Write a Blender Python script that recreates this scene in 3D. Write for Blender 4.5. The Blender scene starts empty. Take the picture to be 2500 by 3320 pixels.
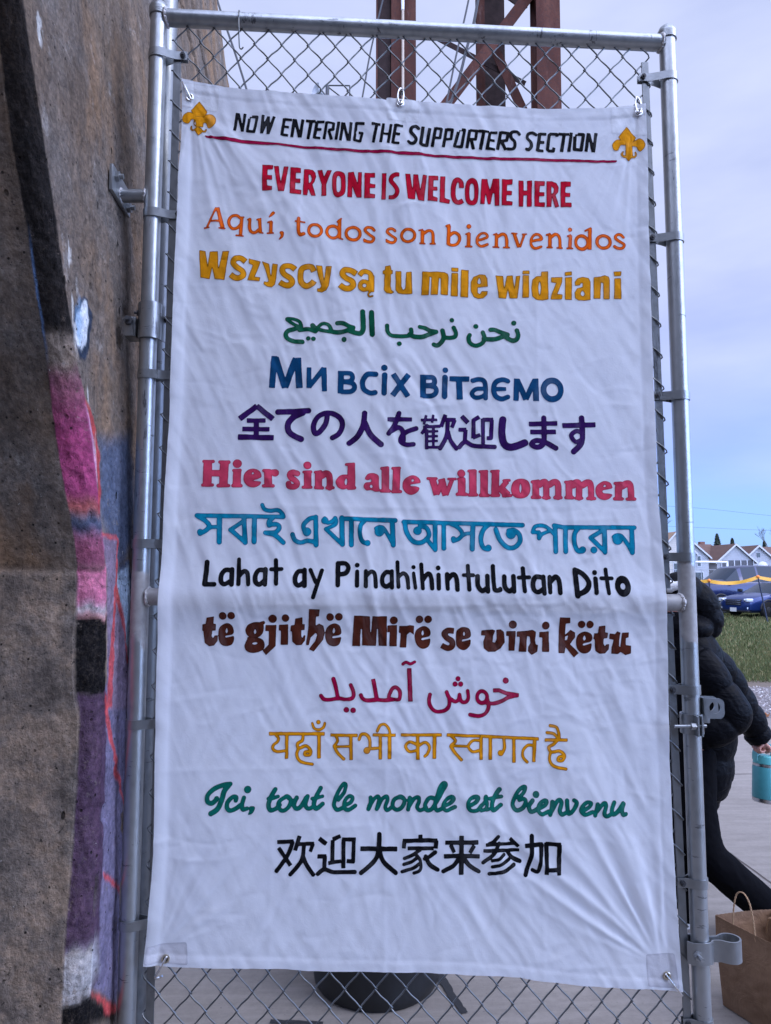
import bpy, bmesh, math, random
import numpy as np
from mathutils import Vector, Matrix
random.seed(7)
rng = np.random.default_rng(11)
R = math.radians
S = bpy.context.scene
COL = S.collection

# ------------------------------------------------------------------ camera
cam = bpy.data.cameras.new("camera")
cam.sensor_fit = 'VERTICAL'; cam.sensor_height = 24.0
cam.lens = 24.0 * 2305.0 / 3320.0
cam.clip_start = 0.05; cam.clip_end = 1500
camo = bpy.data.objects.new("camera", cam); COL.objects.link(camo)
Rm = Matrix(((0.9989, -0.0063, -0.0465), (-0.0469, -0.0905, -0.9948), (0.0020, 0.9959, -0.0907)))
q = Rm.to_quaternion(); q.normalize()
camo.matrix_world = Matrix.Translation((0.5131, -1.7691, 1.6)) @ q.to_matrix().to_4x4()
S.camera = camo
S.render.engine = 'CYCLES'
S.view_settings.view_transform = 'Standard'; S.view_settings.look = 'None'
S.view_settings.exposure = 0.40; S.view_settings.gamma = 1.0

# ------------------------------------------------------------------ sky and sun
SUN_EL, SUN_AZ = 40.0, 112.0          # hazy sun to the right, a little behind the camera
w = bpy.data.worlds.new("World"); S.world = w; w.use_nodes = True
nt = w.node_tree; N = nt.nodes; Lk = nt.links; N.clear()
def nn(t, **k):
    n = N.new(t)
    for a, b in k.items(): setattr(n, a, b)
    return n
out = nn('ShaderNodeOutputWorld'); bg = nn('ShaderNodeBackground'); bg.inputs[1].default_value = 0.1
sky = nn('ShaderNodeTexSky', sky_type='NISHITA', sun_disc=False)
sky.sun_elevation = R(SUN_EL); sky.sun_rotation = R(SUN_AZ); sky.air_density = 1.0; sky.dust_density = 1.0; sky.ozone_density = 2.0
tc = nn('ShaderNodeTexCoord'); sp = nn('ShaderNodeSeparateXYZ'); Lk.new(tc.outputs['Generated'], sp.inputs[0])
# clear blue strip over the horizon, a thin lavender cloud sheet above it
noise = nn('ShaderNodeTexNoise'); noise.inputs['Scale'].default_value = 2.2; noise.inputs['Detail'].default_value = 5
mp = nn('ShaderNodeMapping'); mp.inputs['Scale'].default_value = (1.0, 1.0, 3.2); mp.inputs['Rotation'].default_value = (0.0, 0.25, 0.3)
Lk.new(tc.outputs['Generated'], mp.inputs[0]); Lk.new(mp.outputs[0], noise.inputs[0])
ma = nn('ShaderNodeMath', operation='MULTIPLY_ADD'); ma.inputs[1].default_value = 0.22; Lk.new(noise.outputs[0], ma.inputs[0]); Lk.new(sp.outputs[2], ma.inputs[2])
cr = nn('ShaderNodeValToRGB'); cr.color_ramp.elements[0].position = 0.13; cr.color_ramp.elements[0].color = (0, 0, 0, 1)
cr.color_ramp.elements[1].position = 0.47; cr.color_ramp.elements[1].color = (1, 1, 1, 1)
e = cr.color_ramp.elements.new(0.27); e.color = (0.62, 0.62, 0.62, 1)
cr.color_ramp.interpolation = 'B_SPLINE'
Lk.new(ma.outputs[0], cr.inputs[0])
n2 = nn('ShaderNodeTexNoise'); n2.inputs['Scale'].default_value = 3.0; n2.inputs['Detail'].default_value = 6; Lk.new(mp.outputs[0], n2.inputs[0])
cc = nn('ShaderNodeValToRGB'); cc.color_ramp.elements[0].position = 0.32; cc.color_ramp.elements[0].color = (5.1, 5.9, 9.2, 1)
cc.color_ramp.elements[1].position = 0.68; cc.color_ramp.elements[1].color = (6.9, 7.6, 10.3, 1); Lk.new(n2.outputs[0], cc.inputs[0])
tint = nn('ShaderNodeMix', data_type='RGBA', blend_type='MULTIPLY'); tint.inputs[0].default_value = 1.0
tint.inputs[7].default_value = (0.86, 1.42, 3.1, 1); Lk.new(sky.outputs[0], tint.inputs[6])
mx = nn('ShaderNodeMix', data_type='RGBA'); Lk.new(cr.outputs[0], mx.inputs[0]); Lk.new(tint.outputs[2], mx.inputs[6]); Lk.new(cc.outputs[0], mx.inputs[7])
# the cloud sheet is lit more strongly on the sun's side of the sky (behind the camera)
mr = nn('ShaderNodeMapRange'); mr.inputs[1].default_value = -0.1; mr.inputs[2].default_value = 0.85; mr.inputs[3].default_value = 0.78; mr.inputs[4].default_value = 3.7
dt = nn('ShaderNodeVectorMath', operation='DOT_PRODUCT'); dt.inputs[1].default_value = (0.34, -0.84, 0.42); Lk.new(tc.outputs['Generated'], dt.inputs[0]); Lk.new(dt.outputs['Value'], mr.inputs[0])
vm = nn('ShaderNodeVectorMath', operation='SCALE'); Lk.new(mx.outputs[2], vm.inputs[0]); Lk.new(mr.outputs[0], vm.inputs['Scale'])
Lk.new(vm.outputs[0], bg.inputs[0]); Lk.new(bg.outputs[0], out.inputs[0])

sun = bpy.data.lights.new("sun", 'SUN'); sun.energy = 0.6; sun.angle = R(22); sun.color = (1.0, 0.97, 0.93)
so = bpy.data.objects.new("sun", sun); COL.objects.link(so)
az = R(SUN_AZ); sd = Vector((math.sin(az) * math.cos(R(SUN_EL)), math.cos(az) * math.cos(R(SUN_EL)), math.sin(R(SUN_EL))))
so.rotation_euler = (-sd).to_track_quat('-Z', 'Y').to_euler(); so.location = sd * 60

# ------------------------------------------------------------------ materials
MATS = {}
class NT:
    def __init__(s, name):
        s.m = bpy.data.materials.new(name); s.m.use_nodes = True; s.t = s.m.node_tree; s.n = s.t.nodes; s.l = s.t.links
        s.b = s.n['Principled BSDF']; s.o = s.n['Material Output']
        s.geo = s.n.new('ShaderNodeNewGeometry'); s.tc = s.n.new('ShaderNodeTexCoord')
        s.pos = s.tc.outputs['Object']
    def new(s, t, **k):
        n = s.n.new(t)
        for a, b in k.items(): setattr(n, a, b)
        return n
    def noise(s, scale, detail=4, rough=.55, stretch=None, vec=None, dist=0.0):
        n = s.new('ShaderNodeTexNoise'); n.inputs['Scale'].default_value = scale; n.inputs['Detail'].default_value = detail
        n.inputs['Roughness'].default_value = rough; n.inputs['Distortion'].default_value = dist
        v = vec or s.pos
        if stretch:
            m = s.new('ShaderNodeMapping'); m.inputs['Scale'].default_value = stretch; s.l.new(v, m.inputs[0]); v = m.outputs[0]
        s.l.new(v, n.inputs['Vector']); return n.outputs['Fac']
    def vor(s, scale, feature='F1', stretch=None):
        n = s.new('ShaderNodeTexVoronoi', feature=feature); n.inputs['Scale'].default_value = scale
        v = s.pos
        if stretch:
            m = s.new('ShaderNodeMapping'); m.inputs['Scale'].default_value = stretch; s.l.new(v, m.inputs[0]); v = m.outputs[0]
        s.l.new(v, n.inputs['Vector']); return n.outputs['Distance']
    def ramp(s, fac, stops):
        n = s.new('ShaderNodeValToRGB'); r = n.color_ramp
        while len(r.elements) < len(stops): r.elements.new(0.5)
        for e, (p, c) in zip(r.elements, stops):
            e.position = p; e.color = (*c, 1) if len(c) == 3 else c
        s.l.new(fac, n.inputs[0]); return n.outputs[0]
    def mr(s, fac, a, b, c=0., d=1.):
        n = s.new('ShaderNodeMapRange'); 
        for i, v in enumerate((a, b, c, d)): n.inputs[i + 1].default_value = v
        s.l.new(fac, n.inputs[0]); return n.outputs[0]
    def math(s, op, a, b=0.5):
        n = s.new('ShaderNodeMath', operation=op)
        for i, v in enumerate((a, b)):
            if isinstance(v, (int, float)): n.inputs[i].default_value = v
            else: s.l.new(v, n.inputs[i])
        return n.outputs[0]
    def mix(s, fac, a, b, mode='MIX'):
        n = s.new('ShaderNodeMix', data_type='RGBA', blend_type=mode)
        for i, v in ((0, fac), (6, a), (7, b)):
            if isinstance(v, (int, float)): n.inputs[i].default_value = v
            elif isinstance(v, tuple): n.inputs[i].default_value = (*v, 1) if len(v) == 3 else v
            else: s.l.new(v, n.inputs[i])
        return n.outputs[2]
    def attr(s, name):
        n = s.new('ShaderNodeAttribute', attribute_name=name); return n
    def bump(s, h, strength=.3, dist=.01, prev=None):
        n = s.new('ShaderNodeBump'); n.inputs['Strength'].default_value = strength; n.inputs['Distance'].default_value = dist
        s.l.new(h, n.inputs['Height'])
        if prev: s.l.new(prev, n.inputs['Normal'])
        return n.outputs[0]
    def set(s, k, v):
        i = s.b.inputs[k]
        if isinstance(v, (int, float)): i.default_value = v
        elif isinstance(v, tuple): i.default_value = (*v, 1) if len(v) == 3 else v
        else: s.l.new(v, i)
        return s

def simple(name, col, rough=.6, metal=0., var=.18, scale=30, bump=0.0, bscale=120, spec=.5, coat=0., stretch=None):
    a = NT(name); f = a.noise(scale, 5, .6, stretch)
    lo = tuple(max(0, c * (1 - var)) for c in col); hi = tuple(min(1, c * (1 + var)) for c in col)
    a.set('Base Color', a.ramp(f, [(.3, lo), (.7, hi)])); a.set('Roughness', a.mr(f, .25, .75, rough * .85, min(1, rough * 1.15))); a.set('Metallic', metal)
    a.set('Specular IOR Level', spec)
    if coat: a.set('Coat Weight', coat); a.set('Coat Roughness', .06)
    if bump: a.set('Normal', a.bump(a.noise(bscale, 3), bump, .004))
    MATS[name] = a.m; return a.m

def galv(name, dark=1.0, scratch=True, paint=False):
    a = NT(name); sp_ = a.vor(55, stretch=(1, 1, .6)); big = a.noise(7, 4, .6, (1, 1, .35)); fine = a.noise(220, 3, .7)
    c = a.ramp(big, [(.28, (.24 * dark, .26 * dark, .275 * dark)), (.72, (.42 * dark, .44 * dark, .455 * dark))])
    c = a.mix(a.mr(sp_, .1, .6, 0, .38), c, (.48 * dark, .50 * dark, .52 * dark))
    if scratch:
        sc = a.noise(26, 6, .75, (1, 1, .10)); m = a.mr(sc, .60, .64)
        sc2 = a.noise(14, 5, .8, (.6, .6, 2.8)); m2 = a.mr(sc2, .62, .66, 0, .8)
        c = a.mix(a.math('MULTIPLY', a.math('MAXIMUM', m, m2), .8), c, (.07, .07, .075))
    rr = a.mr(fine, .3, .7, .28, .46); mt = .82
    if paint:   # silver cold-galvanising paint brushed over the welds
        s3 = a.new('ShaderNodeSeparateXYZ'); a.l.new(a.pos, s3.inputs[0])
        d = a.math('ABSOLUTE', a.math('SUBTRACT', s3.outputs[2], 1.535)); e = a.math('ADD', d, a.mr(a.noise(18, 5, .6), .2, .8, -.05, .05))
        pm = a.mr(e, .088, .098, 1, 0)
        c = a.mix(pm, c, a.ramp(a.noise(60, 4), [(.3, (.29, .28, .275)), (.7, (.38, .37, .365))]))
        rr = a.mix(pm, rr, (.55, .55, .55)); n = a.new('ShaderNodeMath', operation='MULTIPLY'); 
        mt = a.mr(pm, 0, 1, .82, .12)
    a.set('Base Color', c); a.set('Roughness', rr); a.set('Metallic', mt)
    a.set('Normal', a.bump(fine, .12, .002)); MATS[name] = a.m; return a.m

galv('galvanized_pipe', 1.0, True, True); galv('galvanized_fitting', .80, True); galv('galvanized_wire', .42, False); galv('galvanized_bar', .58, True)
simple('silver_paint', (.46, .445, .44), .45, .15, .2, 40, .6, 90)
simple('dark_steel', (.06, .06, .065), .55, .6)
simple('bright_steel', (.75, .75, .76), .22, 1.0, .08)
simple('brass_ring', (.62, .56, .45), .3, 1.0, .1)

# ------------------------------------------------------------------ mesh helpers
class MB:
    def __init__(s): s.v = []; s.f = []
    def add(s, v, f):
        o = len(s.v); s.v += [tuple(map(float, p)) for p in v]; s.f += [tuple(i + o for i in q) for q in f]; return s
    def box(s, c, size, rot=None, bev=0.0):
        bm = bmesh.new(); bmesh.ops.create_cube(bm, size=1.0)
        for v in bm.verts: v.co = Vector((v.co.x * size[0], v.co.y * size[1], v.co.z * size[2]))
        if bev: bmesh.ops.bevel(bm, geom=bm.edges[:], offset=bev, segments=2, affect='EDGES', profile=.6)
        M = (rot if rot is not None else Matrix()).to_4x4(); c = Vector(c); bm.verts.index_update()
        s.add([(M @ v.co) + c for v in bm.verts], [[v.index for v in f.verts] for f in bm.faces]); bm.free(); return s
    def tube(s, pts, r, seg=10, caps=True, closed=False, squash=None):
        pts = [Vector(p) for p in pts]; n = len(pts)
        rs = r if hasattr(r, '__len__') else [r] * n
        vs = []; fs = []; prev = None
        for i, p in enumerate(pts):
            a = pts[(i - 1) % n] if (closed or i > 0) else pts[i]; b = pts[(i + 1) % n] if (closed or i < n - 1) else pts[i]
            t = (b - a); t = t.normalized() if t.length > 1e-9 else Vector((0, 0, 1))
            if prev is None:
                u = t.orthogonal().normalized()
            else:
                u = (prev - t * prev.dot(t)); u = u.normalized() if u.length > 1e-6 else t.orthogonal().normalized()
            prev = u; w_ = t.cross(u)
            for k in range(seg):
                an = 2 * math.pi * k / seg; d = u * math.cos(an) + w_ * math.sin(an)
                if squash: d = Vector((d.x * squash[0], d.y * squash[1], d.z * squash[2]))
                vs.append(p + d * rs[i])
        m = n if closed else n - 1
        for i in range(m):
            for k in range(seg):
                a = i * seg + k; b = i * seg + (k + 1) % seg; j = ((i + 1) % n) * seg
                fs.append((a, b, j + (k + 1) % seg, j + k))
        if caps and not closed:
            fs.append(tuple(range(seg - 1, -1, -1))); fs.append(tuple((n - 1) * seg + k for k in range(seg)))
        return s.add(vs, fs)
    def cyl(s, a, b, r, seg=24): return s.tube([a, b], r, seg)
    def lathe(s, prof, c=(0, 0, 0), seg=32, M=None, close=True):
        M = (M or Matrix()).to_4x4(); c = Vector(c); vs = []; fs = []; n = len(prof)
        for r, z in prof:
            for k in range(seg):
                a = 2 * math.pi * k / seg; vs.append(M @ Vector((r * math.cos(a), r * math.sin(a), z)) + c)
        for i in range(n - 1):
            for k in range(seg):
                fs.append((i * seg + k, i * seg + (k + 1) % seg, (i + 1) * seg + (k + 1) % seg, (i + 1) * seg + k))
        if close: fs.append(tuple(range(seg - 1, -1, -1))); fs.append(tuple((n - 1) * seg + k for k in range(seg)))
        return s.add(vs, fs)
    def strap(s, path, z0, z1, t, closed=False):
        """a flat metal band standing on edge, bent along a path in the xy plane"""
        P = [Vector((p[0], p[1], 0)) for p in path]; n = len(P); nr = []
        for i in range(n):
            a = P[(i - 1) % n] if (closed or i) else P[i]; b = P[(i + 1) % n] if (closed or i < n - 1) else P[i]
            d = (b - a).normalized(); nr.append(Vector((-d.y, d.x, 0)))
        vs = []
        for i in range(n):
            za = z0[i] if hasattr(z0, '__len__') else z0; zb = z1[i] if hasattr(z1, '__len__') else z1
            o = nr[i] * t / 2
            vs += [(P[i] - o) + Vector((0, 0, za)), (P[i] + o) + Vector((0, 0, za)), (P[i] + o) + Vector((0, 0, zb)), (P[i] - o) + Vector((0, 0, zb))]
        fs = []
        for i in range(n if closed else n - 1):
            a = i * 4; b = ((i + 1) % n) * 4
            for k in range(4): fs.append((a + k, b + k, b + (k + 1) % 4, a + (k + 1) % 4))
        if not closed: fs += [(0, 1, 2, 3), ((n - 1) * 4 + 3, (n - 1) * 4 + 2, (n - 1) * 4 + 1, (n - 1) * 4)]
        return s.add(vs, fs)
    def prism(s, poly, axis, d0, d1):
        """extrude a 2-D polygon; axis names the extrusion direction"""
        n = len(poly)
        def p3(a, b, d): return {'x': (d, a, b), 'y': (a, d, b), 'z': (a, b, d)}[axis]
        vs = [p3(a, b, d0) for a, b in poly] + [p3(a, b, d1) for a, b in poly]
        fs = [tuple(range(n - 1, -1, -1)), tuple(range(n, 2 * n))] + [(i, (i + 1) % n, n + (i + 1) % n, n + i) for i in range(n)]
        return s.add(vs, fs)
    def ball(s, c, r, seg=16, rings=10):
        r = r if hasattr(r, '__len__') else (r, r, r); c = Vector(c); vs = [c + Vector((0, 0, r[2]))]; fs = []
        for i in range(1, rings):
            th = math.pi * i / rings
            for k in range(seg):
                a = 2 * math.pi * k / seg; vs.append(c + Vector((r[0] * math.sin(th) * math.cos(a), r[1] * math.sin(th) * math.sin(a), r[2] * math.cos(th))))
        vs.append(c - Vector((0, 0, r[2]))); L = len(vs) - 1
        for k in range(seg): fs.append((0, 1 + k, 1 + (k + 1) % seg)); fs.append((L, L - seg + (k + 1) % seg, L - seg + k))
        for i in range(rings - 2):
            for k in range(seg):
                a = 1 + i * seg; fs.append((a + k, a + seg + k, a + seg + (k + 1) % seg, a + (k + 1) % seg))
        return s.add(vs, fs)
    def build(s, name, mat, parent=None, smooth=True, angle=40, recalc=True, offset=None):
        me = bpy.data.meshes.new(name)
        V_ = s.v
        if offset is not None: V_ = [(a - offset[0], b - offset[1], c - offset[2]) for a, b, c in s.v]
        me.from_pydata(V_, [], s.f)
        if recalc:
            bm = bmesh.new(); bm.from_mesh(me); bmesh.ops.recalc_face_normals(bm, faces=bm.faces[:]); bm.to_mesh(me); bm.free()
        me.materials.append(MATS[mat] if isinstance(mat, str) else mat)
        if smooth:
            me.polygons.foreach_set('use_smooth', [True] * len(me.polygons)); me.set_sharp_from_angle(angle=R(angle))
        return link(name, me, parent)
LOCAL = set()      # things whose parts are built in the thing's own coordinates
def link(name, me, parent=None):
    o = bpy.data.objects.new(name, me); COL.objects.link(o)
    if parent is not None:
        o.parent = parent
        if parent.type == 'EMPTY' and parent.name not in LOCAL: o.matrix_parent_inverse = Matrix.Translation(parent.location).inverted()
    return o
def np_mesh(name, verts, quads, mat, parent=None, smooth=True, attrs=None):
    me = bpy.data.meshes.new(name); verts = np.asarray(verts, np.float32); quads = np.asarray(quads, np.int32)
    me.vertices.add(len(verts)); me.vertices.foreach_set('co', verts.ravel())
    nq = len(quads); me.loops.add(nq * 4); me.loops.foreach_set('vertex_index', quads.ravel())
    me.polygons.add(nq); me.polygons.foreach_set('loop_start', np.arange(nq, dtype=np.int32) * 4)
    me.update(calc_edges=True)
    if smooth: me.polygons.foreach_set('use_smooth', [True] * nq)
    for k, (typ, arr) in (attrs or {}).items():
        a = me.attributes.new(k, typ, 'POINT'); a.data.foreach_set('color' if typ == 'FLOAT_COLOR' else 'value', np.asarray(arr, np.float32).ravel())
    me.materials.append(MATS[mat] if isinstance(mat, str) else mat); return link(name, me, parent)
def tag(o, label=None, cat=None, group=None, kind=None):
    if label: o['label'] = label
    if cat: o['category'] = cat
    if group: o['group'] = group
    if kind: o['kind'] = kind
    return o
def thing(name, label, cat, loc=(0, 0, 0), group=None, local=False, rot=0.):
    o = bpy.data.objects.new(name, None); COL.objects.link(o); o.location = loc; o.empty_display_size = .1; o.rotation_euler = (0, 0, rot)
    if local: LOCAL.add(o.name)
    return tag(o, label, cat, group)
def catmull(pts, n=8, closed=False):
    P = np.asarray(pts, float); m = len(P)
    if m < 3 and not closed: return P
    o = []
    rg = range(m) if closed else range(m - 1)
    for i in rg:
        if closed: a, b, c, d = P[(i - 1) % m], P[i], P[(i + 1) % m], P[(i + 2) % m]
        else: a, b, c, d = P[max(i - 1, 0)], P[i], P[i + 1], P[min(i + 2, m - 1)]
        for t in np.arange(n) / n:
            o.append(.5 * (2 * b + (c - a) * t + (2 * a - 5 * b + 4 * c - d) * t * t + (3 * b - a - 3 * c + d) * t ** 3))
    if not closed: o.append(P[-1])
    return np.array(o)
def vnoise(x, y, seed=0):
    """smooth value noise in numpy, about -1..1"""
    r = np.random.default_rng(seed); T = r.uniform(-1, 1, (256, 256))
    xi = np.floor(x).astype(int); yi = np.floor(y).astype(int); fx = x - xi; fy = y - yi
    fx = fx * fx * fx * (fx * (fx * 6 - 15) + 10); fy = fy * fy * fy * (fy * (fy * 6 - 15) + 10)
    g = lambda a, b: T[a % 256, b % 256]
    return (g(xi, yi) * (1 - fx) + g(xi + 1, yi) * fx) * (1 - fy) + (g(xi, yi + 1) * (1 - fx) + g(xi + 1, yi + 1) * fx) * fy
def fbm(x, y, seed=0, oct=4):
    o = 0; a = 1.; s = 0
    for i in range(oct): o = o + a * vnoise(x * 2 ** i, y * 2 ** i, seed + i); s += a; a *= .5
    return o / s
def sstep(a, b, x): t = np.clip((x - a) / (b - a), 0, 1); return t * t * (3 - 2 * t)

def sd_capsule(X, Z, a, b, r0, r1):
    d = (b[0] - a[0], b[1] - a[1]); L = d[0] ** 2 + d[1] ** 2 + 1e-12
    t = np.clip(((X - a[0]) * d[0] + (Z - a[1]) * d[1]) / L, 0, 1)
    return np.hypot(X - a[0] - t * d[0], Z - a[1] - t * d[1]) - (r0 + (r1 - r0) * t)
def sd_poly(X, Z, pts):
    d = np.full(X.shape, 9.); ins = np.zeros(X.shape, bool); n = len(pts)
    for i in range(n):
        a, b = pts[i], pts[(i + 1) % n]
        d = np.minimum(d, sd_capsule(X, Z, a, b, 0, 0))
        c = ((a[1] > Z) != (b[1] > Z)); 
        if abs(b[1] - a[1]) > 1e-9: ins ^= c & (X < (b[0] - a[0]) * (Z - a[1]) / (b[1] - a[1]) + a[0])
    return np.where(ins, -d, d)

# ------------------------------------------------------------------ ground
a = NT('concrete_paving')
s3 = a.new('ShaderNodeSeparateXYZ'); a.l.new(a.pos, s3.inputs[0]); x_, y_ = s3.outputs[0], s3.outputs[1]
c = a.ramp(a.noise(1.4, 6, .6), [(.3, (.205, .182, .160)), (.7, (.285, .255, .228))])
c = a.mix(a.mr(a.noise(38, 6, .75), .35, .7, 0, .5), c, (.16, .14, .125)); c = a.mix(a.mr(a.noise(10, 5, .6, (.25, 2.2, 1)), .45, .7, 0, .4), c, (.34, .305, .275))
c = a.mix(a.mr(a.noise(90, 4, .7), .64, .70, 0, .5), c, (.08, .07, .065))
wv = a.mr(a.noise(2.0, 2), .3, .7, -.02, .02)
def jline(v, at): return a.math('ABSOLUTE', a.math('SUBTRACT', a.math('ADD', v, a.math('MULTIPLY', wv, .35)), at))
d = jline(x_, 2.71)
for v, at in ((x_, 5.75), (x_, -.33), (y_, 4.04), (y_, .30), (y_, -3.4), (y_, 7.8)): d = a.math('MINIMUM', d, jline(v, at))
jm = a.mr(d, .004, .011, 1, 0); c = a.mix(a.math('MULTIPLY', jm, .8), c, (.065, .05, .04))
a.set('Base Color', c); a.set('Roughness', .88); a.set('Specular IOR Level', .25)
nb = a.bump(a.noise(55, 5, .7, (.35, 3.0, 1)), .35, .004); nb = a.bump(a.math('SUBTRACT', 1.0, jm), .8, .01, nb); a.set('Normal', nb); MATS['concrete_paving'] = a.m
a = NT('grass_soil'); f = a.noise(.35, 5, .6); g = a.noise(6, 5, .7); h = a.noise(1.2, 6, .65, (.5, 2.5, 1))
c = a.ramp(f, [(.3, (.060, .072, .020)), (.7, (.10, .098, .032))]); c = a.mix(a.mr(g, .35, .7, 0, .6), c, (.045, .062, .016)); c = a.mix(a.mr(h, .52, .68, 0, .7), c, (.15, .12, .055)); c = a.mix(a.mr(a.noise(55, 4, .7), .4, .65, 0, .55), c, (.028, .036, .010))
a.set('Base Color', c); a.set('Roughness', .95); a.set('Specular IOR Level', .1); a.set('Normal', a.bump(a.noise(40, 4, .8), .9, .05)); MATS['grass_soil'] = a.m
a = NT('gravel_bed'); f = a.vor(34); g = a.noise(18, 5, .7)
c = a.ramp(g, [(.3, (.16, .13, .125)), (.5, (.30, .27, .27)), (.75, (.46, .43, .43))]); c = a.mix(a.mr(f, .25, .7, 0, .8), c, (.09, .075, .07))
a.set('Base Color', c); a.set('Roughness', .95); a.set('Normal', a.bump(f, 1.0, .03)); MATS['gravel_bed'] = a.m
simple('asphalt', (.055, .055, .058), .9, 0, .25, 4, .3, 60); simple('dirt', (.12, .09, .065), .95, 0, .3, 5, .6, 30)
def sheet(name, pts, z, mat, nx=1, ny=1, kind='structure'):
    (x0, y0), (x1, y1) = pts; v = [(x0 + (x1 - x0) * i / nx, y0 + (y1 - y0) * j / ny, z) for j in range(ny + 1) for i in range(nx + 1)]
    f = [(j * (nx + 1) + i, j * (nx + 1) + i + 1, (j + 1) * (nx + 1) + i + 1, (j + 1) * (nx + 1) + i) for j in range(ny) for i in range(nx)]
    o = MB().add(v, f).build(name, mat, smooth=False, recalc=False); return tag(o, kind=kind)
sheet('ground', ((-600, -400), (600, 900)), 0.0, 'grass_soil', 2, 2)
def band_sheet(name, near, far, z, mat, x0=-40, x1=40, n=80, wob=.0, seed=3):
    xs = np.linspace(x0, x1, n); v = []; f = []
    for i, x in enumerate(xs):
        w_ = wob * float(fbm(np.array([x * .9]), np.array([seed * 1.]), seed, 3)[0]); w2 = wob * float(fbm(np.array([x * 1.1]), np.array([seed * 3.]), seed + 5, 3)[0])
        v += [(x, near(x) + w_, z), (x, far(x) + w2, z)]
    for i in range(n - 1): f.append((2 * i, 2 * i + 2, 2 * i + 3, 2 * i + 1))
    return tag(MB().add(v, f).build(name, mat, smooth=False, recalc=False), kind='structure')
ce = lambda x: 6.30 - .04 * (x - 5.3)
band_sheet('pavement', lambda x: -14, ce, .008, 'concrete_paving')
band_sheet('gravel_path', ce, lambda x: 8.55 - .25 * (x - 6.5), .004, 'gravel_bed', 2.0, 14, 90, .10) if False else band_sheet('gravel_path', lambda x: ce(x) - .02, lambda x: 8.50 - .12 * (x - 6.5), .004, 'gravel_bed', -30, 30, 240, .12)
band_sheet('dirt_strip', lambda x: 8.40 - .12 * (x - 6.5), lambda x: 9.3 - .12 * (x - 6.5), .002, 'dirt', -30, 30, 240, .35, 9)
band_sheet('street', lambda x: 70., lambda x: 79., .01, 'asphalt', -200, 260)
# gravel stones and grass blades where they can be told apart
m = MB(); r = np.random.default_rng(3)
for i in range(3200):
    x = r.uniform(3.5, 9.5); y = r.uniform(6.35, 8.6 - .12 * (x - 6.5)); s_ = r.uniform(.008, .022)
    p = Vector((x, y, .006)); v = []
    for k in range(5): an = 2 * math.pi * k / 5 + r.uniform(-.3, .3); v.append(p + Vector((s_ * math.cos(an) * r.uniform(.7, 1.2), s_ * math.sin(an) * r.uniform(.7, 1.2), 0)))
    v.append(p + Vector((r.uniform(-.3, .3) * s_, r.uniform(-.3, .3) * s_, s_ * r.uniform(.5, .9)))); m.add(v, [(k, (k + 1) % 5, 5) for k in range(5)])
a = NT('pebble'); isl = a.geo.outputs['Random Per Island']; a.set('Base Color', a.ramp(isl, [(.0, (.15, .11, .10)), (.5, (.33, .29, .28)), (1., (.52, .49, .48))])); a.set('Roughness', .9); MATS['pebble'] = a.m
tag(m.build('gravel', 'pebble', smooth=False, recalc=False), 'pale grey gravel lying along the far edge of the paving', None, None, 'stuff')
a = NT('grass_blade'); isl = a.geo.outputs['Random Per Island']; a.set('Base Color', a.ramp(isl, [(0, (.040, .060, .014)), (.45, (.075, .095, .024)), (.75, (.13, .125, .040)), (1., (.20, .165, .075))])); a.set('Roughness', .8); MATS['grass_blade'] = a.m
nb_ = 46000; bx = r.uniform(3.0, 20.5, nb_); by = 9.0 + 19 * r.random(nb_) ** 1.6; keepm = (bx > .45 * (by + 1.77) + .2) & (bx < .62 * (by + 1.77) + 2.0); bx, by = bx[keepm], by[keepm]
hh = r.uniform(.03, .075, len(bx)) * (1 + .025 * (by - 9)); an = r.uniform(0, math.pi, len(bx)); wd = .006 + .0009 * (by - 9); lx, ly = r.normal(0, .022, len(bx)), r.normal(0, .022, len(bx))
vb = np.stack([np.stack([bx - wd * np.cos(an), by - wd * np.sin(an), 0 * bx], 1), np.stack([bx + wd * np.cos(an), by + wd * np.sin(an), 0 * bx], 1), np.stack([bx + lx + wd * .25 * np.cos(an), by + ly + wd * .25 * np.sin(an), hh], 1), np.stack([bx + lx - wd * .25 * np.cos(an), by + ly - wd * .25 * np.sin(an), hh], 1)], 1).reshape(-1, 3)
tag(np_mesh('grass', vb, np.arange(len(vb)).reshape(-1, 4), 'grass_blade', None, False), 'short dull green grass of the field between gravel and cars', None, None, 'stuff')
# dark paint smears on the paving beside the barrel
simple('tar', (.018, .018, .02), .8, 0, .3, 60, .3)
def smear(pts, wdt):
    P = catmull(pts, 10); m = MB(); v = []
    for i, p in enumerate(P):
        d = P[min(i + 1, len(P) - 1)] - P[max(i - 1, 0)]; d /= np.hypot(*d); n_ = np.array((-d[1], d[0])); w_ = wdt * (1 - .35 * i / len(P))
        v += [(*(p + n_ * w_ * random.uniform(.75, 1.15)), .012), (*(p - n_ * w_ * random.uniform(.75, 1.15)), .012)]
    m.add(v, [(2 * i, 2 * i + 2, 2 * i + 3, 2 * i + 1) for i in range(len(P) - 1)]); return tag(m.build('paint_smear', 'tar', smooth=False, recalc=False), kind='structure')
smear([(.86, 1.34), (.89, 1.14), (.935, .97)], .022); smear([(.23, .952), (.31, .945), (.42, .935)], .012); smear([(.30, 1.36), (.38, 1.34)], .03)
m = MB()
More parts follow.
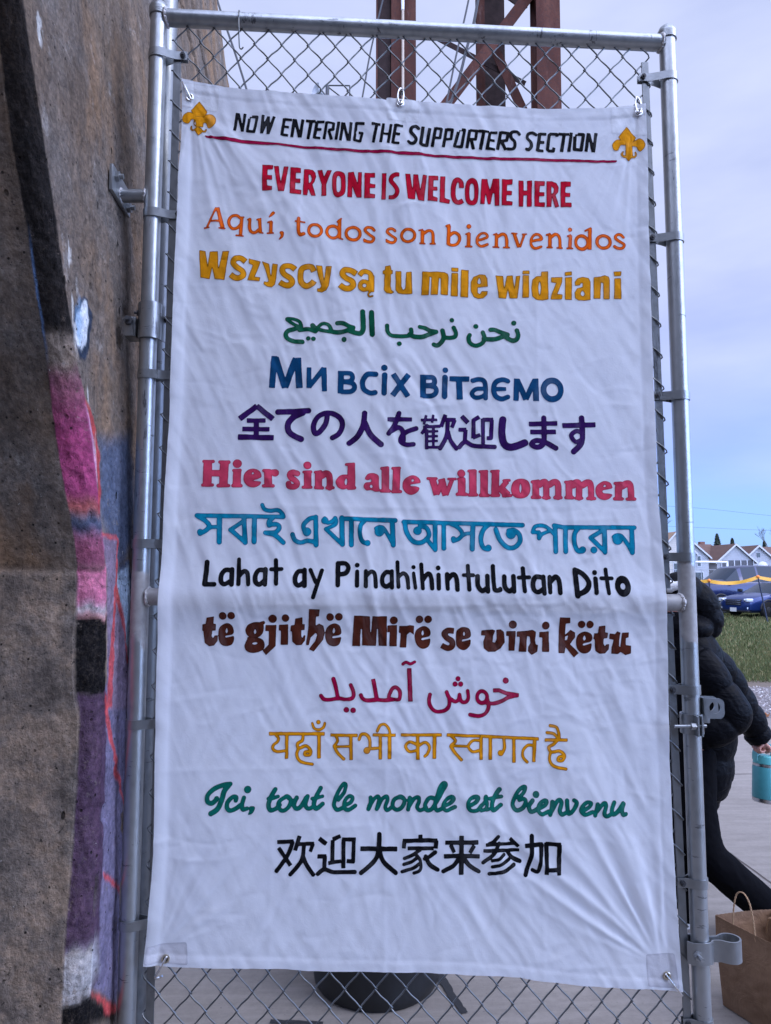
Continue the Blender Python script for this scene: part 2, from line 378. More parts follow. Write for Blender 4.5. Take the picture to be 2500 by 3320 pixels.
for k in range(7):
    c0 = Vector((5.25 + random.uniform(-.06, .06), 6.33 + random.uniform(-.05, .05), .03)); an = random.uniform(0, 6.3); d = Vector((math.cos(an), math.sin(an), random.uniform(.2, .9))) * .032; s_ = Vector((-math.sin(an), math.cos(an), .2)) * .02
    m.add([c0 - d, c0 + s_ * 1.0, c0 + d + Vector((0, 0, .012)), c0 - s_], [(0, 1, 2, 3)])
simple('dead_leaf', (.24, .09, .03), .8); tag(m.build('fallen_leaf', 'dead_leaf', smooth=False), 'curled orange dead leaf at the edge of the paving by the gravel', 'leaf')

# ------------------------------------------------------------------ the grandstand wall: unseen, added behind the viewer to shade the gate
simple('stand_concrete', (.15, .14, .13), .9, 0, .3, 2, .5, 20)
gs = thing('shading_stand', 'unseen concrete wall added behind the viewer to shade the gate', 'shading_stand', (-4, -4.4, 0))
MB().box((-4.5, -4.5, 2.9), (19, .5, 5.8)).build('wall', 'stand_concrete', gs, smooth=False)
for i in range(6): MB().box((-12.5 + i * 3.3, -4.15, 2.6), (.45, .22, 5.2)).build('buttress', 'stand_concrete', gs, smooth=False)
MB().box((-4.5, -4.45, 5.9), (19.4, .8, .2)).build('coping', 'stand_concrete', gs, smooth=False)

# ------------------------------------------------------------------ black barrel behind the gate
simple('black_plastic', (.010, .0105, .012), .5, 0, .3, 14, .15, 40)
bl = thing('barrel_bin', 'black round barrel bin standing on the paving behind the gate', 'barrel', (.62, 1.225, 0))
MB().lathe([(.15, 0), (.238, .0), (.246, .012), (.252, .05), (.254, .25), (.258, .27), (.258, .30), (.255, .32), (.256, .56), (.26, .58), (.26, .61), (.256, .63), (.255, .84), (.262, .86), (.262, .885), (.245, .885), (.245, .5)], (.62, 1.225, .010), 56, close=False).build('barrel_body', 'black_plastic', bl)
MB().lathe([(.0001, .0), (.244, .0)], (.62, 1.225, .52), 40, close=False).build('barrel_inside', 'black_plastic', bl)

# ------------------------------------------------------------------ rusty steel lattice tower
a = NT('rusty_steel'); f = a.noise(3.2, 6, .65, (1, 1, .35)); g = a.noise(24, 6, .75); k = a.noise(9, 6, .7, (1, 1, .2))
c = a.ramp(f, [(.28, (.045, .020, .016)), (.5, (.080, .032, .024)), (.72, (.125, .054, .038))]); c = a.mix(a.mr(g, .5, .66, 0, .75), c, (.045, .030, .030)); c = a.mix(a.mr(k, .60, .72, 0, .6), c, (.17, .10, .085)); 
a.set('Base Color', c); a.set('Roughness', .9); a.set('Specular IOR Level', .08); a.set('Normal', a.bump(g, .5, .01)); MATS['rusty_steel'] = a.m
simple('dark_rust', (.034, .022, .020), .9, 0, .35, 8, .3, spec=.08)
tw = thing('steel_tower', 'rusty steel lattice tower rising behind the top of the gate', 'tower', (2.2, 8.5, 0))
TZ = 15.0
def ibeam(name, x0, x1, y0, y1, mat='rusty_steel', tilt=0., fl=.016):
    """H-section column: two flanges facing front and back, web between"""
    mb = MB(); cx_ = (x0 + x1) / 2
    def pl(xa, xb, ya, yb): mb.add([(xa, ya, 0), (xb, ya, 0), (xb, yb, 0), (xa, yb, 0), (xa + tilt, ya, TZ), (xb + tilt, ya, TZ), (xb + tilt, yb, TZ), (xa + tilt, yb, TZ)], [(3, 2, 1, 0), (4, 5, 6, 7), (0, 1, 5, 4), (1, 2, 6, 5), (2, 3, 7, 6), (3, 0, 4, 7)])
    pl(x0, x1, y0, y0 + fl); pl(x0, x1, y1 - fl, y1); pl(cx_ - fl / 2, cx_ + fl / 2, y0 + fl, y1 - fl); return mb.build(name, mat, tw, smooth=False)
ibeam('leg', 1.040, 1.405, 8.0, 8.36); 
MB().box((.93, 8.21, TZ / 2), (.205, .30, TZ)).build('channel', 'dark_rust', tw, smooth=False); MB().box((.832, 8.10, TZ / 2), (.022, .14, TZ)).build('channel_lip', 'rusty_steel', tw, smooth=False)
ibeam('leg', 3.165, 3.525, 8.0, 8.36, tilt=.06)
ibeam('leg', 2.60, 3.02, 9.3, 9.7, 'dark_rust'); MB().box((2.53, 8.9, TZ / 2), (.13, .10, TZ)).build('post_strip', 'rusty_steel', tw, smooth=False)
def brace(a_, b_, wdt=.16, th=.07, mat='rusty_steel'):
    a_, b_ = Vector(a_), Vector(b_); d = b_ - a_; L_ = d.length; ang = math.atan2(d.z, d.x); dy = math.atan2(d.y, math.hypot(d.x, d.z))
    M_ = Matrix.Rotation(-ang, 3, 'Y') @ Matrix.Rotation(dy, 3, 'Z'); mb = MB(); mb.box((a_ + b_) / 2, (L_, th * .25, wdt), M_); mb.box((a_ + b_) / 2 + Vector((0, th / 2, 0)), (L_, th, wdt * .14), M_)
    return mb.build('brace', mat, tw, smooth=False)
y0 = 8.2
brace((3.20, y0, 10.50), (1.40, y0, 7.95), .17); brace((3.42, 8.45, 8.0), (2.55, 8.45, 10.0), .15, .06); brace((1.40, 8.5, 10.12), (3.15, 8.5, 9.22), .085, .05, 'dark_rust')
brace((1.40, y0, 7.6), (3.20, y0, 5.0), .17); brace((3.20, y0, 4.9), (1.40, y0, 2.3), .17); brace((1.40, y0, 10.8), (3.2, y0, 13.4), .17); brace((1.0, 8.25, 8.35), (2.2, 9.4, 7.6), .15); brace((3.2, y0, 13.6), (1.4, y0, 15.), .17)
brace((2.75, 8.6, 11.0), (3.15, 8.3, 10.4), .3, .1, 'dark_rust')
MB().tube([(1.216, 7.96, 0), (1.21, 7.955, 8.0), (1.206, 7.955, TZ)], .020, 12).build('conduit', simple('tan_conduit', (.42, .33, .25), .6, 0, .1), tw); MB().tube([(1.207, 7.955, 9.9), (1.206, 7.955, 10.6)], .024, 12).build('conduit_sleeve', simple('white_tape', (.62, .60, .60), .5), tw)
def cable(name, pts, r, label, mat='dark_steel', cat='cable'):
    return tag(MB().tube(catmull(pts, 10), r, 6).build(name, mat), label, cat)
cable('guy_wire', [(2.55, 7.6, 12.4), (2.20, 7.75, 10.2), (1.88, 7.8, 8.65), (1.2, 7.9, 5.0), (.9, 8., 0)], .014, 'thin dark cable slanting steeply past the tower braces')
cable('guy_wire', [(2.62, 7.9, 12.5), (2.332, 8, 10.15), (2.09, 8, 9.09), (1.6, 8, 6.8), (1.3, 8.2, 0)], .022, 'thick black cable running down right of the tower leg')
cable('guy_wire', [(1.0, 7.9, 10.4), (.774, 8, 9.45), (.69, 8, 9.0), (.62, 8, 8.55), (.2, 8, 6)], .013, 'short dark cable left of the rusty tower leg')
cable('guy_wire', [(-1.75, 8, 10.9), (-1.504, 8, 9.98), (-1.052, 8, 8.61), (-.3, 8, 6.0), (1.0, 8.1, 2.2)], .016, 'long dark cable sloping down beside the concrete pier')
# loudspeaker on a pole
sp_ = thing('loudspeaker_pole', 'pole with a grey horn loudspeaker and an open metal frame, seen above the banner', 'speaker pole', (-.35, 20, 0))
MB().tube([(-.38, 20, 0), (-.38, 20, 17.45)], .06, 12).build('pole', 'dark_steel', sp_)
MB().lathe([(.05, -.25), (.07, -.05), (.13, .08), (.22, .16), (.23, .18), (.2, .17), (.06, .0)], (-.62, 19.95, 17.17), 24, Matrix.Rotation(R(-80), 3, 'Y') @ Matrix.Rotation(R(35), 3, 'X')).build('horn', simple('grey_plastic', (.42, .42, .44), .5), sp_)
m = MB(); 
for p, q_ in (((-.42, 20, 17.06), (-.42, 20, 17.46)), ((-.42, 20, 17.46), (.34, 20, 17.48)), ((.34, 20, 17.48), (.34, 20, 16.8)), ((-.42, 20, 17.06), (.34, 20, 17.05)), ((-.40, 20, 17.44), (.10, 20, 17.05))): m.tube([p, q_], .022, 8)
m.build('frame', 'dark_steel', sp_)

# ------------------------------------------------------------------ concrete pier of the grandstand, graffitied
PB = [(0, -.033, -.150, -.080, -.186), (.658, -.037, -.143, -.083, -.177), (.726, -.038, -.137, -.086, -.173), (.848, -.040, -.128, -.088, -.164), (1.003, -.042, -.114, -.086, -.147), (1.166, -.044, -.106, -.086, -.136),
      (1.299, -.047, -.095, -.089, -.126), (1.33, -.048, -.092, -.099, -.128), (1.408, -.050, -.087, -.105, -.129), (1.507, -.053, -.087, -.106, -.126), (1.613, -.055, -.094, -.106, -.132), (1.700, -.059, -.118, -.111, -.158), (1.786, -.062, -.146, -.120, -.190),
      (1.886, -.066, -.177, -.128, -.224), (1.986, -.069, -.224, -.129, -.269), (2.056, -.073, -.266, -.125, -.305), (2.164, -.078, -.318, -.127, -.355), (2.316, -.086, -.374, -.134, -.410), (2.427, -.091, -.421, -.141, -.458),
      (2.583, -.099, -.484, -.143, -.517), (2.663, -.104, -.512, -.142, -.540), (3.0, -.125, -.60, -.165, -.63), (3.6, -.175, -.70, -.22, -.73), (4.6, -.28, -.85, -.33, -.88), (6.2, -.46, -1.05, -.52, -1.08)]
PBa = np.array(PB)
zr = np.r_[np.arange(0, .5, .03), np.arange(.5, 2.9, .0065), np.arange(2.9, 6.2, .03), 6.2]
tb = [np.interp(zr, PBa[:, 0], PBa[:, k]) for k in range(1, 5)]
def smooth1(a, n=9):
    for _ in range(n): a = np.r_[a[0], .25 * a[:-2] + .5 * a[1:-1] + .25 * a[2:], a[-1]]
    return a
xB, yB, xA, yA = [smooth1(t) for t in tb]
xs_tab = np.array([[0, -.034], [.6, -.036], [1.2, -.045], [1.6, -.055], [2.0, -.07], [2.58, -.0985], [3.0, -.125], [3.6, -.175], [4.6, -.28], [6.2, -.46]])
XSz = smooth1(np.interp(zr, xs_tab[:, 0], xs_tab[:, 1]))
yback = np.interp(zr, [0, 3.0, 4.0, 4.73, 4.9, 6.2], [3.6, 3.45, 3.05, 2.566, 2.073, 1.2]); yback = smooth1(np.interp(zr, [0, 1.3, 2.1, 2.8, 3.8, 4.73, 6.2], [.06, .10, .85, 2.2, 3.05, 2.566, 1.7]), 20)
cf = np.r_[np.linspace(0, 1, 60) ** 1.6][::-1]            # front face: far left .. edge A
NCH = 16; sb = np.r_[np.linspace(0, .30, 110), np.linspace(.305, 1, 110)]
cols = []; ctag = []
for t in cf: cols.append((xA - .95 * t, yA + .10 * t)); ctag.append(('f', t))
for k in range(1, NCH):
    t = k / NCH; bul = .010 * math.sin(math.pi * t)
    cols.append((xA + (xB - xA) * t + bul * .8, yA + (yB - yA) * t - bul * .8)); ctag.append(('c', t))
span = yback - yB
for t in sb: cols.append((XSz + (xB - XSz) * max(0, 1 - t * 12), yB + span * t)); ctag.append(('s', t))
for t in (.25, .6, 1.0): cols.append((XSz - 1.1 * t, yback)); ctag.append(('b', t))
PX = np.stack([c[0] for c in cols], 1); PY = np.stack([c[1] for c in cols], 1); PZ = np.repeat(zr[:, None], len(cols), 1)
kind = np.array([{'f': 0, 'c': 1, 's': 2, 'b': 3}[c[0]] for c in ctag])[None].repeat(len(zr), 0)
tpar = np.array([c[1] for c in ctag])[None].repeat(len(zr), 0)
GRAF = {'navy':[(-0.128, 1.912), (0.096, 1.974), (0.123, 1.827), (0.093, 1.68), (-0.012, 1.614), (-0.127, 1.735)], 'pinklens':[(-0.238, 1.982), (-0.211, 1.97), (-0.17, 1.919), (-0.147, 1.87), (-0.144, 1.813), (-0.162, 1.792), (-0.19, 1.84), (-0.215, 1.91)], 'coral1':[(-0.238, 1.988), (-0.191, 1.975), (-0.144, 1.925), (-0.121, 1.875), (-0.122, 1.797), (-0.13, 1.739), (-0.149, 1.737), (-0.14, 1.814), (-0.154, 1.892), (-0.196, 1.952)], 'lav':[(-0.122, 1.697), (-0.024, 1.691), (-0.023, 1.566), (0.029, 1.491), (0.078, 1.397), (0.082, 1.267), (-0.072, 1.295), (-0.083, 1.606)], 'coral2':[(-0.127, 1.702), (-0.027, 1.696), (-0.024, 1.687), (-0.083, 1.686), (-0.122, 1.693)], 'coral3':[(-0.024, 1.691), (-0.016, 1.691), (-0.017, 1.578), (-0.036, 1.293), (-0.073, 1.3), (-0.073, 1.319), (-0.042, 1.488)], 'ltblue':[(-0.012, 1.61), (0.072, 1.628), (0.1, 1.573), (0.091, 1.395), (0.049, 1.461), (-0.011, 1.574)], 'navyedge':[(-0.012, 1.618), (0.072, 1.641), (0.107, 1.572), (0.091, 1.564), (0.068, 1.628), (-0.006, 1.606)], 'coral4':[(-0.024, 1.578), (-0.012, 1.578), (0.042, 1.491), (0.085, 1.396), (0.078, 1.38), (0.029, 1.475), (-0.017, 1.542)], 'bluepurp':[(-0.107, 1.35), (0.085, 1.383), (0.061, 1.042), (0.044, 0.814), (0.028, 0.596), (-0.122, 0.714), (-0.144, 0.828), (-0.103, 1.057)], 'coral5':[(-0.105, 1.35), (-0.079, 1.323), (-0.043, 1.256), (0.017, 1.134), (0.063, 1.058), (0.064, 1.041), (-0.007, 1.14), (-0.059, 1.236), (-0.101, 1.312)], 'coral6':[(-0.08, 0.94), (0.045, 0.852), (0.046, 0.838), (-0.082, 0.93)], 'blackbot':[(-0.162, 0.73), (0.029, 0.584), (0.032, 0.552), (-0.177, 0.675)], 'coral7':[(-0.142, 0.722), (0.028, 0.592), (0.029, 0.58), (-0.054, 0.624), (-0.077, 0.655), (-0.141, 0.715)], 'eyeo':[(-0.225, 2.215), (-0.195, 2.214), (-0.181, 2.181), (-0.193, 2.118), (-0.219, 2.072), (-0.248, 2.065), (-0.275, 2.091), (-0.286, 2.123), (-0.269, 2.17)], 'eyei':[(-0.22, 2.209), (-0.206, 2.198), (-0.202, 2.172), (-0.21, 2.124), (-0.238, 2.087), (-0.262, 2.088), (-0.278, 2.112), (-0.265, 2.157)], 'groove1':[(0.987, 3.959), (1.116, 4.07), (1.404, 3.901), (1.294, 3.821)], 'groove2':[(1.241, 4.178), (1.405, 4.319), (1.684, 4.106), (1.554, 4.011)],}
# paint layers, kept in wall coordinates (distance along the wall, height)
col = np.zeros(PX.shape + (4,)); soft = lambda d, s: sstep(s, -s, d)
def lay(mask, c, al=1.0):
    m_ = np.clip(mask * al, 0, 1)[..., None]; a0 = col[..., 3:4]
    col[..., :3] = np.where(a0 + m_ > 1e-4, (col[..., :3] * a0 * (1 - m_) + np.array(c) * m_) / np.maximum(a0 * (1 - m_) + m_, 1e-4), 0); col[..., 3:4] = a0 * (1 - m_) + m_
side = (kind == 2).astype(float); ch = (kind == 1).astype(float)
wob = .012 * fbm(PY * 14, PZ * 14, 7, 3); edge_n = .005 * fbm(PY * 60, PZ * 60, 17, 3)
def sdS(name): return sd_poly(PY, PZ, GRAF[name])
CH = {'black': (.007, .007, .008), 'magenta': (.38, .055, .17), 'pink': (.58, .17, .29), 'coral': (.58, .075, .08), 'lens': (.72, .38, .56), 'navy': (.085, .115, .19), 'lav': (.25, .19, .27), 'ltblue': (.42, .55, .70), 'blue': (.12, .22, .42),
      'bluepurp': (.175, .16, .26), 'purple': (.075, .042, .08), 'white': (.66, .68, .72), 'tan': (.22, .17, .13)}
lay(side * soft(sdS('navy') + wob, .03), CH['navy'], .9)
lay(side * soft(sdS('bluepurp') + wob * .4, .008), CH['bluepurp'], .95)
lay(side * soft(sd_poly(PY, PZ, [(-.16, 1.36), (-.075, 1.33), (-.085, .95), (-.10, .72), (-.2, .70)]) + wob * .4, .006), CH['purple'], .95)
lay(side * soft(sdS('lav') + wob * .2, .005), CH['lav'], .95)
lay(side * soft(sdS('ltblue') + edge_n, .005), CH['ltblue'], .85)
lay(side * soft(sdS('navyedge') + edge_n, .004), CH['navy'], .9)
lay(side * soft(sdS('pinklens') + edge_n, .006), CH['lens'], .95)
for n_ in ('coral1', 'coral2', 'coral3', 'coral4', 'coral5', 'coral6'): lay(side * soft(sdS(n_) + edge_n, .004), CH['coral'], .85)
lay(side * soft(sdS('blackbot') + wob, .02), CH['black']); lay(side * soft(sdS('coral7') + edge_n, .006), CH['coral'], .85)
lay(side * soft(sd_poly(PY, PZ, [(-.15, .84), (-.11, .80), (-.10, .74), (-.2, .72)]) + wob, .03), CH['white'], .6)
lay(side * soft(sdS('eyeo') + edge_n, .004), (.03, .045, .075)); lay(side * soft(sdS('eyei') + edge_n * .6, .003), (.62, .68, .74)); 
lay(side * soft(sd_poly(PY, PZ, [(-.27, 2.16), (-.25, 2.20), (-.235, 2.15), (-.25, 2.10), (-.275, 2.12)]) + edge_n, .012), CH['blue'] + np.array((.1, .2, .25)), .6)
# white drips below the eye and beside the black band
drip = sstep(.50, .62, fbm(PY * 40, PZ * 9, 91, 3)) * soft(np.abs(PY - np.interp(PZ, [1.7, 1.95, 2.2, 2.45, 2.6], [-.125, -.19, -.29, -.39, -.46])) - .035, .02) * sstep(1.65, 1.8, PZ)
lay(side * drip, (.6, .6, .58), .8)
e2 = .012 * fbm(tpar * 3, PZ * 22, 27, 3)
bands = [(2.10, 6.3, 'black', .95), (2.01, 2.10, 'tan', .5), (1.765, 2.03, 'magenta', .92), (1.735, 1.765, 'coral', .6), (1.695, 1.735, 'navy', .95), (1.615, 1.70, 'magenta', .6), (1.53, 1.615, 'pink', .9), (1.50, 1.535, 'white', .6), (1.495, 1.512, 'coral', .7),
         (1.335, 1.50, 'black', 1.), (.81, 1.335, 'purple', .95), (.715, .81, 'white', .42), (0, .712, 'black', 1.)]
for z0, z1, c, al in bands:
    sf = .006 if c in ('black', 'purple') or z0 < 1.6 and c == 'pink' else .022; m_ = sstep(z0 - sf, z0 + sf, PZ + e2) * sstep(z1 + sf, z1 - sf, PZ + e2)
    if c == 'magenta' and z0 > 1.75: m_ = m_ * (.45 + .55 * sstep(2.03, 1.9, PZ))
    nearB = np.maximum(ch * sstep(-.02, .03, tpar + e2), side * soft(PY - (PBa[0, 2] * 0 + np.interp(PZ, zr, yB)) - .004 + edge_n, .004))
    lay(m_ * nearB, CH[c], al)
lay((kind == 1) * soft(np.abs(tpar - .03) - .06, .03) * sstep(2.02, 2.1, PZ) * sstep(2.3, 2.2, PZ), CH['blue'], .7)
# weathered relief
rel = .006 * fbm(PY * 5, PZ * 3.2, 101, 3) + .0035 * fbm(PY * 22, PZ * 17, 102, 3) + .0022 * fbm(PY * 60, PZ * 48, 122, 2) - .006 * sstep(.55, .8, fbm(PY * 18, PZ * 14, 123, 2))
rough_c = ch * (.0045 * fbm(tpar * 5, PZ * 40, 103, 4) + .003 * fbm(tpar * 14, PZ * 120, 104, 2))
front = (kind == 0) * (.007 * fbm(PX * 9, PZ * 2.2, 105, 3) + .0025 * fbm(PX * 50, PZ * 22, 106, 3))
disp = rel * side * sstep(0, .05, tpar) + rough_c + front
joint = np.exp(-((PZ - 1.613 - .002 * fbm(PX * 12, PZ, 107, 1)) / .004) ** 2) * ((kind == 0) | (kind == 1)); disp = disp - .006 * joint + .006 * sstep(1.615, 1.609, PZ) * (kind == 0)
spall = sstep(.30, .55, fbm(PY * 16, PZ * 12, 108, 3)) * side * soft(np.abs(PY + .115) - .022, .01) * (sstep(.86, .9, PZ) * sstep(1.06, 1.0, PZ) + sstep(1.08, 1.1, PZ) * sstep(1.2, 1.17, PZ)); disp = disp - .016 * spall
lay(spall, (.11, .10, .085), 1.0)
grv = np.zeros(PX.shape)
for n_ in ('groove1', 'groove2'):
    (a0, b0), (a1, b1), (a2, b2), (a3, b3) = GRAF[n_]
    c0 = np.interp(PZ, [3.82, 4.07], [(a3 + a2) / 2, (a0 + a1) / 2]); c0 = c0 + 0 * PZ; sl = ((a0 + a1) / 2 - (a3 + a2) / 2) / .17
    cc_ = (a3 + a2) / 2 + (PZ - (b3 + b2) / 2) * sl
    grv = np.maximum(grv, side * soft(np.abs(PY - cc_) - .05 + edge_n, .012))
disp = disp - .05 * grv
nx_ = np.where(kind == 0, -.05, np.where(kind == 1, .7, 1.)); ny_ = np.where(kind == 0, -1., np.where(kind == 1, -.7, 0.)); nx_ = np.where(kind == 3, 0, nx_)
PX2 = PX + nx_ * disp; PY2 = PY + ny_ * disp * (kind != 3)
nzr, ncl = PX.shape; idx = np.arange(nzr * ncl).reshape(nzr, ncl)
quads = np.stack([idx[:-1, :-1].ravel(), idx[:-1, 1:].ravel(), idx[1:, 1:].ravel(), idx[1:, :-1].ravel()], 1)
a = NT('graffiti_concrete')
pa = a.attr('paint'); al = pa.outputs['Alpha']
streak = a.noise(5, 6, .62, (1, 1, .22)); blot = a.noise(3.2, 6, .66); grain = a.noise(150, 4, .7); pits = a.vor(70); run = a.noise(16, 5, .7, (1, 1, .12))
s3 = a.new('ShaderNodeSeparateXYZ'); a.l.new(a.pos, s3.inputs[0])
base = a.ramp(streak, [(.25, (.075, .058, .047)), (.45, (.145, .112, .088)), (.60, (.205, .152, .112)), (.78, (.31, .255, .21))])
base = a.mix(a.mr(blot, .42, .66), base, a.ramp(grain, [(.3, (.11, .098, .09)), (.7, (.20, .18, .165))]))
base = a.mix(a.mr(a.noise(4.3, 5, .6, (1, 1, .4)), .52, .66, 0, .55), base, (.27, .16, .085))
base = a.mix(a.mr(run, .58, .72, 0, .55), base, (.055, .05, .048))
base = a.mix(a.mr(a.noise(9, 6, .7), .60, .68, 0, .55), base, (.34, .32, .30))
low = a.mr(s3.outputs[2], 1.63, 1.60)
lowc = a.ramp(a.noise(11, 7, .72), [(.32, (.08, .070, .063)), (.46, (.19, .160, .138)), (.60, (.30, .228, .17)), (.8, (.38, .335, .30))])
base = a.mix(a.math('MULTIPLY', low, .8), base, lowc)
lowpit = a.math('MULTIPLY', a.mr(a.noise(70, 4, .75), .60, .66), a.mr(s3.outputs[2], 1.7, 1.5)); base = a.mix(a.math('MULTIPLY', lowpit, .7), base, (.05, .047, .045))
chip = a.mr(a.noise(45, 6, .78), .57, .64); chip2 = a.mr(a.noise(9, 5, .7), .5, .62)
keep = a.math('SUBTRACT', al, a.math('MULTIPLY', chip, a.mr(chip2, 0, 1, .05, .8))); keep = a.math('MULTIPLY', a.math('MAXIMUM', keep, 0.0), a.mr(grain, .25, .55, .85, 1.0))
pc = a.mix(a.mr(a.noise(30, 5, .65), .35, .75, 0, .35), pa.outputs['Color'], a.mix(.45, pa.outputs['Color'], (.03, .025, .025)))
c = a.mix(keep, base, pc)
c = a.mix(.34, c, a.mix(1.0, c, a.ramp(a.noise(70, 5, .7), [(.34, (.25, .24, .235)), (.5, (1.0, .98, .96)), (.66, (2.1, 2.0, 1.9))]), 'MULTIPLY')); c = a.mix(.30, c, a.mix(1.0, c, a.ramp(a.noise(22, 6, .75, (1, 1, .5)), [(.34, (.35, .34, .33)), (.5, (1.0, .97, .94)), (.66, (1.9, 1.75, 1.6))]), 'MULTIPLY')); pm = a.mr(a.noise(120, 2, .6), .66, .72); c = a.mix(a.math('MULTIPLY', pm, .75), c, (.02, .018, .016))
pt = a.vor(38); rnd = a.noise(7, 3, .6); pitm = a.math('MULTIPLY', a.mr(pt, .085, .125, 1, 0), a.mr(rnd, .48, .52)); c = a.mix(a.math('MULTIPLY', pitm, .85), c, (.022, .019, .017))
pt2 = a.vor(15, stretch=(1, 1, .55)); pitm2 = a.math('MULTIPLY', a.mr(pt2, .06, .09, 1, 0), a.mr(a.noise(3.1, 3, .6), .5, .54)); c = a.mix(a.math('MULTIPLY', pitm2, .85), c, (.018, .016, .014))
wn = a.new('ShaderNodeMix', data_type='RGBA'); nz_ = a.new('ShaderNodeTexNoise'); nz_.inputs['Scale'].default_value = 6; a.l.new(a.pos, nz_.inputs[0]); wn.inputs[0].default_value = .14; a.l.new(a.pos, wn.inputs[6]); a.l.new(nz_.outputs['Color'], wn.inputs[7])
ck = a.new('ShaderNodeTexVoronoi', feature='DISTANCE_TO_EDGE'); ck.inputs['Scale'].default_value = 2.6; a.l.new(wn.outputs[2], ck.inputs['Vector'])
crk = a.math('MULTIPLY', a.mr(ck.outputs['Distance'], .0012, .003, 1, 0), a.mr(a.noise(2.2, 3, .6), .58, .62)); c = a.mix(a.math('MULTIPLY', crk, .45), c, (.02, .018, .016))
fl = a.math('MULTIPLY', a.mr(a.noise(70, 5, .8, (1, 1, .5)), .665, .675), a.mr(a.noise(3.4, 4, .6), .52, .6)); c = a.mix(a.math('MULTIPLY', fl, .75), c, (.52, .50, .47))
holes = a.math('MAXIMUM', pitm, pitm2)
a.set('Base Color', c); a.set('Roughness', .95); a.set('Specular IOR Level', .06)
base_n = a.noise(60, 6, .75, (1, 1, .6)); nb = a.bump(base_n, .6, .012); nb = a.bump(a.noise(26, 4, .6), .5, .02, nb); nb = a.bump(pits, .25, .004, nb); nb = a.bump(grain, .35, .003, nb); nb = a.bump(a.math('SUBTRACT', 1.0, holes), 1.0, .02, nb); a.set('Normal', nb)
MATS['graffiti_concrete'] = a.m
pier = thing('concrete_pier', 'massive weathered concrete pier with pink, purple and blue graffiti at the left', 'pier', (-.6, 1.0, 0))
np_mesh('pier_wall', np.stack([PX2.ravel(), PY2.ravel(), PZ.ravel()], 1), quads, 'graffiti_concrete', pier, True, {'paint': ('FLOAT_COLOR', col.reshape(-1, 4))})

# ------------------------------------------------------------------ the chain link gate
PR = .0212
gate = thing('chain_link_gate', 'tall galvanized pipe gate with chain link mesh behind the white banner', 'gate', (.68, 0, 0))
def pipe(name, a, b, r=PR, mat='galvanized_pipe', n=10, seg=28, parent=gate):
    a, b = Vector(a), Vector(b); return MB().tube([a.lerp(b, i / n) for i in range(n + 1)], r, seg).build(name, mat, parent)
lp = pipe('upright_pipe', (-.001, 0, .06), (-.003, 0, 3.085))
rp = pipe('upright_pipe', (1.3588, 0, .06), (1.3590, 0, 3.075))
pipe('top_rail', (.019, 0, 3.0625), (1.338, 0, 3.0435)); pipe('middle_rail', (.019, 0, 1.5505), (1.338, 0, 1.5365)); pipe('bottom_rail', (.019, 0, .115), (1.338, 0, .10))
for x, z in ((-.003, 3.085), (1.359, 3.073)):
    MB().lathe([(.0245, -.022), (.0252, -.004), (.0252, .002), (.0232, .0045), (.0205, .012), (.013, .019), (.0001, .0215)], (x, 0, z), 32).build('post_cap', 'galvanized_fitting', gate)
def weld(c, axis, r, n=44, t=.0042):
    c = Vector(c); pts = []; rs = []
    for k in range(n):
        a = 2 * math.pi * k / n; d = r + random.uniform(-.001, .0012)
        pts.append(c + Vector((random.uniform(-.0012, .0012) + axis * .0035 * abs(math.cos(a)) * -1, d * math.cos(a), d * math.sin(a)))); rs.append(t * random.uniform(.65, 1.2))
    return MB().tube(pts, rs, 7, closed=True).build('weld_bead', 'silver_paint', gate)
for z, zr in ((3.0625, 3.0435), (1.5505, 1.5365)): weld((.0195, 0, z), 1, PR); weld((1.3375, 0, zr), -1, PR)
# mesh: interwoven zigzag wires, flattened spirals hooked at every diamond corner
m = MB(); P0, P1, NWR, VS, Z0 = .036, 1.328, 36, .083, 2.999
pit = (P1 - P0) / NWR; k0 = round((.250 - P0) / pit)
for i in range(NWR):
    pts = []
    j = 0; z = Z0 + VS / 2; rows = []
    zz = 3.028 if True else 0
    nrow = int((3.03 - .13) / (VS / 2))
    for j in range(-1, nrow):
        z = Z0 - j * VS / 2
        side = (i + j + k0) % 2          # 1: at the right-hand corner
        pz_ = ((1.2945 + (2.985 - z) * .0111 + .0105) - P0) / NWR; xa, xb = P0 + i * pz_, P0 + (i + 1) * pz_
        x = xb if side else xa
        amp = .0024
        if (i == 0 and not side) or (i == NWR - 1 and side): amp = .0062
        yin = -amp if side else amp; jx = random.uniform(-.0008, .0008); jz = random.uniform(-.0012, .0012)
        e = .0042 if side else -.0042    # overlap at the hook
        zt_ = VS * .11
        pts += [(x - e * 2.45 + jx, yin * .8, z + zt_ * 1.48 + jz), (x - e * .55 + jx, yin, z + zt_ * .44 + jz), (x + e * .50 + jx, 0, z + jz), (x - e * .55 + jx, -yin, z - zt_ * .44 + jz), (x - e * 2.45 + jx, -yin * .8, z - zt_ * 1.48 + jz)]
    m.tube(pts, .00198, 6)
    # knuckled tips poking out along the top selvage
    x, y, z = pts[0]; m.tube([(x, y, z), (x + .002, y - .004, z + .008), (x - .004, y + .001, z + .013)], .00178, 6)
m.build('chain_link_mesh', 'galvanized_wire', gate, angle=60)
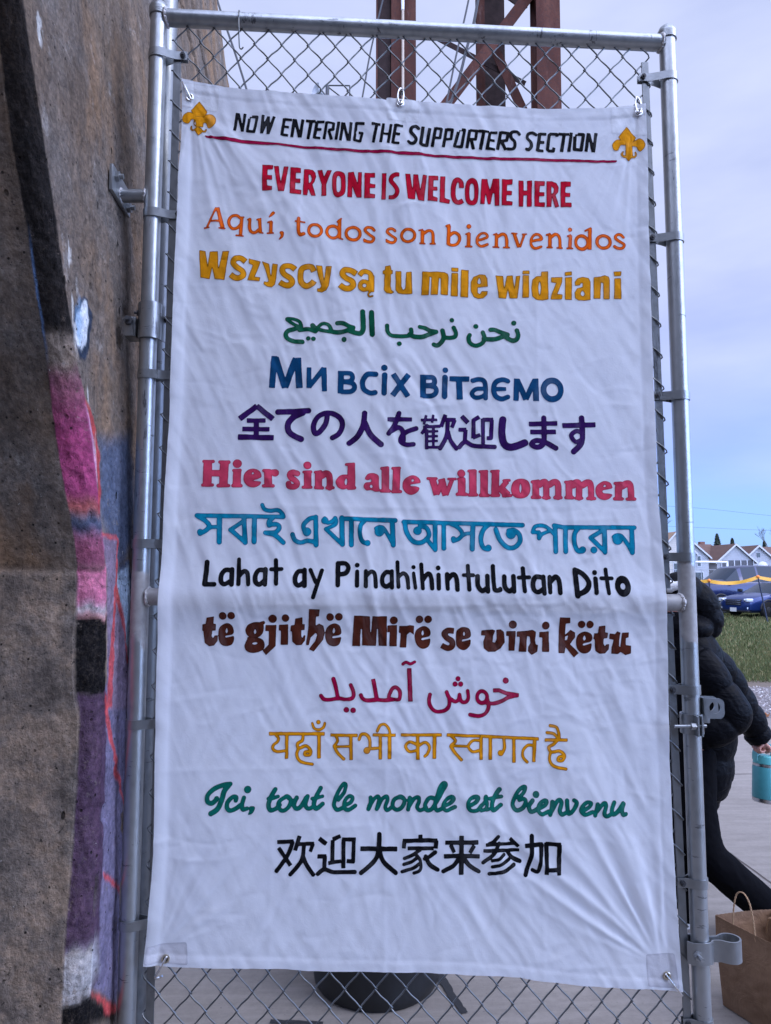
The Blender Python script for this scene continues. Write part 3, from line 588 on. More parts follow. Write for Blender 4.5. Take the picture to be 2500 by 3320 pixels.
# flat tension bars threaded through the end loops
def bar(a, b):
    a, b = Vector(a), Vector(b); d = b - a
    mb = MB(); hw, ht = .0092, .0026
    v = [a + Vector((sx * hw, sy * ht, 0)) for sx, sy in ((-1, -1), (1, -1), (1, 1), (-1, 1))] + [b + Vector((sx * hw, sy * ht, 0)) for sx, sy in ((-1, -1), (1, -1), (1, 1), (-1, 1))]
    mb.add(v, [(3, 2, 1, 0), (4, 5, 6, 7)] + [(k, (k + 1) % 4, 4 + (k + 1) % 4, 4 + k) for k in range(4)]); return mb.build('tension_bar', 'galvanized_bar', gate, smooth=False)
bar((.0485, 0, 2.962), (.0500, 0, 1.585)); bar((.0505, 0, 1.505), (.0525, 0, .14))
bar((1.2945, 0, 2.985), (1.3062, 0, 1.572)); bar((1.3100, 0, 1.508), (1.3260, 0, .14))
def bolt(c, axis, r=.0058, L=.016, name='bolt', parent=gate, mat='dark_steel', nut=True):
    c = Vector(c); ax = Vector(axis).normalized(); mb = MB(); Q = Vector((0, 0, 1)).rotation_difference(ax).to_matrix()
    h = [(r * 1.75 * math.cos(math.pi / 3 * k), r * 1.75 * math.sin(math.pi / 3 * k)) for k in range(6)]
    v = [Q @ Vector((x, y, 0)) + c for x, y in h] + [Q @ Vector((x, y, r * 1.1)) + c for x, y in h]
    mb.add(v, [(5, 4, 3, 2, 1, 0), (6, 7, 8, 9, 10, 11)] + [(k, (k + 1) % 6, 6 + (k + 1) % 6, 6 + k) for k in range(6)])
    mb.cyl(c + ax * r * 1.0, c + ax * L, r * .82, 14); return mb.build(name, mat, parent, angle=30)
def band(px, z, sgn, reach, h=.022):
    """tension band: wraps the pipe, its two straps run to the bar and are bolted together"""
    r = PR + .0016; path = []
    for k in range(17):
        a = math.pi * (.5 + k / 16.0); path.append((px + sgn * r * math.cos(a), -r * -math.sin(a) * -1))
    f = [(px + sgn * reach, -.0062), (px + sgn * reach * .62, -.0065), (px + sgn * reach * .40, -.0125), (px + sgn * .010, -r * .98)]
    path = f + [(px + sgn * r * math.cos(a), r * math.sin(a)) for a in np.linspace(-math.pi / 2, -math.pi * 1.5, 17)] + [(x, -y) for x, y in f[::-1]]
    b = MB().strap(path, z - h / 2, z + h / 2, .0022).build('tension_band', 'galvanized_fitting', gate, angle=45)
    bolt((px + sgn * (reach - .011), -.0075, z), (0, -1, 0), .0042, .0095, 'bolt', b)
for z in (2.953, 2.520, 2.101, 1.679, 1.249, .793): band(-.002, z, 1, .077)
for z, rch in ((2.939, .084), (2.490, .074), (2.066, .073), (1.651, .066), (1.322, .060), (.862, .052), (.540, .05)): band(1.359, z, -1, rch)
# hinge clamp round the left upright
hz_ = 2.238; r = PR + .006
path = [(.040, .034), (.034, .012)] + [(r * math.cos(a), r * math.sin(a)) for a in np.linspace(.25, -math.pi, 20)] + [(-r - .002, .02), (-.036, .045)]
hc = MB().strap(path, hz_ - .046, hz_ + .046, .004).build('hinge_clamp', 'galvanized_fitting', gate, angle=45)
MB().box((-.0465, .012, hz_ - .015), (.030, .05, .050), None, .003).build('hinge_block', 'galvanized_fitting', hc, angle=35)
bolt((-.0485, -.013, hz_ - .002), (0, -1, .15), .0068, .018, 'bolt', hc); bolt((-.028, -.004, hz_ + .022), (-1, -.3, 0), .0042, .011, 'bolt', hc); bolt((.037, .014, hz_ + .012), (.8, -.5, 0), .005, .007, 'bolt', hc)
# latch collar on the right upright
px, lz = 1.359, 1.240; r = PR + .0045
lc = MB().strap([(px + .004, -.048), (px + .004, -.030)] + [(px + r * math.cos(a), r * math.sin(a)) for a in np.linspace(-math.pi / 2 + .2, math.pi * 1.5 - .22, 30)] + [(px - .006, -.030), (px - .006, -.048)], lz - .024, lz + .024, .0042).build('latch_collar', 'galvanized_fitting', gate, angle=45)
poly = [(px + .022, lz + .014), (px + .022, lz + .064), (px + .066, lz + .062), (px + .073, lz + .055), (px + .074, lz + .022), (px + .067, lz + .0135)]
bm = bmesh.new(); oc = (px + .050, lz + .040); hr = .0145; nh = 24     # plate with a round hole
outer = []
for k in range(nh):
    a = 2 * math.pi * k / nh; d = (math.cos(a), math.sin(a)); best = .2
    for i in range(len(poly)):
        p, q_ = poly[i], poly[(i + 1) % len(poly)]; ex, ez = q_[0] - p[0], q_[1] - p[1]; den = d[0] * ez - d[1] * ex
        if abs(den) > 1e-9:
            t = ((p[0] - oc[0]) * ez - (p[1] - oc[1]) * ex) / den; u = ((p[0] - oc[0]) * d[1] - (p[1] - oc[1]) * d[0]) / den
            if t > 0 and -1e-6 <= u <= 1 + 1e-6: best = min(best, t)
    outer.append((oc[0] + d[0] * best, oc[1] + d[1] * best))
mb = MB()
for yy0, yy1 in ((-.021, -.0165), (.009, .0135)):
    v = []
    for k in range(nh):
        a = 2 * math.pi * k / nh; ix, iz = oc[0] + hr * math.cos(a), oc[1] + hr * math.sin(a)
        v += [(ix, yy0, iz), (outer[k][0], yy0, outer[k][1]), (outer[k][0], yy1, outer[k][1]), (ix, yy1, iz)]
    f = []
    for k in range(nh):
        a, b = k * 4, ((k + 1) % nh) * 4
        for s_ in range(4): f.append((a + s_, b + s_, b + (s_ + 1) % 4, a + (s_ + 1) % 4))
    mb.add(v, f)
mb.box((px + .0235, -.004, lz + .039), (.0035, .034, .049)); mb.box((px + .028, -.0187, lz + .012), (.016, .0042, .018), None, .001)
mb.build('latch_plate', 'galvanized_fitting', lc, angle=35)
MB().cyl((px - .062, -.040, lz), (px + .016, -.040, lz), .0042, 14).build('latch_bolt', 'galvanized_fitting', lc)
mb = MB(); h = [(.0085 * math.cos(math.pi / 3 * k), .0085 * math.sin(math.pi / 3 * k)) for k in range(6)]
mb.prism([(a - .040, b + lz) for a, b in h], 'x', px - .022, px - .0095); mb.build('hex_nut', 'galvanized_fitting', lc, smooth=False)
# loop clamp low on the right upright
lz = .708; r = PR + .0025; Lx, Lr = px + .074, .0245
def loop_path(s):
    return [(px - .036, s * .011), (px - .026, s * .0225), (px - .010, s * r), (px + .008, s * r), (px + .020, s * .019), (px + .027, s * .0095), (px + .046, s * .0095), (px + .056, s * .0165)]
path = loop_path(-1) + [(Lx + Lr * math.cos(a), Lr * .92 * math.sin(a)) for a in np.linspace(-2.0, 2.0, 22)] + loop_path(1)[::-1]
lc2 = MB().strap(path, lz - .028, lz + .022, .0042).build('loop_clamp', 'galvanized_fitting', gate, angle=50)
bolt((px - .020, -.0245, lz - .004), (.25, -1, -.12), .0062, .020, 'bolt', lc2, 'galvanized_fitting')
# wall bracket welded to the left upright
wb = MB(); pl = [(-.098, 2.548), (-.098, 2.614)]
wb.box((-.086, .000, 2.581), (.009, .142, .066), None, .0015); br = wb.build('wall_bracket', 'galvanized_fitting', gate, angle=35)
MB().tube([(-.084, .0, 2.569), (-.060, .0, 2.570), (-.020, .0, 2.571)], .0165, 24).build('bracket_arm', 'galvanized_fitting', br)
bolt((-.0815, -.046, 2.595), (1, 0, 0), .0078, .018, 'anchor_bolt', br, 'galvanized_fitting'); bolt((-.0815, .05, 2.565), (1, 0, 0), .0078, .018, 'anchor_bolt', br, 'galvanized_fitting')
weld((-.024, 0, 2.571), -1, .0165, 36, .0035); weld((-.081, 0, 2.569), 1, .0165, 36, .004)
# tie wire over the top rail
zz = 3.0605
m = MB(); m.tube(catmull([(.2075 + .001 * math.sin(a), -.0235 * math.sin(a), zz + .0235 * math.cos(a)) for a in np.linspace(-.8, math.pi * .62, 14)] + [(.209, -.020, 3.025), (.2095, -.012, 2.995), (.210, -.006, 2.982), (.2145, -.006, 2.9775), (.2195, -.006, 2.983)], 3), .0017, 7)
m.build('tie_wire', 'galvanized_wire', gate)
# fixed post standing behind the gate
fp = thing('fence_post', 'thick galvanized post standing just behind the left upright of the gate', 'post', (-.014, .10, 0))
pipe('post_pipe', (-.014, .10, 0), (-.012, .10, 3.24), .0302, 'galvanized_bar', parent=fp)
MB().lathe([(.034, -.03), (.0345, 0), (.03, .012), (.016, .024), (.0001, .028)], (-.012, .10, 3.24), 32).build('post_cap', 'galvanized_fitting', fp)


# painted lettering, in tenths of a millimetre on the banner plane: stroke kind + width, then x z pairs
TEXT = {
'now_line': ('black', """f87 2096 27936 2034 27449;f87 2119 27925 2235 27436;f87 2298 27923 2232 27427;f84 2413 27854 2607 27840 2531 27429 2360 27440 2413 27854;f87 2762 27894 2726 27395;f88 2725 27411 2908 27850;f87 2900 27850 2897 27369;f88 2897 27385 3053 27851;f91 3309 27819 3247 27340;f84 3309 27791 3504 27785;f84 3286 27588 3431 27580;f84 3255 27364 3411 27349;f88 3565 27812 3503 27316;f88 3588 27800 3705 27322;f88 3787 27811 3717 27322;f84 3864 27777 4113 27769;f92 4002 27766 3923 27273;f92 4151 27763 4080 27290;f84 4151 27754 4347 27745;f84 4119 27546 4272 27539;f84 4079 27318 4244 27303;f88 4408 27759 4336 27270;f84 4408 27735 4585 27720 4568 27529 4441 27512;f88 4457 27509 4528 27268;f88 4715 27777 4647 27260;f88 4823 27757 4758 27243;f88 4842 27749 4965 27258;f88 5038 27772 4988 27250;f85 5385 27727 5173 27740 5122 27287 5272 27268 5325 27484 5233 27494;f85 5567 27729 5802 27720;f92 5706 27721 5607 27226;f89 5883 27760 5800 27216;f89 6081 27750 5997 27210;f77 5845 27477 6039 27471;f93 6197 27754 6116 27218;f85 6197 27729 6391 27723;f85 6162 27496 6313 27488;f85 6116 27250 6298 27236;s99 6794 27679 6722 27731 6623 27690 6591 27572 6674 27466 6726 27367 6682 27266 6594 27242 6531 27286;f100 6917 27725 6852 27251 6896 27223 7011 27218 7092 27689;f95 7248 27719 7154 27189;f88 7248 27694 7400 27678 7362 27430 7215 27425;f96 7535 27704 7445 27182;f88 7535 27674 7687 27663 7649 27414 7506 27409;f96 7863 27677 8011 27673 7928 27214 7740 27225 7863 27677;f96 8147 27690 8063 27172;f88 8147 27674 8332 27663 8301 27435 8145 27422;f96 8185 27406 8243 27157;f88 8376 27660 8673 27653;f100 8520 27652 8423 27154;f100 8689 27658 8595 27151;f89 8689 27649 8881 27639;f88 8654 27421 8806 27418;f88 8603 27185 8811 27167;f96 8970 27667 8876 27169;f88 8970 27642 9163 27623 9124 27424 8947 27406;f96 8983 27403 9092 27159;s96 9461 27616 9405 27673 9292 27669 9227 27600 9249 27483 9329 27401 9335 27275 9278 27198 9145 27194;s97 9909 27631 9809 27678 9703 27637 9677 27522 9764 27415 9778 27290 9708 27203 9648 27210;f101 10019 27685 9941 27169;f89 10019 27660 10193 27657;f89 9982 27431 10132 27427;f89 9942 27198 10107 27187;f93 10471 27590 10464 27657 10310 27669 10269 27634 10213 27232 10253 27195 10366 27191 10392 27292;f89 10513 27667 10805 27664;f101 10667 27655 10584 27172;f93 10859 27721 10778 27178;f98 10959 27678 11179 27664 11104 27231 10925 27238 10959 27678;f93 11310 27710 11232 27188;f94 11318 27694 11427 27186;f94 11514 27717 11435 27182"""),
'swoosh': ('crimson', """p 1260 27283 1403 27284 1971 27226 3110 27129 4254 27069 5404 27037 6816 27004 6908 26914 5404 26952 4255 26996 3111 27061 1973 27109 1594 27181 1329 27221;p 6254 26998 7523 26972 8721 26950 9926 26975 11341 26965 12032 26973 12076 26949 12009 26905 11136 26891 9723 26889 8720 26871 7523 26897 6254 26919"""),
'fleur': ('gold', """p 1116 28222 1201 28120 1311 27970 1324 27914 1259 27790 1013 27798 966 27877 911 27948 1006 28081;q 1044 27767 996 27862 882 27903 770 27858 705 27763 708 27651 778 27589 860 27583 904 27641 933 27699 986 27700 1039 27686;q 1233 27781 1329 27857 1442 27869 1527 27804 1556 27695 1525 27573 1443 27498 1368 27488 1329 27551 1304 27622 1259 27641 1221 27632;p 1020 27806 1255 27802 1232 27507 1059 27501;s49 937 27522 932 27457 978 27418 1045 27445 1104 27487 1166 27441 1227 27394 1288 27388 1309 27445;p 1016 27412 1118 27246 1242 27387 1195 27474 1059 27485;s34 1016 27685 996 27588 1051 27517;p 12345 27923 12463 27770 12602 27625 12521 27513 12453 27443 12249 27436 12178 27527 12111 27618 12238 27783;q 12306 27438 12210 27519 12072 27545 11972 27465 11940 27350 11978 27258 12080 27236 12131 27314 12174 27391 12280 27386;q 12429 27442 12517 27517 12662 27593 12783 27525 12820 27399 12776 27292 12684 27226 12620 27287 12594 27362 12468 27392;p 12290 27467 12478 27460 12501 27114 12288 27108;s57 12226 27207 12191 27147 12230 27089 12304 27083 12383 27144 12459 27088 12541 27090 12583 27151 12569 27218;p 12271 27090 12377 26954 12492 27089 12429 27171 12339 27168"""),
'everyone': ('red', """p 2764 26528 3045 26525 3039 26405 2907 26395 2904 26238 3023 26245 3023 26116 2893 26112 2901 25962 3033 25949 3030 25837 2771 25824;p 3062 26503 3184 26501 3244 26047 3316 26505 3433 26503 3332 25813 3178 25808;p 3484 26488 3755 26482 3757 26342 3632 26335 3626 26184 3746 26182 3742 26067 3614 26072 3611 25890 3768 25881 3764 25761 3473 25769;p 3830 26456 3955 26469 4062 26455 4129 26381 4149 26270 4105 26142 4053 26057 4144 25752 4022 25749 3961 25914 3945 25928 3924 25751 3812 25754;h 3957 26320 3960 26076 4012 26125 4030 26224 3997 26307;p 4163 26466 4301 26465 4343 26275 4430 26455 4547 26455 4407 26081 4410 25768 4282 25764 4284 26063;q 4716 26449 4858 26403 4904 26250 4906 25955 4854 25800 4721 25726 4614 25779 4562 25945 4555 26211 4601 26395;k 4717 26312 4773 26232 4776 25952 4720 25866 4674 25935 4672 26229;p 4962 26414 5112 26430 5213 26118 5224 26422 5323 26431 5316 25743 5183 25745 5079 26030 5076 25742 4948 25747;p 5390 26419 5667 26424 5667 26295 5539 26285 5534 26128 5673 26121 5668 26014 5529 26010 5530 25853 5669 25845 5664 25733 5383 25731;p 5842 26413 5957 26410 5945 25713 5830 25710;g118 6296 26359 6183 26355 6092 26290 6081 26189 6173 26062 6232 25951 6216 25839 6130 25769 6012 25774;p 6442 26413 6578 26411 6636 25996 6656 26396 6781 26393 6838 25987 6905 26391 7012 26376 6932 25680 6779 25693 6713 25968 6701 25712 6511 25716;p 7050 26371 7311 26394 7310 26264 7186 26254 7179 26087 7286 26091 7286 25985 7170 25976 7169 25816 7291 25789 7284 25677 7024 25691;p 7360 26386 7497 26396 7482 25809 7522 25780 7618 25759 7594 25644 7333 25670;g134 7919 26094 7908 26245 7827 26315 7746 26252 7704 26088 7702 25876 7748 25739 7840 25693 7957 25750;q 8189 26374 8311 26311 8361 26122 8353 25834 8299 25666 8182 25618 8066 25669 8010 25824 8012 26112 8072 26304;k 8187 26214 8245 26133 8242 25846 8183 25754 8132 25843 8134 26130;p 8442 26361 8603 26365 8666 26040 8743 26360 8913 26365 8909 25632 8787 25635 8782 25967 8739 25981 8677 25668 8604 25666 8549 25960 8516 25651 8397 25654;p 8983 26352 9264 26361 9253 26217 9115 26204 9110 26043 9245 26041 9234 25919 9103 25922 9095 25764 9255 25753 9245 25641 8962 25633;p 9422 26344 9557 26342 9558 26065 9646 26068 9650 26332 9777 26348 9765 25637 9627 25628 9638 25937 9550 25928 9536 25619 9411 25622;p 9841 26332 10121 26340 10112 26212 9986 26208 9974 26037 10106 26041 10098 25929 9966 25925 9963 25764 10116 25762 10107 25635 9829 25639;p 10165 26341 10312 26352 10429 26312 10486 26198 10468 26046 10402 25968 10495 25658 10377 25624 10304 25919 10284 25640 10146 25636;h 10295 26217 10290 25980 10344 26042 10358 26149;p 10542 26352 10819 26361 10816 26223 10677 26210 10662 26051 10801 26049 10789 25933 10657 25935 10654 25777 10821 25776 10819 25654 10527 25646"""),
'aqui': ('orange', """f60 1628 25358 1399 24831;f104 1648 25366 1788 24838;f57 1496 24993 1747 25007;f44 1316 24805 1466 24823;f44 1684 24821 1863 24812;s81 2216 25118 2131 25180 2003 25141 1942 25022 1962 24899 2044 24823 2154 24847 2237 24942;f94 2266 25155 2243 24652;f47 2115 24649 2327 24633;r40 2240 25126 2314 25139;s88 2470 25072 2464 24884 2503 24764 2605 24732 2718 24812;f91 2719 25103 2746 24725;f40 2396 25066 2497 25090;f41 2639 25059 2767 25105;r47 2719 24735 2807 24716;f91 3012 25026 3010 24721;f44 2917 24988 3038 25034;f44 2902 24711 3091 24723;q 2952 25138 3048 25290 3109 25249 2996 25146;q 3232 24748 3300 24774 3344 24722 3322 24616 3205 24542 3248 24614 3261 24667;s95 3715 25105 3711 24916 3713 24760 3762 24683 3850 24707;f51 3615 25031 3883 25013;p 3672 25033 3722 25141 3764 25024;e82 4134 24810 163 163;e82 4590 24800 157 163;f95 4757 25133 4758 24634;r48 4703 25070 4798 25159;r48 4748 24644 4836 24618;e85 5105 24771 178 167;s79 5648 24874 5573 24950 5463 24948 5412 24868 5515 24771 5635 24681 5588 24580 5478 24577 5396 24611;f41 5634 24941 5648 24845;f41 5382 24660 5396 24554;s79 6184 24873 6122 24929 6019 24919 5984 24840 6081 24756 6197 24670 6170 24580 6067 24560 5978 24597;f41 6183 24931 6197 24838;f41 5957 24654 5964 24547;e82 6519 24740 168 162;f97 6892 24896 6884 24536;s86 6922 24808 7034 24881 7132 24860 7161 24748 7160 24555;f45 6780 24874 6911 24916;f45 6806 24534 6966 24526;f45 7071 24537 7227 24537;f97 7582 25050 7556 24526;s82 7603 24786 7716 24875 7836 24816 7857 24688 7781 24566 7657 24524 7556 24545;r49 7514 25029 7597 25070;f101 8099 24869 8088 24519;f45 8008 24828 8121 24877;f45 7994 24505 8190 24510;d64 8104 25048;s75 8334 24681 8474 24723 8579 24772 8543 24857 8422 24862 8323 24750 8314 24610 8407 24520 8577 24570;f98 8826 24868 8814 24514;s87 8851 24787 8965 24868 9052 24835 9088 24719 9085 24525;f45 8731 24838 8845 24888;f45 8704 24507 8896 24504;f45 8983 24507 9168 24507;f94 9279 24880 9406 24513;f68 9555 24875 9428 24514;f42 9203 24889 9373 24882;f42 9487 24873 9631 24885;s76 9741 24693 9882 24727 10000 24761 9941 24869 9828 24870 9735 24755 9728 24599 9821 24500 9989 24551;f99 10227 24892 10216 24541;s87 10263 24815 10367 24896 10454 24859 10486 24735 10486 24547;f46 10124 24866 10246 24916;f46 10125 24531 10296 24531;f46 10390 24526 10561 24526;f99 10771 24890 10751 24538;f46 10682 24849 10790 24899;f46 10656 24524 10839 24529;d57 10762 25035;e84 11067 24698 160 180;f103 11290 25088 11273 24512;r54 11170 25018 11310 25089;e88 11644 24725 176 168;s80 12177 24863 12098 24932 12002 24922 11961 24834 12074 24743 12186 24660 12145 24572 12030 24558 11932 24606"""),
'wszyscy': ('gold', """p 1213 24232 1374 24215 1437 23817 1475 24204 1682 24216 1712 23771 1799 24211 1977 24209 1866 23454 1616 23473 1552 23768 1499 23470 1258 23513;g154 2391 23945 2255 24036 2115 23991 2084 23885 2177 23782 2312 23691 2338 23586 2249 23511 2132 23519 2017 23593;p 2463 24045 2760 23971 2735 23865 2626 23565 2761 23551 2746 23445 2441 23463 2459 23561 2567 23861 2466 23904;p 2793 23982 2979 23916 3028 23602 3063 23925 3198 23901 3170 23542 3140 23367 3057 23288 2939 23310 2844 23378 2863 23448 2944 23432 2970 23468 2881 23763;g155 3645 23770 3519 23859 3368 23845 3312 23749 3371 23634 3524 23533 3569 23429 3493 23346 3375 23354 3249 23432;g155 4119 23711 4060 23826 3941 23847 3807 23785 3776 23591 3812 23416 3931 23332 4065 23387 4128 23472;p 4161 23881 4330 23878 4378 23499 4415 23869 4574 23862 4504 23344 4438 23220 4320 23176 4202 23197 4201 23278 4268 23286 4302 23340 4214 23636;g163 5196 23693 5060 23775 4907 23785 4840 23685 4926 23581 5079 23497 5113 23392 5029 23310 4894 23300 4771 23381;g136 5271 23653 5366 23760 5495 23756 5571 23673 5578 23526;f163 5581 23681 5572 23216;e122 5402 23388 109 109;s48 5555 23226 5498 23166 5532 23103 5614 23119;p 5928 23922 6065 23943 6092 23819 6133 23813 6123 23714 6082 23706 6076 23396 6100 23291 6168 23240 6083 23196 5964 23211 5895 23286 5911 23709 5867 23715 5870 23807 5918 23823;p 6191 23793 6349 23790 6349 23384 6389 23297 6441 23333 6465 23775 6612 23789 6628 23197 6560 23185 6389 23184 6253 23206 6195 23293;p 6878 23782 7075 23775 7243 23791 7448 23784 7540 23748 7566 23671 7537 23173 7351 23177 7354 23609 7316 23627 7277 23168 7092 23171 7112 23623 7075 23641 7043 23155 6851 23170;p 7634 23777 7813 23781 7797 23159 7611 23163;p 7635 23911 7822 23927 7813 23811 7634 23807;p 7889 23890 8094 23887 8069 23138 7860 23149;p 8362 23774 8512 23758 8575 23675 8583 23444 8321 23419 8320 23285 8376 23248 8421 23326 8575 23329 8562 23233 8468 23143 8337 23121 8207 23168 8134 23320 8144 23569 8212 23705;k 8361 23670 8398 23555 8360 23524 8323 23554;p 8782 23749 8981 23742 9006 23415 9074 23744 9225 23759 9269 23421 9319 23738 9424 23752 9347 23146 9141 23142 9096 23379 9047 23128 8853 23143;p 9489 23772 9658 23776 9648 23168 9468 23164;p 9490 23888 9671 23900 9670 23803 9481 23791;p 9980 23880 10162 23896 10155 23140 10004 23110 9835 23118 9724 23200 9709 23430 9739 23662 9846 23750 9967 23764;k 9930 23609 9961 23436 9924 23243 9897 23434;p 10231 23731 10534 23746 10523 23602 10384 23283 10524 23275 10506 23147 10212 23141 10233 23268 10364 23580 10228 23596;p 10602 23739 10784 23755 10770 23137 10581 23141;p 10597 23883 10783 23906 10781 23802 10602 23778;p 10857 23629 10923 23720 11076 23769 11227 23742 11274 23638 11262 23155 11099 23133 10947 23130 10854 23185 10839 23339 10917 23457 11058 23491 11060 23595 11015 23594 10995 23536 10862 23525;k 11056 23390 11103 23306 11064 23248 11008 23285 11017 23351;p 11361 23768 11532 23787 11648 23829 11761 23793 11788 23689 11775 23185 11604 23182 11604 23607 11555 23625 11528 23192 11346 23188;p 11905 23757 12084 23761 12075 23192 11885 23199;p 11890 23935 12100 23940 12085 23812 11902 23800"""),
'arabic': ('green', """s120 9314 22292 9344 22161 9290 22046 9170 22032 9022 22115;d68 9236 22487;s120 8632 22295 8752 22298 8912 22235 9071 22181;s120 9071 22181 8910 22113 8749 22053 8589 22042 8449 22047;s116 8430 22214 8469 22072 8412 21941 8247 21865 8100 21927 8061 22065 8090 22138;d68 8252 22374;s111 7680 22322 7735 22189 7711 22091 7591 22056 7440 22061;d60 7634 22522;s119 7393 22248 7424 22073 7372 21951 7264 21863 7173 21886;s111 6817 22335 6936 22317 7075 22250 7234 22212;s119 7234 22212 7035 22144 6876 22076 6678 22080 6551 22135;s111 6591 22261 6598 22160 6519 22102 6282 22081 6084 22098 5997 22189 5981 22351;d63 6290 21879;r134 5585 22693 5606 22117;s134 5363 22705 5372 22421 5373 22238 5311 22136 5177 22134 5020 22187;s110 4719 22384 4861 22379 5019 22301 5129 22274;s118 5117 22246 4941 22178 4745 22146 4572 22171;d67 4895 21967;s102 4580 22163 4516 22315 4409 22370 4304 22340 4234 22245 4333 22183 4568 22163;s117 4196 22204 4100 22316 4157 22187;s109 4176 22155 4086 22186 3969 22208 3773 22188;s102 4234 22237 4176 22155 4086 22194;d59 3995 21967;d59 4124 21961;s94 3811 22310 3755 22422 3605 22476 3449 22473 3560 22378 3686 22308 3811 22270;s117 3803 22278 3648 22218 3500 22175 3428 22077 3480 21957 3652 21888 3848 21875"""),
'ukrainian': ('navy', """f150 3153 21510 3106 20692;f160 3182 21472 3429 20702;f161 3429 20716 3692 21461;f169 3739 21471 3787 20692;f123 4026 21224 4027 20691;f123 4027 20720 4400 21200;f132 4395 21225 4415 20615;f151 4822 21149 4817 20563;s123 4832 21081 5050 21084 5117 20983 5051 20885 4852 20868;s123 4852 20868 5109 20833 5166 20718 5072 20619 4854 20607;s133 5697 21075 5492 21062 5369 20890 5404 20682 5556 20588 5680 20599;r138 5921 21059 5908 20593;d81 5916 21249;f143 6136 21092 6508 20504;f143 6532 21088 6117 20528;f153 6892 21084 6890 20495;s125 6911 21016 7131 21019 7188 20918 7130 20819 6910 20811;s124 6910 20801 7178 20776 7225 20650 7129 20552 6909 20539;r144 7453 21024 7436 20537;d72 7459 21215;f135 7563 20997 8074 20995;f163 7813 20981 7824 20459;s125 8160 20957 8320 20998 8449 20952 8486 20791 8483 20512;s116 8462 20756 8245 20743 8138 20634 8219 20528 8387 20550 8485 20620;s126 9059 20961 8924 20998 8749 20927 8689 20750 8744 20565 8898 20499 9053 20550;f106 8703 20750 9017 20754;f145 9293 21033 9260 20455;f136 9302 21004 9517 20488;f136 9517 20498 9759 21011;f155 9769 21040 9778 20452;e146 10197 20752 224 245"""),
'japanese': ('purple', """f139 2737 20240 2314 19903;f140 2726 20240 3139 19908;f117 2493 19866 2961 19871;f117 2386 19653 3060 19650;f139 2279 19448 3170 19435;f134 2727 19863 2735 19453;r141 3260 20087 4022 20120;s151 3877 20060 3654 19966 3511 19770 3570 19553 3840 19408;s129 4495 20045 4453 19798 4303 19585 4186 19549 4150 19755 4271 19974 4523 20069 4778 19974 4870 19775 4781 19545 4625 19440;s141 5421 20069 5389 19781 5260 19493 5036 19308;s153 5428 19827 5571 19525 5831 19282;f108 5994 19921 6614 19929;s119 6284 20080 6165 19762 6023 19559;s119 6080 19617 6261 19723 6375 19632 6397 19391;s119 6716 19705 6477 19610 6352 19494 6329 19356 6477 19289 6647 19302;f74 6830 19914 7252 19931;f68 6967 20043 6909 19800;f68 7150 20062 7115 19848;f80 6886 19742 7331 19770;f80 7012 19812 6852 19569;f91 6977 19685 6976 19180;f63 6989 19628 7274 19643;f63 6988 19501 7262 19516;f63 6988 19381 7261 19395;f74 6953 19231 7306 19235;f74 7149 19756 7146 19233;f103 7459 20072 7343 19759;f97 7418 19939 7721 19942;f97 7698 19942 7617 19739;s108 7514 19853 7478 19518 7317 19206;s108 7525 19634 7592 19404 7727 19211;f120 7871 20043 8030 19871;f103 7788 19695 7988 19697;f103 7971 19697 7946 19408;s115 7807 19246 7957 19386 8185 19284 8700 19261;f103 8318 20025 8156 19930;f103 8168 19965 8164 19480;f97 8152 19491 8336 19563;f103 8410 19980 8403 19333;f104 8398 19957 8674 19960;f103 8639 19960 8611 19485 8496 19484;s184 8916 19963 8888 19592 8953 19327 9148 19260 9472 19379;f122 9589 19861 10313 19887;f122 9615 19658 10274 19666;s133 9968 20023 9973 19663 9956 19373 9793 19267 9644 19341 9761 19440 9997 19402 10266 19249;f134 10440 19831 11302 19865;s145 10944 20035 10959 19674 10923 19383 10715 19161;s116 10970 19628 10809 19696 10667 19578 10779 19417 10967 19500"""),
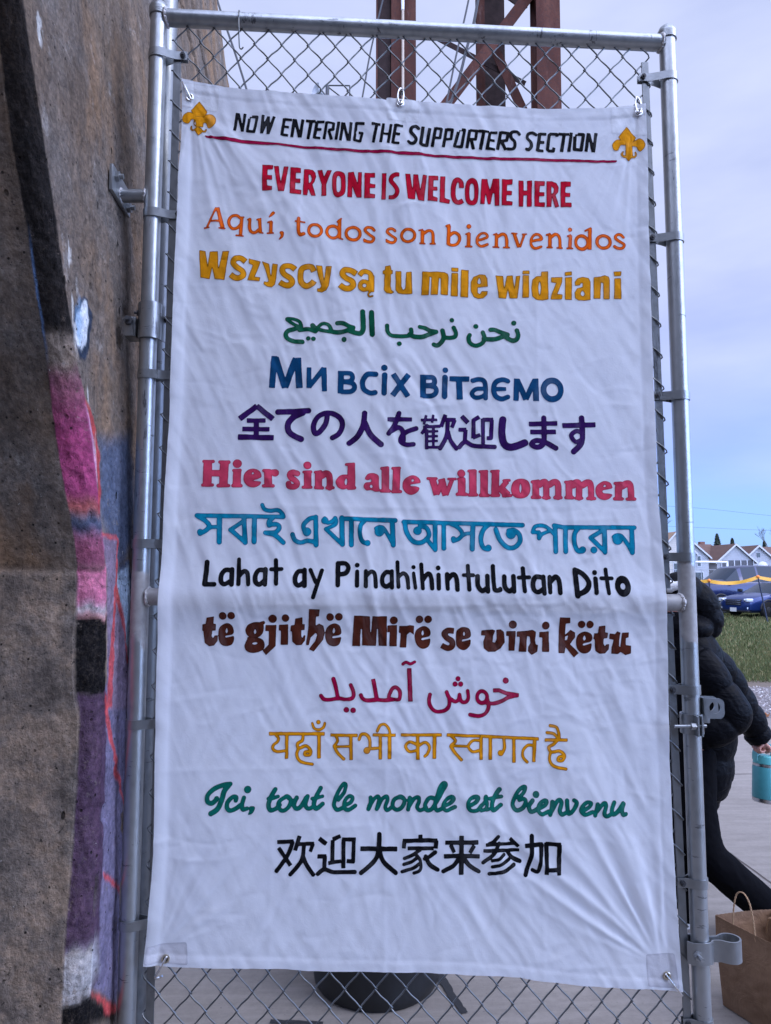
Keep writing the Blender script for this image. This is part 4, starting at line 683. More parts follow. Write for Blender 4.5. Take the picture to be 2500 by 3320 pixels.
'german': ('rose', """f212 1561 18840 1555 18224;r82 1465 18825 1692 18827;r82 1446 18237 1685 18239;f213 1963 18829 1953 18227;r83 1850 18814 2070 18816;r82 1822 18226 2083 18228;f158 1568 18538 1960 18535;f199 2281 18622 2275 18223;r83 2199 18607 2350 18616;r89 2193 18229 2378 18231;d110 2278 18780;q 2673 18661 2826 18599 2887 18459 2782 18392 2679 18359 2782 18346 2872 18326 2826 18241 2682 18184 2537 18232 2445 18354 2449 18504 2529 18610;k 2664 18569 2696 18531 2641 18517;f193 3036 18615 3054 18219;r76 2936 18607 3088 18615;r83 2936 18228 3171 18230;s138 3090 18535 3158 18581 3200 18567;d97 3214 18560;s149 3761 18540 3660 18568 3581 18532 3596 18451 3708 18368 3765 18284 3703 18214 3572 18223 3550 18282;f191 4017 18603 4022 18195;r76 3920 18577 4094 18589;r83 3911 18201 4105 18203;d97 4009 18747;f181 4285 18605 4289 18194;r77 4205 18580 4344 18598;r83 4216 18197 4390 18191;s163 4373 18493 4460 18550 4540 18516 4565 18407 4567 18206;r83 4494 18192 4654 18193;q 4888 18526 5014 18506 5036 18358 5023 18210 4898 18146 4772 18201 4709 18334 4777 18468;k 4973 18428 4998 18340 4967 18259 4939 18340;f195 5096 18803 5100 18183;r77 4970 18774 5156 18790;r91 5030 18189 5177 18197;q 5434 18425 5517 18545 5664 18564 5777 18498 5788 18329 5791 18206 5827 18118 5701 18096 5596 18137 5477 18129 5407 18220 5448 18326 5588 18348 5581 18415 5511 18383;k 5595 18274 5630 18229 5599 18194 5561 18228;f193 5944 18712 5946 18112;r77 5853 18683 6001 18698;r91 5841 18121 6044 18123;f193 6226 18700 6208 18100;r77 6127 18685 6296 18694;r84 6128 18106 6324 18108;q 6613 18520 6760 18471 6827 18345 6718 18308 6584 18286 6584 18247 6718 18238 6798 18196 6738 18090 6594 18022 6447 18084 6373 18228 6415 18412;k 6619 18421 6662 18379 6595 18357;r71 7008 18446 7223 18448;f176 7121 18447 7232 18030;f127 7232 18037 7368 18399;f176 7347 18442 7458 18021;f113 7465 18032 7615 18416;r71 7524 18436 7700 18438;f198 7860 18460 7857 18049;r78 7778 18438 7913 18446;r92 7747 18055 7974 18057;d103 7847 18581;f198 8145 18673 8140 18037;r78 8042 18647 8199 18655;r92 8044 18043 8228 18045;f199 8430 18664 8423 18032;r78 8326 18635 8497 18644;r92 8334 18035 8526 18036;f195 8714 18660 8696 18048;r78 8611 18638 8782 18646;r92 8618 18037 8781 18038;f135 8826 18191 9007 18392;r71 8914 18405 9064 18414;f185 8798 18251 9016 18037;r78 8902 18022 9094 18030;q 9336 18466 9521 18417 9593 18240 9543 18044 9364 17961 9165 18009 9096 18179 9156 18379;k 9341 18345 9367 18203 9337 18089 9314 18202;f178 9735 18412 9728 17992;r79 9642 18383 9799 18405;r86 9635 17991 9828 17993;s164 9833 18313 9924 18378 9991 18336 9999 18008;r79 9920 17986 10078 17988;s165 10084 18315 10193 18380 10292 18331 10300 18011;r86 10214 17989 10371 17990;f179 10581 18405 10572 17991;r79 10494 18383 10638 18398;r86 10493 17991 10665 17992;s165 10679 18306 10767 18378 10838 18328 10830 18000;r79 10751 17978 10902 17979;s165 10927 18308 11055 18380 11140 18317 11146 18002;r86 11052 17973 11239 17975;q 11488 18423 11646 18382 11704 18257 11591 18213 11453 18183 11466 18119 11606 18106 11692 18071 11606 17970 11476 17937 11326 18000 11261 18146 11305 18314;k 11504 18334 11543 18291 11470 18273;f180 11867 18387 11844 17972;r80 11769 18365 11921 18373;r87 11750 17971 11945 17973;s170 11955 18295 12065 18360 12158 18318 12170 18010;r87 12068 17966 12263 17968"""),
'bengali': ('teal', """r112 1322 17488 2444 17474;r113 2444 17474 3431 17466;s110 2914 17755 2969 17652 3111 17613 3287 17629 3394 17558 3438 17473;s112 1358 17460 1535 17358 1629 17242 1576 17136 1417 17043;d73 1416 17085;s98 1576 17136 1679 17200 1875 17208;r133 1873 17449 1883 16840;r126 2472 17460 2513 16829;r109 2454 17346 2149 17142;r112 2149 17142 2513 16836;r126 2730 17447 2730 16844;s113 3170 17428 3080 17350 3089 17250;d85 3109 17286;s113 3152 17279 3293 17272 3336 17187 3239 17080 3000 17072;s120 3035 17065 3233 17016 3441 16833;s117 4228 17449 4076 17419 3936 17276 3944 17148;d110 4019 17098;r127 4231 17456 4246 16780;s120 3663 17026 3722 16891 3864 16835 4040 16878 4245 16836;r118 4857 17431 6190 17385;d92 4452 17375;s100 4452 17429 4513 17322 4630 17358 4708 17437;s103 4708 17445 4737 17359 4688 17266 4483 17172;r110 4483 17165 4876 16804;r135 4871 17446 4890 16797;r128 5110 17411 5111 16783;s118 5435 17377 5336 17255 5322 17041 5380 16870 5502 16820;d75 5509 16828;r129 6118 17381 6144 16780;d125 5800 17114;s100 5714 17186 5814 17229 5936 17151 6144 16788;r115 6407 17356 7810 17327;r116 7810 17327 9380 17291;s122 6436 17349 6466 17128 6598 16909 6767 16836 6929 16895 7032 17035 6967 17204 6812 17255;d107 6745 17137;r118 6966 16940 7186 16669;r125 7181 17323 7186 16684;r125 7403 17325 7400 16707;s111 7580 17311 7772 17209 7860 17069 7800 16958 7644 16891;d67 7645 16943;s100 7800 16973 7956 17069 8127 17078;r133 8129 17299 8109 16687;s122 8523 17294 8388 17160 8326 16946 8383 16733 8509 16689;d85 8516 16718;s123 8708 17184 8808 16919 8992 16742 9170 16736 9303 16876 9294 17046 9169 17157 9035 17149;d127 9086 17068;r114 10436 17245 12232 17247;r113 10181 17288 10458 17238;s105 9631 17115 9690 17248 9840 17286 10008 17235 10214 17036;r101 9632 17122 9781 17108;r112 9788 17108 9793 16967;s97 9801 16975 9877 17071 10043 17139;r127 10211 17273 10213 16636;r127 10477 17223 10464 16637;s124 10796 17217 10703 17075 10698 16853 10768 16668 10888 16646;d90 10896 16683;r128 11467 17228 11459 16619;r109 11451 17191 11107 16988;r117 11107 16981 11459 16634;d87 11178 16677;r136 12164 17239 12160 16621;d132 11792 16939;s106 11695 17006 11810 17058 11944 16977 12160 16621"""),
'tagalog': ('black', """r125 1608 16342 1574 15818;r112 1574 15811 1804 15811;s112 2196 16146 2060 16159 1968 16043 1965 15879 2048 15812 2175 15880;r115 2209 16173 2217 15805;r105 2375 16413 2380 15819;s105 2400 16017 2499 16126 2592 16072 2618 15812;s112 3010 16148 2863 16154 2784 16028 2794 15867 2883 15806 2991 15888;r112 3020 16175 3019 15806;r106 3272 16396 3288 15827;r99 3163 16176 3409 16183;s113 3968 16123 3834 16129 3754 16013 3756 15848 3839 15787 3947 15856;r116 3971 16164 3976 15780;r99 4115 16164 4249 15863;r103 4397 16151 4191 15501;r117 4788 16324 4785 15795;s114 4794 16324 4967 16325 5040 16222 4982 16091 4817 16056;r103 5258 16126 5253 15782;d62 5257 16284;r104 5472 16137 5470 15769;s107 5483 16023 5604 16127 5694 16051 5716 15762;s114 6088 16100 5971 16114 5881 15996 5881 15831 5971 15763 6082 15825;r107 6109 16135 6110 15742;r100 6248 16356 6269 15756;s104 6276 15997 6387 16087 6484 15998 6512 15736;r94 6644 16088 6685 15729;d52 6644 16236;r103 6837 16301 6868 15723;s111 6875 15928 6997 16077 7076 15992 7096 15716;r111 7262 16049 7260 15716;d61 7256 16220;r111 7477 16064 7482 15710;s115 7498 15936 7620 16064 7706 15972 7725 15689;r108 7996 16272 8016 15689;r97 7886 16044 8123 16044;s122 8234 16016 8232 15796 8328 15664 8443 15725;r119 8472 16024 8471 15647;s112 8623 16266 8625 15896 8652 15683 8781 15683;d50 8782 15711;s123 8894 16010 8898 15761 9004 15655 9114 15733;r119 9125 16018 9120 15648;r112 9370 16211 9387 15655;r98 9255 15986 9515 15994;s120 9838 15991 9682 16005 9607 15869 9619 15698 9712 15630 9836 15698;r120 9878 16005 9871 15599;r120 10038 15998 10023 15627;s123 10057 15884 10183 16006 10268 15913 10277 15613;r135 10682 16179 10711 15542;s131 10682 16179 10869 16079 11010 15871 10940 15685 10734 15578;r113 11184 15965 11175 15614;d66 11170 16115;r110 11453 16188 11485 15607;r99 11327 15972 11598 15973;e136 11856 15776 125 172"""),
'albanian': ('brown', """p 1638 15010 1812 15040 1799 14865 1860 14858 1854 14697 1763 14697 1756 14563 1791 14512 1823 14579 1907 14586 1893 14445 1812 14338 1695 14325 1592 14405 1555 14697 1528 14691 1537 14848 1615 14855;q 2102 14875 2238 14828 2289 14679 2243 14599 2092 14572 2093 14528 2211 14552 2288 14558 2280 14437 2222 14350 2081 14324 1958 14395 1914 14562 1936 14764;k 2111 14770 2140 14686 2108 14626 2086 14680;d91 2021 15050;d91 2227 15057;q 2778 14894 2947 14894 3003 14813 2985 14645 2886 14544 2751 14524 2615 14571 2565 14706 2627 14837;k 2798 14736 2826 14668 2793 14611 2765 14668;r81 2914 14861 2995 14887;q 2650 14511 2886 14517 3006 14449 3028 14308 2946 14208 2758 14155 2602 14202 2546 14319 2584 14437;k 2803 14419 2858 14392 2788 14356 2720 14386;r61 2636 14511 2751 14510;p 3050 14827 3307 14833 3295 14324 3062 14100 2983 14208 3125 14358 3127 14688 3045 14685;d102 3217 14982;p 3372 14836 3592 14846 3593 14350 3413 14351 3418 14694 3364 14695;d92 3526 14999;p 3761 14988 3937 15015 3933 14846 3994 14846 3985 14711 3911 14704 3912 14559 3937 14508 3970 14575 4011 14582 3999 14457 3922 14346 3786 14340 3693 14424 3680 14677 3646 14677 3661 14819 3746 14829;p 4099 15219 4352 15205 4333 15042 4265 15032 4257 14812 4341 14862 4444 14812 4480 14642 4448 14473 4213 14187 4093 14245 4244 14440 4293 14592 4259 14643 4141 14525 4092 14339 4024 14346 4086 14812;q 4700 14869 4841 14811 4886 14658 4843 14587 4686 14554 4679 14513 4809 14527 4877 14533 4861 14422 4810 14337 4688 14311 4548 14372 4488 14541 4527 14764;k 4701 14767 4729 14682 4692 14622 4668 14676;d92 4606 15022;d92 4819 15028;p 5189 15055 5580 15042 5582 14657 5609 14640 5635 15042 5993 15041 5988 14318 5789 14318 5774 14725 5746 14742 5731 14318 5388 14329 5386 14726 5352 14736 5337 14312 5142 14313;p 6004 14817 6245 14827 6235 14307 6050 14314 6063 14657 6004 14647;d97 6159 14939;p 6290 14809 6469 14809 6556 14826 6659 14809 6649 14588 6556 14656 6487 14588 6469 14272 6304 14283 6331 14622 6283 14639;q 6889 14799 7027 14739 7067 14613 7012 14537 6854 14504 6854 14458 6985 14484 7056 14490 7045 14358 6978 14275 6854 14253 6736 14326 6673 14491 6703 14690;k 6872 14696 6898 14616 6864 14570 6841 14623;d94 6788 14965;d94 6997 14965;g141 7634 14682 7485 14689 7397 14612 7464 14509 7585 14430 7584 14310 7476 14264 7328 14331;q 7885 14778 8019 14721 8055 14571 7984 14502 7848 14469 7848 14422 7970 14449 8044 14462 8026 14329 7921 14223 7792 14237 7692 14350 7694 14638 7769 14741;k 7884 14668 7914 14605 7883 14552 7856 14605;p 8324 14687 8596 14714 8657 14687 8611 14554 8599 14404 8660 14387 8695 14487 8691 14703 8800 14713 8874 14653 8898 14394 8794 14254 8657 14172 8488 14172 8381 14255 8362 14421 8425 14571 8313 14571;p 8942 14670 9167 14686 9139 14194 8990 14187 8995 14553 8934 14560;d102 9094 14836;p 9191 14669 9447 14686 9583 14702 9668 14652 9647 14452 9663 14352 9714 14335 9694 14169 9556 14093 9466 14186 9474 14286 9527 14385 9512 14535 9451 14552 9421 14170 9234 14170 9257 14536 9189 14536;p 9753 14652 9993 14668 9990 14168 9806 14168 9819 14518 9744 14525;d99 9910 14809;p 10267 15010 10535 15003 10539 14862 10425 14852 10409 14584 10542 14701 10661 14634 10658 14517 10534 14350 10742 14132 10613 14023 10413 14283 10376 14134 10229 14134;h 10408 14534 10488 14567 10451 14450 10399 14444;q 10884 14660 11042 14616 11083 14499 11030 14409 10860 14366 10859 14316 11001 14355 11059 14362 11046 14232 10982 14148 10855 14122 10729 14196 10675 14366 10724 14570;k 10889 14563 10918 14483 10879 14439 10856 14489;d93 10809 14835;d93 11016 14834;p 11232 14791 11398 14811 11393 14643 11469 14632 11448 14498 11362 14488 11352 14365 11384 14298 11420 14348 11489 14354 11475 14231 11386 14121 11249 14114 11148 14181 11127 14465 11097 14482 11124 14623 11210 14623;p 11503 14616 11640 14599 11694 14666 11779 14632 11739 14431 11729 14314 11756 14280 11814 14632 11994 14642 11983 14514 11914 14497 11909 14330 12039 14313 12024 14129 11884 14079 11766 14163 11696 14113 11531 14120 11546 14281 11602 14465 11492 14481"""),
'persian': ('crimson', """d76 8907 13474;f99 8589 13239 8733 13244 8910 13173 9225 13120;s98 9178 13114 8961 13068 8796 12982 8598 12926 8370 12953;e92 8322 13078 124 143;s98 8443 13055 8480 12857 8406 12692 8242 12627 8027 12657;s91 7973 13229 7985 13057 7925 12962 7815 12976 7770 13141;s91 7770 13141 7743 13020 7665 12976 7567 13022;s95 7451 13207 7509 13066 7580 13021;s98 7509 13073 7508 12876 7396 12762 7201 12745 7072 12841 7021 12993 7047 13145;d65 7734 13521;d65 7661 13400;d65 7802 13393;f113 6538 13785 6570 12977;s78 6385 13881 6463 13926 6567 13887 6672 13931;s91 6045 13043 6055 13144 6132 13296 6223 13321 6314 13213 6294 13042 6159 13036 6045 13062;s97 6159 13030 5932 13018 5771 13032;s97 5771 13032 5513 13024 5410 13066 5364 13148;f103 5659 13527 5751 13070;s93 5118 13384 5170 13263 5190 13130 5120 13061 4940 13050;s99 4966 13049 4805 13069 4581 13039 4468 13059 4400 13135;s106 4698 13532 4758 13329 4812 13069;d67 5016 12797;d67 5180 12790"""),
'hindi': ('gold', """f88 3163 12242 4500 12231;s78 3338 12200 3394 12127 3359 12038 3278 11980 3261 11886 3376 11822 3591 11847;f87 3590 12216 3594 11650;s78 3980 12203 3963 12077 3854 12006 3883 11898 4057 11951 4168 11842 4142 11735 4032 11736 4040 11807 4141 11815;s78 3883 11898 3835 11751 3933 11584 4209 11519;f92 4362 12218 4368 11652;s65 4198 12482 4245 12364 4356 12327 4466 12380 4502 12479;d51 4345 12508;f79 4634 12203 5295 12197;s78 4763 12188 4810 12070 4728 11945;f69 4710 11927 5144 11941;s78 4729 11927 4822 11773 4961 11637;f88 5128 12185 5137 11613;s79 5328 12102 5373 12210 5475 12227 5578 12118 5588 11892;d83 5514 11839;f74 5569 11883 5847 11899;f88 5837 12188 5839 11628;f79 5651 12208 6213 12190;f93 6060 12186 6061 11635;s70 5762 12298 5836 12433 5953 12450 6050 12332 6079 12186;f80 6334 12193 7333 12185;f88 6744 12172 6743 11611;s75 6721 11964 6553 12028 6451 11930 6544 11802 6720 11837;s75 6767 11936 6926 12016 7028 11906 6981 11753 6916 11690;f93 7155 12168 7144 11625;f80 7450 12184 8266 12150;f81 8266 12150 9700 12079;s75 7562 12156 7665 12037 7561 11938;f66 7552 11920 7982 11916;s84 7551 11911 7653 11756 7802 11591;s75 8265 12041 8087 12043 7973 11916 8075 11788 8272 11814;f89 8290 12132 8284 11582;f94 8515 12125 8509 11580;d75 8760 11746;s80 8840 12100 8856 11872 8788 11727;f89 9085 12089 9082 11516;s75 9593 11920 9423 11922 9308 11804 9305 11650 9407 11530;f90 9596 12075 9568 11524;f81 9842 12050 10407 12046;s81 10155 12043 10058 11944 9943 11871 10007 11761 10197 11787 10318 11686 10268 11568 10155 11569 10194 11646 10289 11658;s81 9988 11762 9956 11580 10057 11433 10340 11367;s71 9981 12393 10132 12355 10187 12217 10203 12079;s71 9902 12228 10063 12200 10184 12070"""),
'french': ('jade', """s112 2269 11078 2093 11055 1886 10969 1748 10833 1745 10689 1830 10644 1918 10693 1955 10752;s122 2232 11041 2131 10916 2072 10703 1980 10504 1829 10406;s106 2406 10699 2417 10775 2327 10776 2214 10655 2204 10532 2283 10469 2410 10511 2511 10585;s106 2598 10760 2556 10603 2578 10490 2674 10508;d90 2681 10948;q 2731 10551 2847 10556 2858 10486 2798 10387 2696 10360 2720 10438;s110 3337 10946 3243 10784 3181 10595 3222 10469 3344 10493 3446 10586;s91 3179 10734 3292 10751 3404 10782;s100 3586 10767 3454 10686 3411 10549 3513 10447 3648 10520 3710 10677 3631 10779 3567 10761;s65 3645 10722 3749 10689 3865 10729;s104 3845 10745 3783 10588 3836 10493 3945 10536 4072 10742;s104 4105 10773 4055 10585 4127 10489 4257 10544;s111 4415 10959 4313 10771 4256 10582 4322 10487 4464 10595;s88 4216 10721 4345 10739 4462 10769;s95 4841 10685 4970 10842 5014 11016 4962 11055 4865 10922 4775 10734 4737 10551 4823 10449 4972 10510;s95 4985 10554 5128 10615 5180 10722 5094 10761 4997 10652 4985 10497 5084 10445 5246 10538;s105 5611 10723 5612 10597 5560 10455;s98 5579 10528 5716 10710 5798 10747 5814 10651 5763 10452;s98 5782 10481 5886 10682 5991 10751 6018 10668 5965 10504 6011 10421 6129 10502;s102 6306 10747 6175 10669 6142 10514 6247 10430 6372 10505 6425 10663 6339 10746 6293 10728;s63 6359 10695 6487 10662 6583 10712;s105 6549 10719 6536 10585 6510 10443;s99 6530 10509 6655 10692 6754 10726 6773 10630 6727 10494 6806 10423 6944 10491;s106 7169 10692 7024 10719 6924 10580 6937 10441 7056 10439 7182 10609 7335 10862 7415 11008 7369 11053 7282 10958 7202 10736 7155 10546 7201 10425 7333 10467;s96 7346 10512 7512 10573 7612 10680 7546 10732 7420 10654 7346 10518 7432 10415 7643 10495;s103 8008 10529 8141 10597 8208 10686 8142 10725 8009 10675 7948 10552 8007 10414 8172 10412 8279 10519;s93 8273 10500 8394 10642 8395 10722 8374 10671 8419 10568 8385 10441 8278 10404;s110 8729 10878 8607 10703 8539 10529 8577 10401 8764 10513;s90 8480 10670 8624 10687 8774 10711;s80 8404 10416 8504 10449 8558 10516;s100 9180 10687 9309 10807 9351 10928 9297 10942 9176 10841 9079 10650 9050 10497 9142 10381 9290 10442 9359 10595 9313 10660 9206 10635;s104 9523 10625 9437 10485 9488 10357 9636 10425 9711 10495;d84 9612 10762;s94 9670 10431 9825 10500 9873 10589 9807 10622 9692 10530 9656 10393 9741 10309 9909 10364;s100 10007 10587 9992 10462 9948 10287;s101 9983 10370 10108 10579 10189 10630 10228 10556 10178 10386 10229 10296 10337 10333;s101 10363 10615 10367 10474 10397 10307 10527 10420 10591 10567 10532 10626;s94 10707 10373 10877 10448 10947 10543 10867 10577 10744 10501 10694 10380 10793 10286 10982 10344;s101 11101 10529 11085 10417 11041 10260;s101 11076 10346 11202 10505 11284 10552 11309 10475 11264 10321 11309 10244 11425 10293;s101 11520 10556 11448 10377 11486 10283 11616 10362 11743 10534;s101 11756 10521 11704 10377 11735 10270 11803 10282"""),
'chinese': ('black', """f100 3394 9726 3790 9737;s100 3760 9712 3650 9428 3396 9071;f96 3431 9599 3723 9187;f96 3928 9861 3823 9530;f92 3873 9677 4274 9679;f87 4248 9679 4181 9495;s100 4031 9615 3978 9296 3718 8982;s100 4016 9388 4088 9211 4256 8973;f109 4387 9796 4567 9666;f96 4356 9391 4566 9388;f96 4531 9397 4516 9090;s101 4369 8988 4525 9094 4744 9024 5242 9015;f101 4903 9847 4711 9766;f96 4711 9757 4707 9217;f87 4611 9232 4916 9273;f101 4969 9770 4970 9104;f97 4930 9767 5263 9762;f96 5215 9762 5201 9252 5047 9271;f110 5370 9549 6254 9522;s109 5826 9868 5801 9478 5696 9244 5390 8996;s110 5827 9487 5925 9240 6215 8974;f102 6807 9854 6807 9718;f98 6382 9716 7215 9720;f97 6422 9715 6409 9537;f98 7188 9721 7170 9534;f89 6497 9544 7121 9535;s88 6789 9497 6630 9398 6426 9308;s79 6696 9397 6797 9268 6805 9057 6647 8975;s84 6744 9337 6585 9229 6409 9169;s84 6770 9184 6607 9077 6365 9001;s93 7161 9445 7010 9341 6903 9300;s102 6930 9355 7027 9163 7216 9042;f103 7401 9658 8198 9663;f93 7534 9605 7622 9421;f93 8099 9596 7991 9415;f102 7368 9348 8226 9343;f111 7794 9823 7787 8910;s102 7759 9321 7602 9133 7353 9006;s102 7825 9320 7979 9126 8205 8983;s94 8686 9784 8569 9666 8461 9625;f85 8371 9605 9087 9620;f94 8963 9737 9176 9546;f85 8312 9474 9197 9460;s94 8702 9626 8565 9393 8309 9198;s94 8888 9452 9006 9301 9202 9205;s85 8815 9372 8680 9272 8528 9241;s85 8930 9264 8714 9136 8526 9101;s93 9044 9139 8801 8986 8458 8932;f103 9320 9570 9760 9589;s107 9498 9781 9488 9464 9430 9167 9327 8905;s98 9729 9581 9701 9290 9641 8972 9507 8995;f103 9851 9630 9837 8888;f99 9832 9600 10193 9595;f103 10156 9596 10133 8883;f94 9839 9007 10153 9002"""),
'patches': ('patch', """p 689 28730 1624 28612 1592 27951 676 28054;p 5944 28476 6835 28422 6801 27840 5978 27880;p 11914 28392 12834 28494 12858 27663 11929 27719"""),
'patches2': ('patch2', """p 469 7500 1343 7523 1385 7020 411 7122;p 12216 7002 12907 7029 12998 6218 12253 6277"""),
}

# ------------------------------------------------------------------ the banner
YB = -0.006
E_TOP = [(0.0663, 2.8797), (0.1528, 2.8668), (0.2322, 2.8577), (0.3918, 2.849), (0.6333, 2.8413), (0.9103, 2.8355), (1.0255, 2.8352), (1.1915, 2.8427), (1.2501, 2.8508), (1.2853, 2.8547)]
E_LEFT = [(0.0663, 2.8797), (0.0689, 2.7316), (0.0669, 2.5518), (0.0631, 2.3317), (0.0632, 2.1424), (0.0601, 1.9359), (0.0545, 1.77), (0.0528, 1.607), (0.0513, 1.4863), (0.0509, 1.331), (0.0517, 1.1412), (0.054, 0.9511), (0.0474, 0.8018), (0.0398, 0.7082)]
E_BOT = [(0.0398, 0.7082), (0.0921, 0.6996), (0.2037, 0.693), (0.3459, 0.6865), (0.4196, 0.6807), (0.7431, 0.67), (0.9163, 0.655), (1.0752, 0.6327), (1.2206, 0.6209), (1.3093, 0.6146)]
E_RIGHT = [(1.2853, 2.8547), (1.2876, 2.7173), (1.2849, 2.5055), (1.2829, 2.2167), (1.2848, 1.8111), (1.2928, 1.6561), (1.2934, 1.5033), (1.2951, 1.3943), (1.2909, 1.2049), (1.293, 1.1563), (1.2945, 0.9592), (1.3003, 0.7815), (1.3093, 0.6146)]
def along(E, t):
    E = np.array(E); d = np.r_[0, np.cumsum(np.hypot(*np.diff(E, axis=0).T))]; d /= d[-1]
    return np.stack([np.interp(t, d, E[:, 0]), np.interp(t, d, E[:, 1])], -1)
# height field of the cloth (metres towards the viewer), sampled bilinearly by cloth, paint and patches alike
HX0, HX1, HZ0, HZ1, HS = -0.02, 1.40, 0.55, 2.95, 0.004
hx = np.arange(HX0, HX1, HS); hz = np.arange(HZ0, HZ1, HS)
GX, GZ = np.meshgrid(hx, hz)
def cloth_height(X, Z):
    H = .004 + .004 * fbm(X * 2.2, Z * 1.5, 3, 3)
    wx = X + .035 * fbm(X * 5, Z * 3, 31, 2); wz = Z + .04 * fbm(X * 4, Z * 4, 37, 2)
    for ang, fr, st, amp, sd_ in ((64, 19, 2.0, .0032, 5), (58, 34, 3.2, .0017, 9), (70, 10, 1.4, .0036, 15), (112, 24, 3.0, .0007, 21)):
        a = R(ang); al = wx * math.cos(a) - wz * math.sin(a); ac = wx * math.sin(a) + wz * math.cos(a)
        n = fbm(ac * fr, al * st, sd_, 3)
        msk = .35 + .65 * sstep(-.35, .5, fbm(X * 1.8, Z * 1.6, sd_ + 50, 2))
        if ang < 90: msk = msk * (.45 + .75 * sstep(.9, 1.6, Z) * sstep(1.25, .5, X) + .35 * sstep(1.7, .8, Z) * sstep(.35, 1.0, X))
        H = H + amp * msk * (1 - 1.6 * np.abs(n)) 
    def fan(gx, gz, a0, a1, k, amp, r0, r1, seed):
        dx, dz = X - gx, Z - gz; r = np.hypot(dx, dz); th = np.degrees(np.arctan2(dz, dx))
        n = fbm((th + 200) * k, r * 1.2 + seed, seed, 2)
        return amp * (1 - 2.0 * np.abs(n)) * sstep(a0 - 12, a0 + 8, th) * sstep(a1 + 12, a1 - 8, th) * sstep(0, r0, r) * np.exp(-r / r1)
    H = H + fan(1.262, .668, 92, 152, .105, .0092, .16, .55, 71)
    H = H + fan(.09, 2.825, -95, -40, .12, .0060, .12, .50, 72)
    H = H + fan(1.255, 2.82, -150, -95, .14, .0035, .10, .25, 73)
    H = H + fan(.07, .735, 20, 85, .12, .0035, .10, .25, 74)
    H = H + fan(.655, 2.815, -130, -50, .14, .0022, .08, .20, 75)
    # crumple creases from the bag it was folded in
    r = np.random.default_rng(5)
    for i in range(1100):
        cx, cz = r.uniform(0, 1.36), r.uniform(.6, 2.85); 
        if r.random() < .35: cx, cz = r.normal(1.0, .25), r.normal(1.45, .22)
        a = r.choice([r.uniform(0, math.pi), r.normal(R(-62), .2), r.normal(0.05, .12)]); L = r.uniform(.02, .12); wd = r.uniform(.0025, .007); am = r.uniform(-1, 1) * .0016
        m = L * 1.2; i0, i1 = np.searchsorted(hz, (cz - m, cz + m)); j0, j1 = np.searchsorted(hx, (cx - m, cx + m))
        if i1 <= i0 or j1 <= j0: continue
        x, z = X[i0:i1, j0:j1] - cx, Z[i0:i1, j0:j1] - cz
        u = x * math.cos(a) + z * math.sin(a); v = -x * math.sin(a) + z * math.cos(a) + .35 * u * u / L * r.uniform(-1, 1)
        H[i0:i1, j0:j1] += am * np.exp(-np.abs(v) / wd) * np.clip(1 - (u / L) ** 2, 0, 1)
    # storage folds and hems
    for z0, am in ((1.772, .0012), (1.53, .0016), (2.33, .0009), (1.14, .0008)):
        H = H + am * np.exp(-np.abs(Z - z0 - .004 * fbm(X * 3, Z * 0 + z0, 88, 2)) / .005) * sstep(-.5, .2, fbm(X * 2.5, Z * 0 + z0 * 3, 90, 2))
    for x0, am in ((.60, .0011), (.98, .0009), (.33, .0005)):
        H = H + am * np.exp(-np.abs(X - x0 - .006 * (Z - 1.7)) / .0045)
    # the mesh behind shows where the cloth is drawn against its front wires
    pit_ = .0352; ph = (X - .036) / pit_ - (Z - 2.999) / .0415; d = np.abs((ph + 1) % 2 - 1) * pit_ * .76
    press = sstep(-.05, .35, fbm(X * 3.1, Z * 2.7, 131, 3)) * (.35 + .65 * sstep(-.2, .3, fbm(X * 14 , Z * 14, 133, 2)))
    xl = np.interp(Z, [p[1] for p in E_LEFT[::-1]], [p[0] for p in E_LEFT[::-1]]); xr = np.interp(Z, [p[1] for p in E_RIGHT[::-1]], [p[0] for p in E_RIGHT[::-1]])
    zt = np.interp(X, [p[0] for p in E_TOP], [p[1] for p in E_TOP]); zb = np.interp(X, [p[0] for p in E_BOT], [p[1] for p in E_BOT])
    for d, wd in ((X - xl, .028), (xr - X, .026), (Z - zb, .024), (zt - Z, .03)):
        H = H + .0012 * sstep(wd + .002, wd - .002, d) - .0014 * np.exp(-np.abs(d - wd) / .0025)
        H = H + .0016 * fbm(X * 22, Z * 22, 61, 2) * sstep(.06, .0, d)
    H = (H - float(np.median(H))) * 1.4 + .0075
    H = H - .30 * press * (H - .0005) + .0017 * press * np.exp(-(d / .0034) ** 2)
    H = H + .013 * np.exp(-((Z - 1.543) / .055) ** 2) + .013 * sstep(.04, .0, X - xl) * sstep(2.75, 2.6, Z) + .004 * sstep(.03, .0, xr - X)      # it rides over the middle rail and the bolts
    for _ in range(1):   # one light smoothing pass
        H[1:-1, 1:-1] = .5 * H[1:-1, 1:-1] + .125 * (H[2:, 1:-1] + H[:-2, 1:-1] + H[1:-1, 2:] + H[1:-1, :-2])
    return np.maximum(H, -.001 + .016 * np.exp(-((Z - 1.543) / .03) ** 2))
HF = cloth_height(GX, GZ)
def hsample(x, z):
    u = np.clip((np.asarray(x) - HX0) / HS, 0, HF.shape[1] - 1.001); v = np.clip((np.asarray(z) - HZ0) / HS, 0, HF.shape[0] - 1.001)
    i = u.astype(int); j = v.astype(int); a = u - i; b = v - j
    return (HF[j, i] * (1 - a) + HF[j, i + 1] * a) * (1 - b) + (HF[j + 1, i] * (1 - a) + HF[j + 1, i + 1] * a) * b

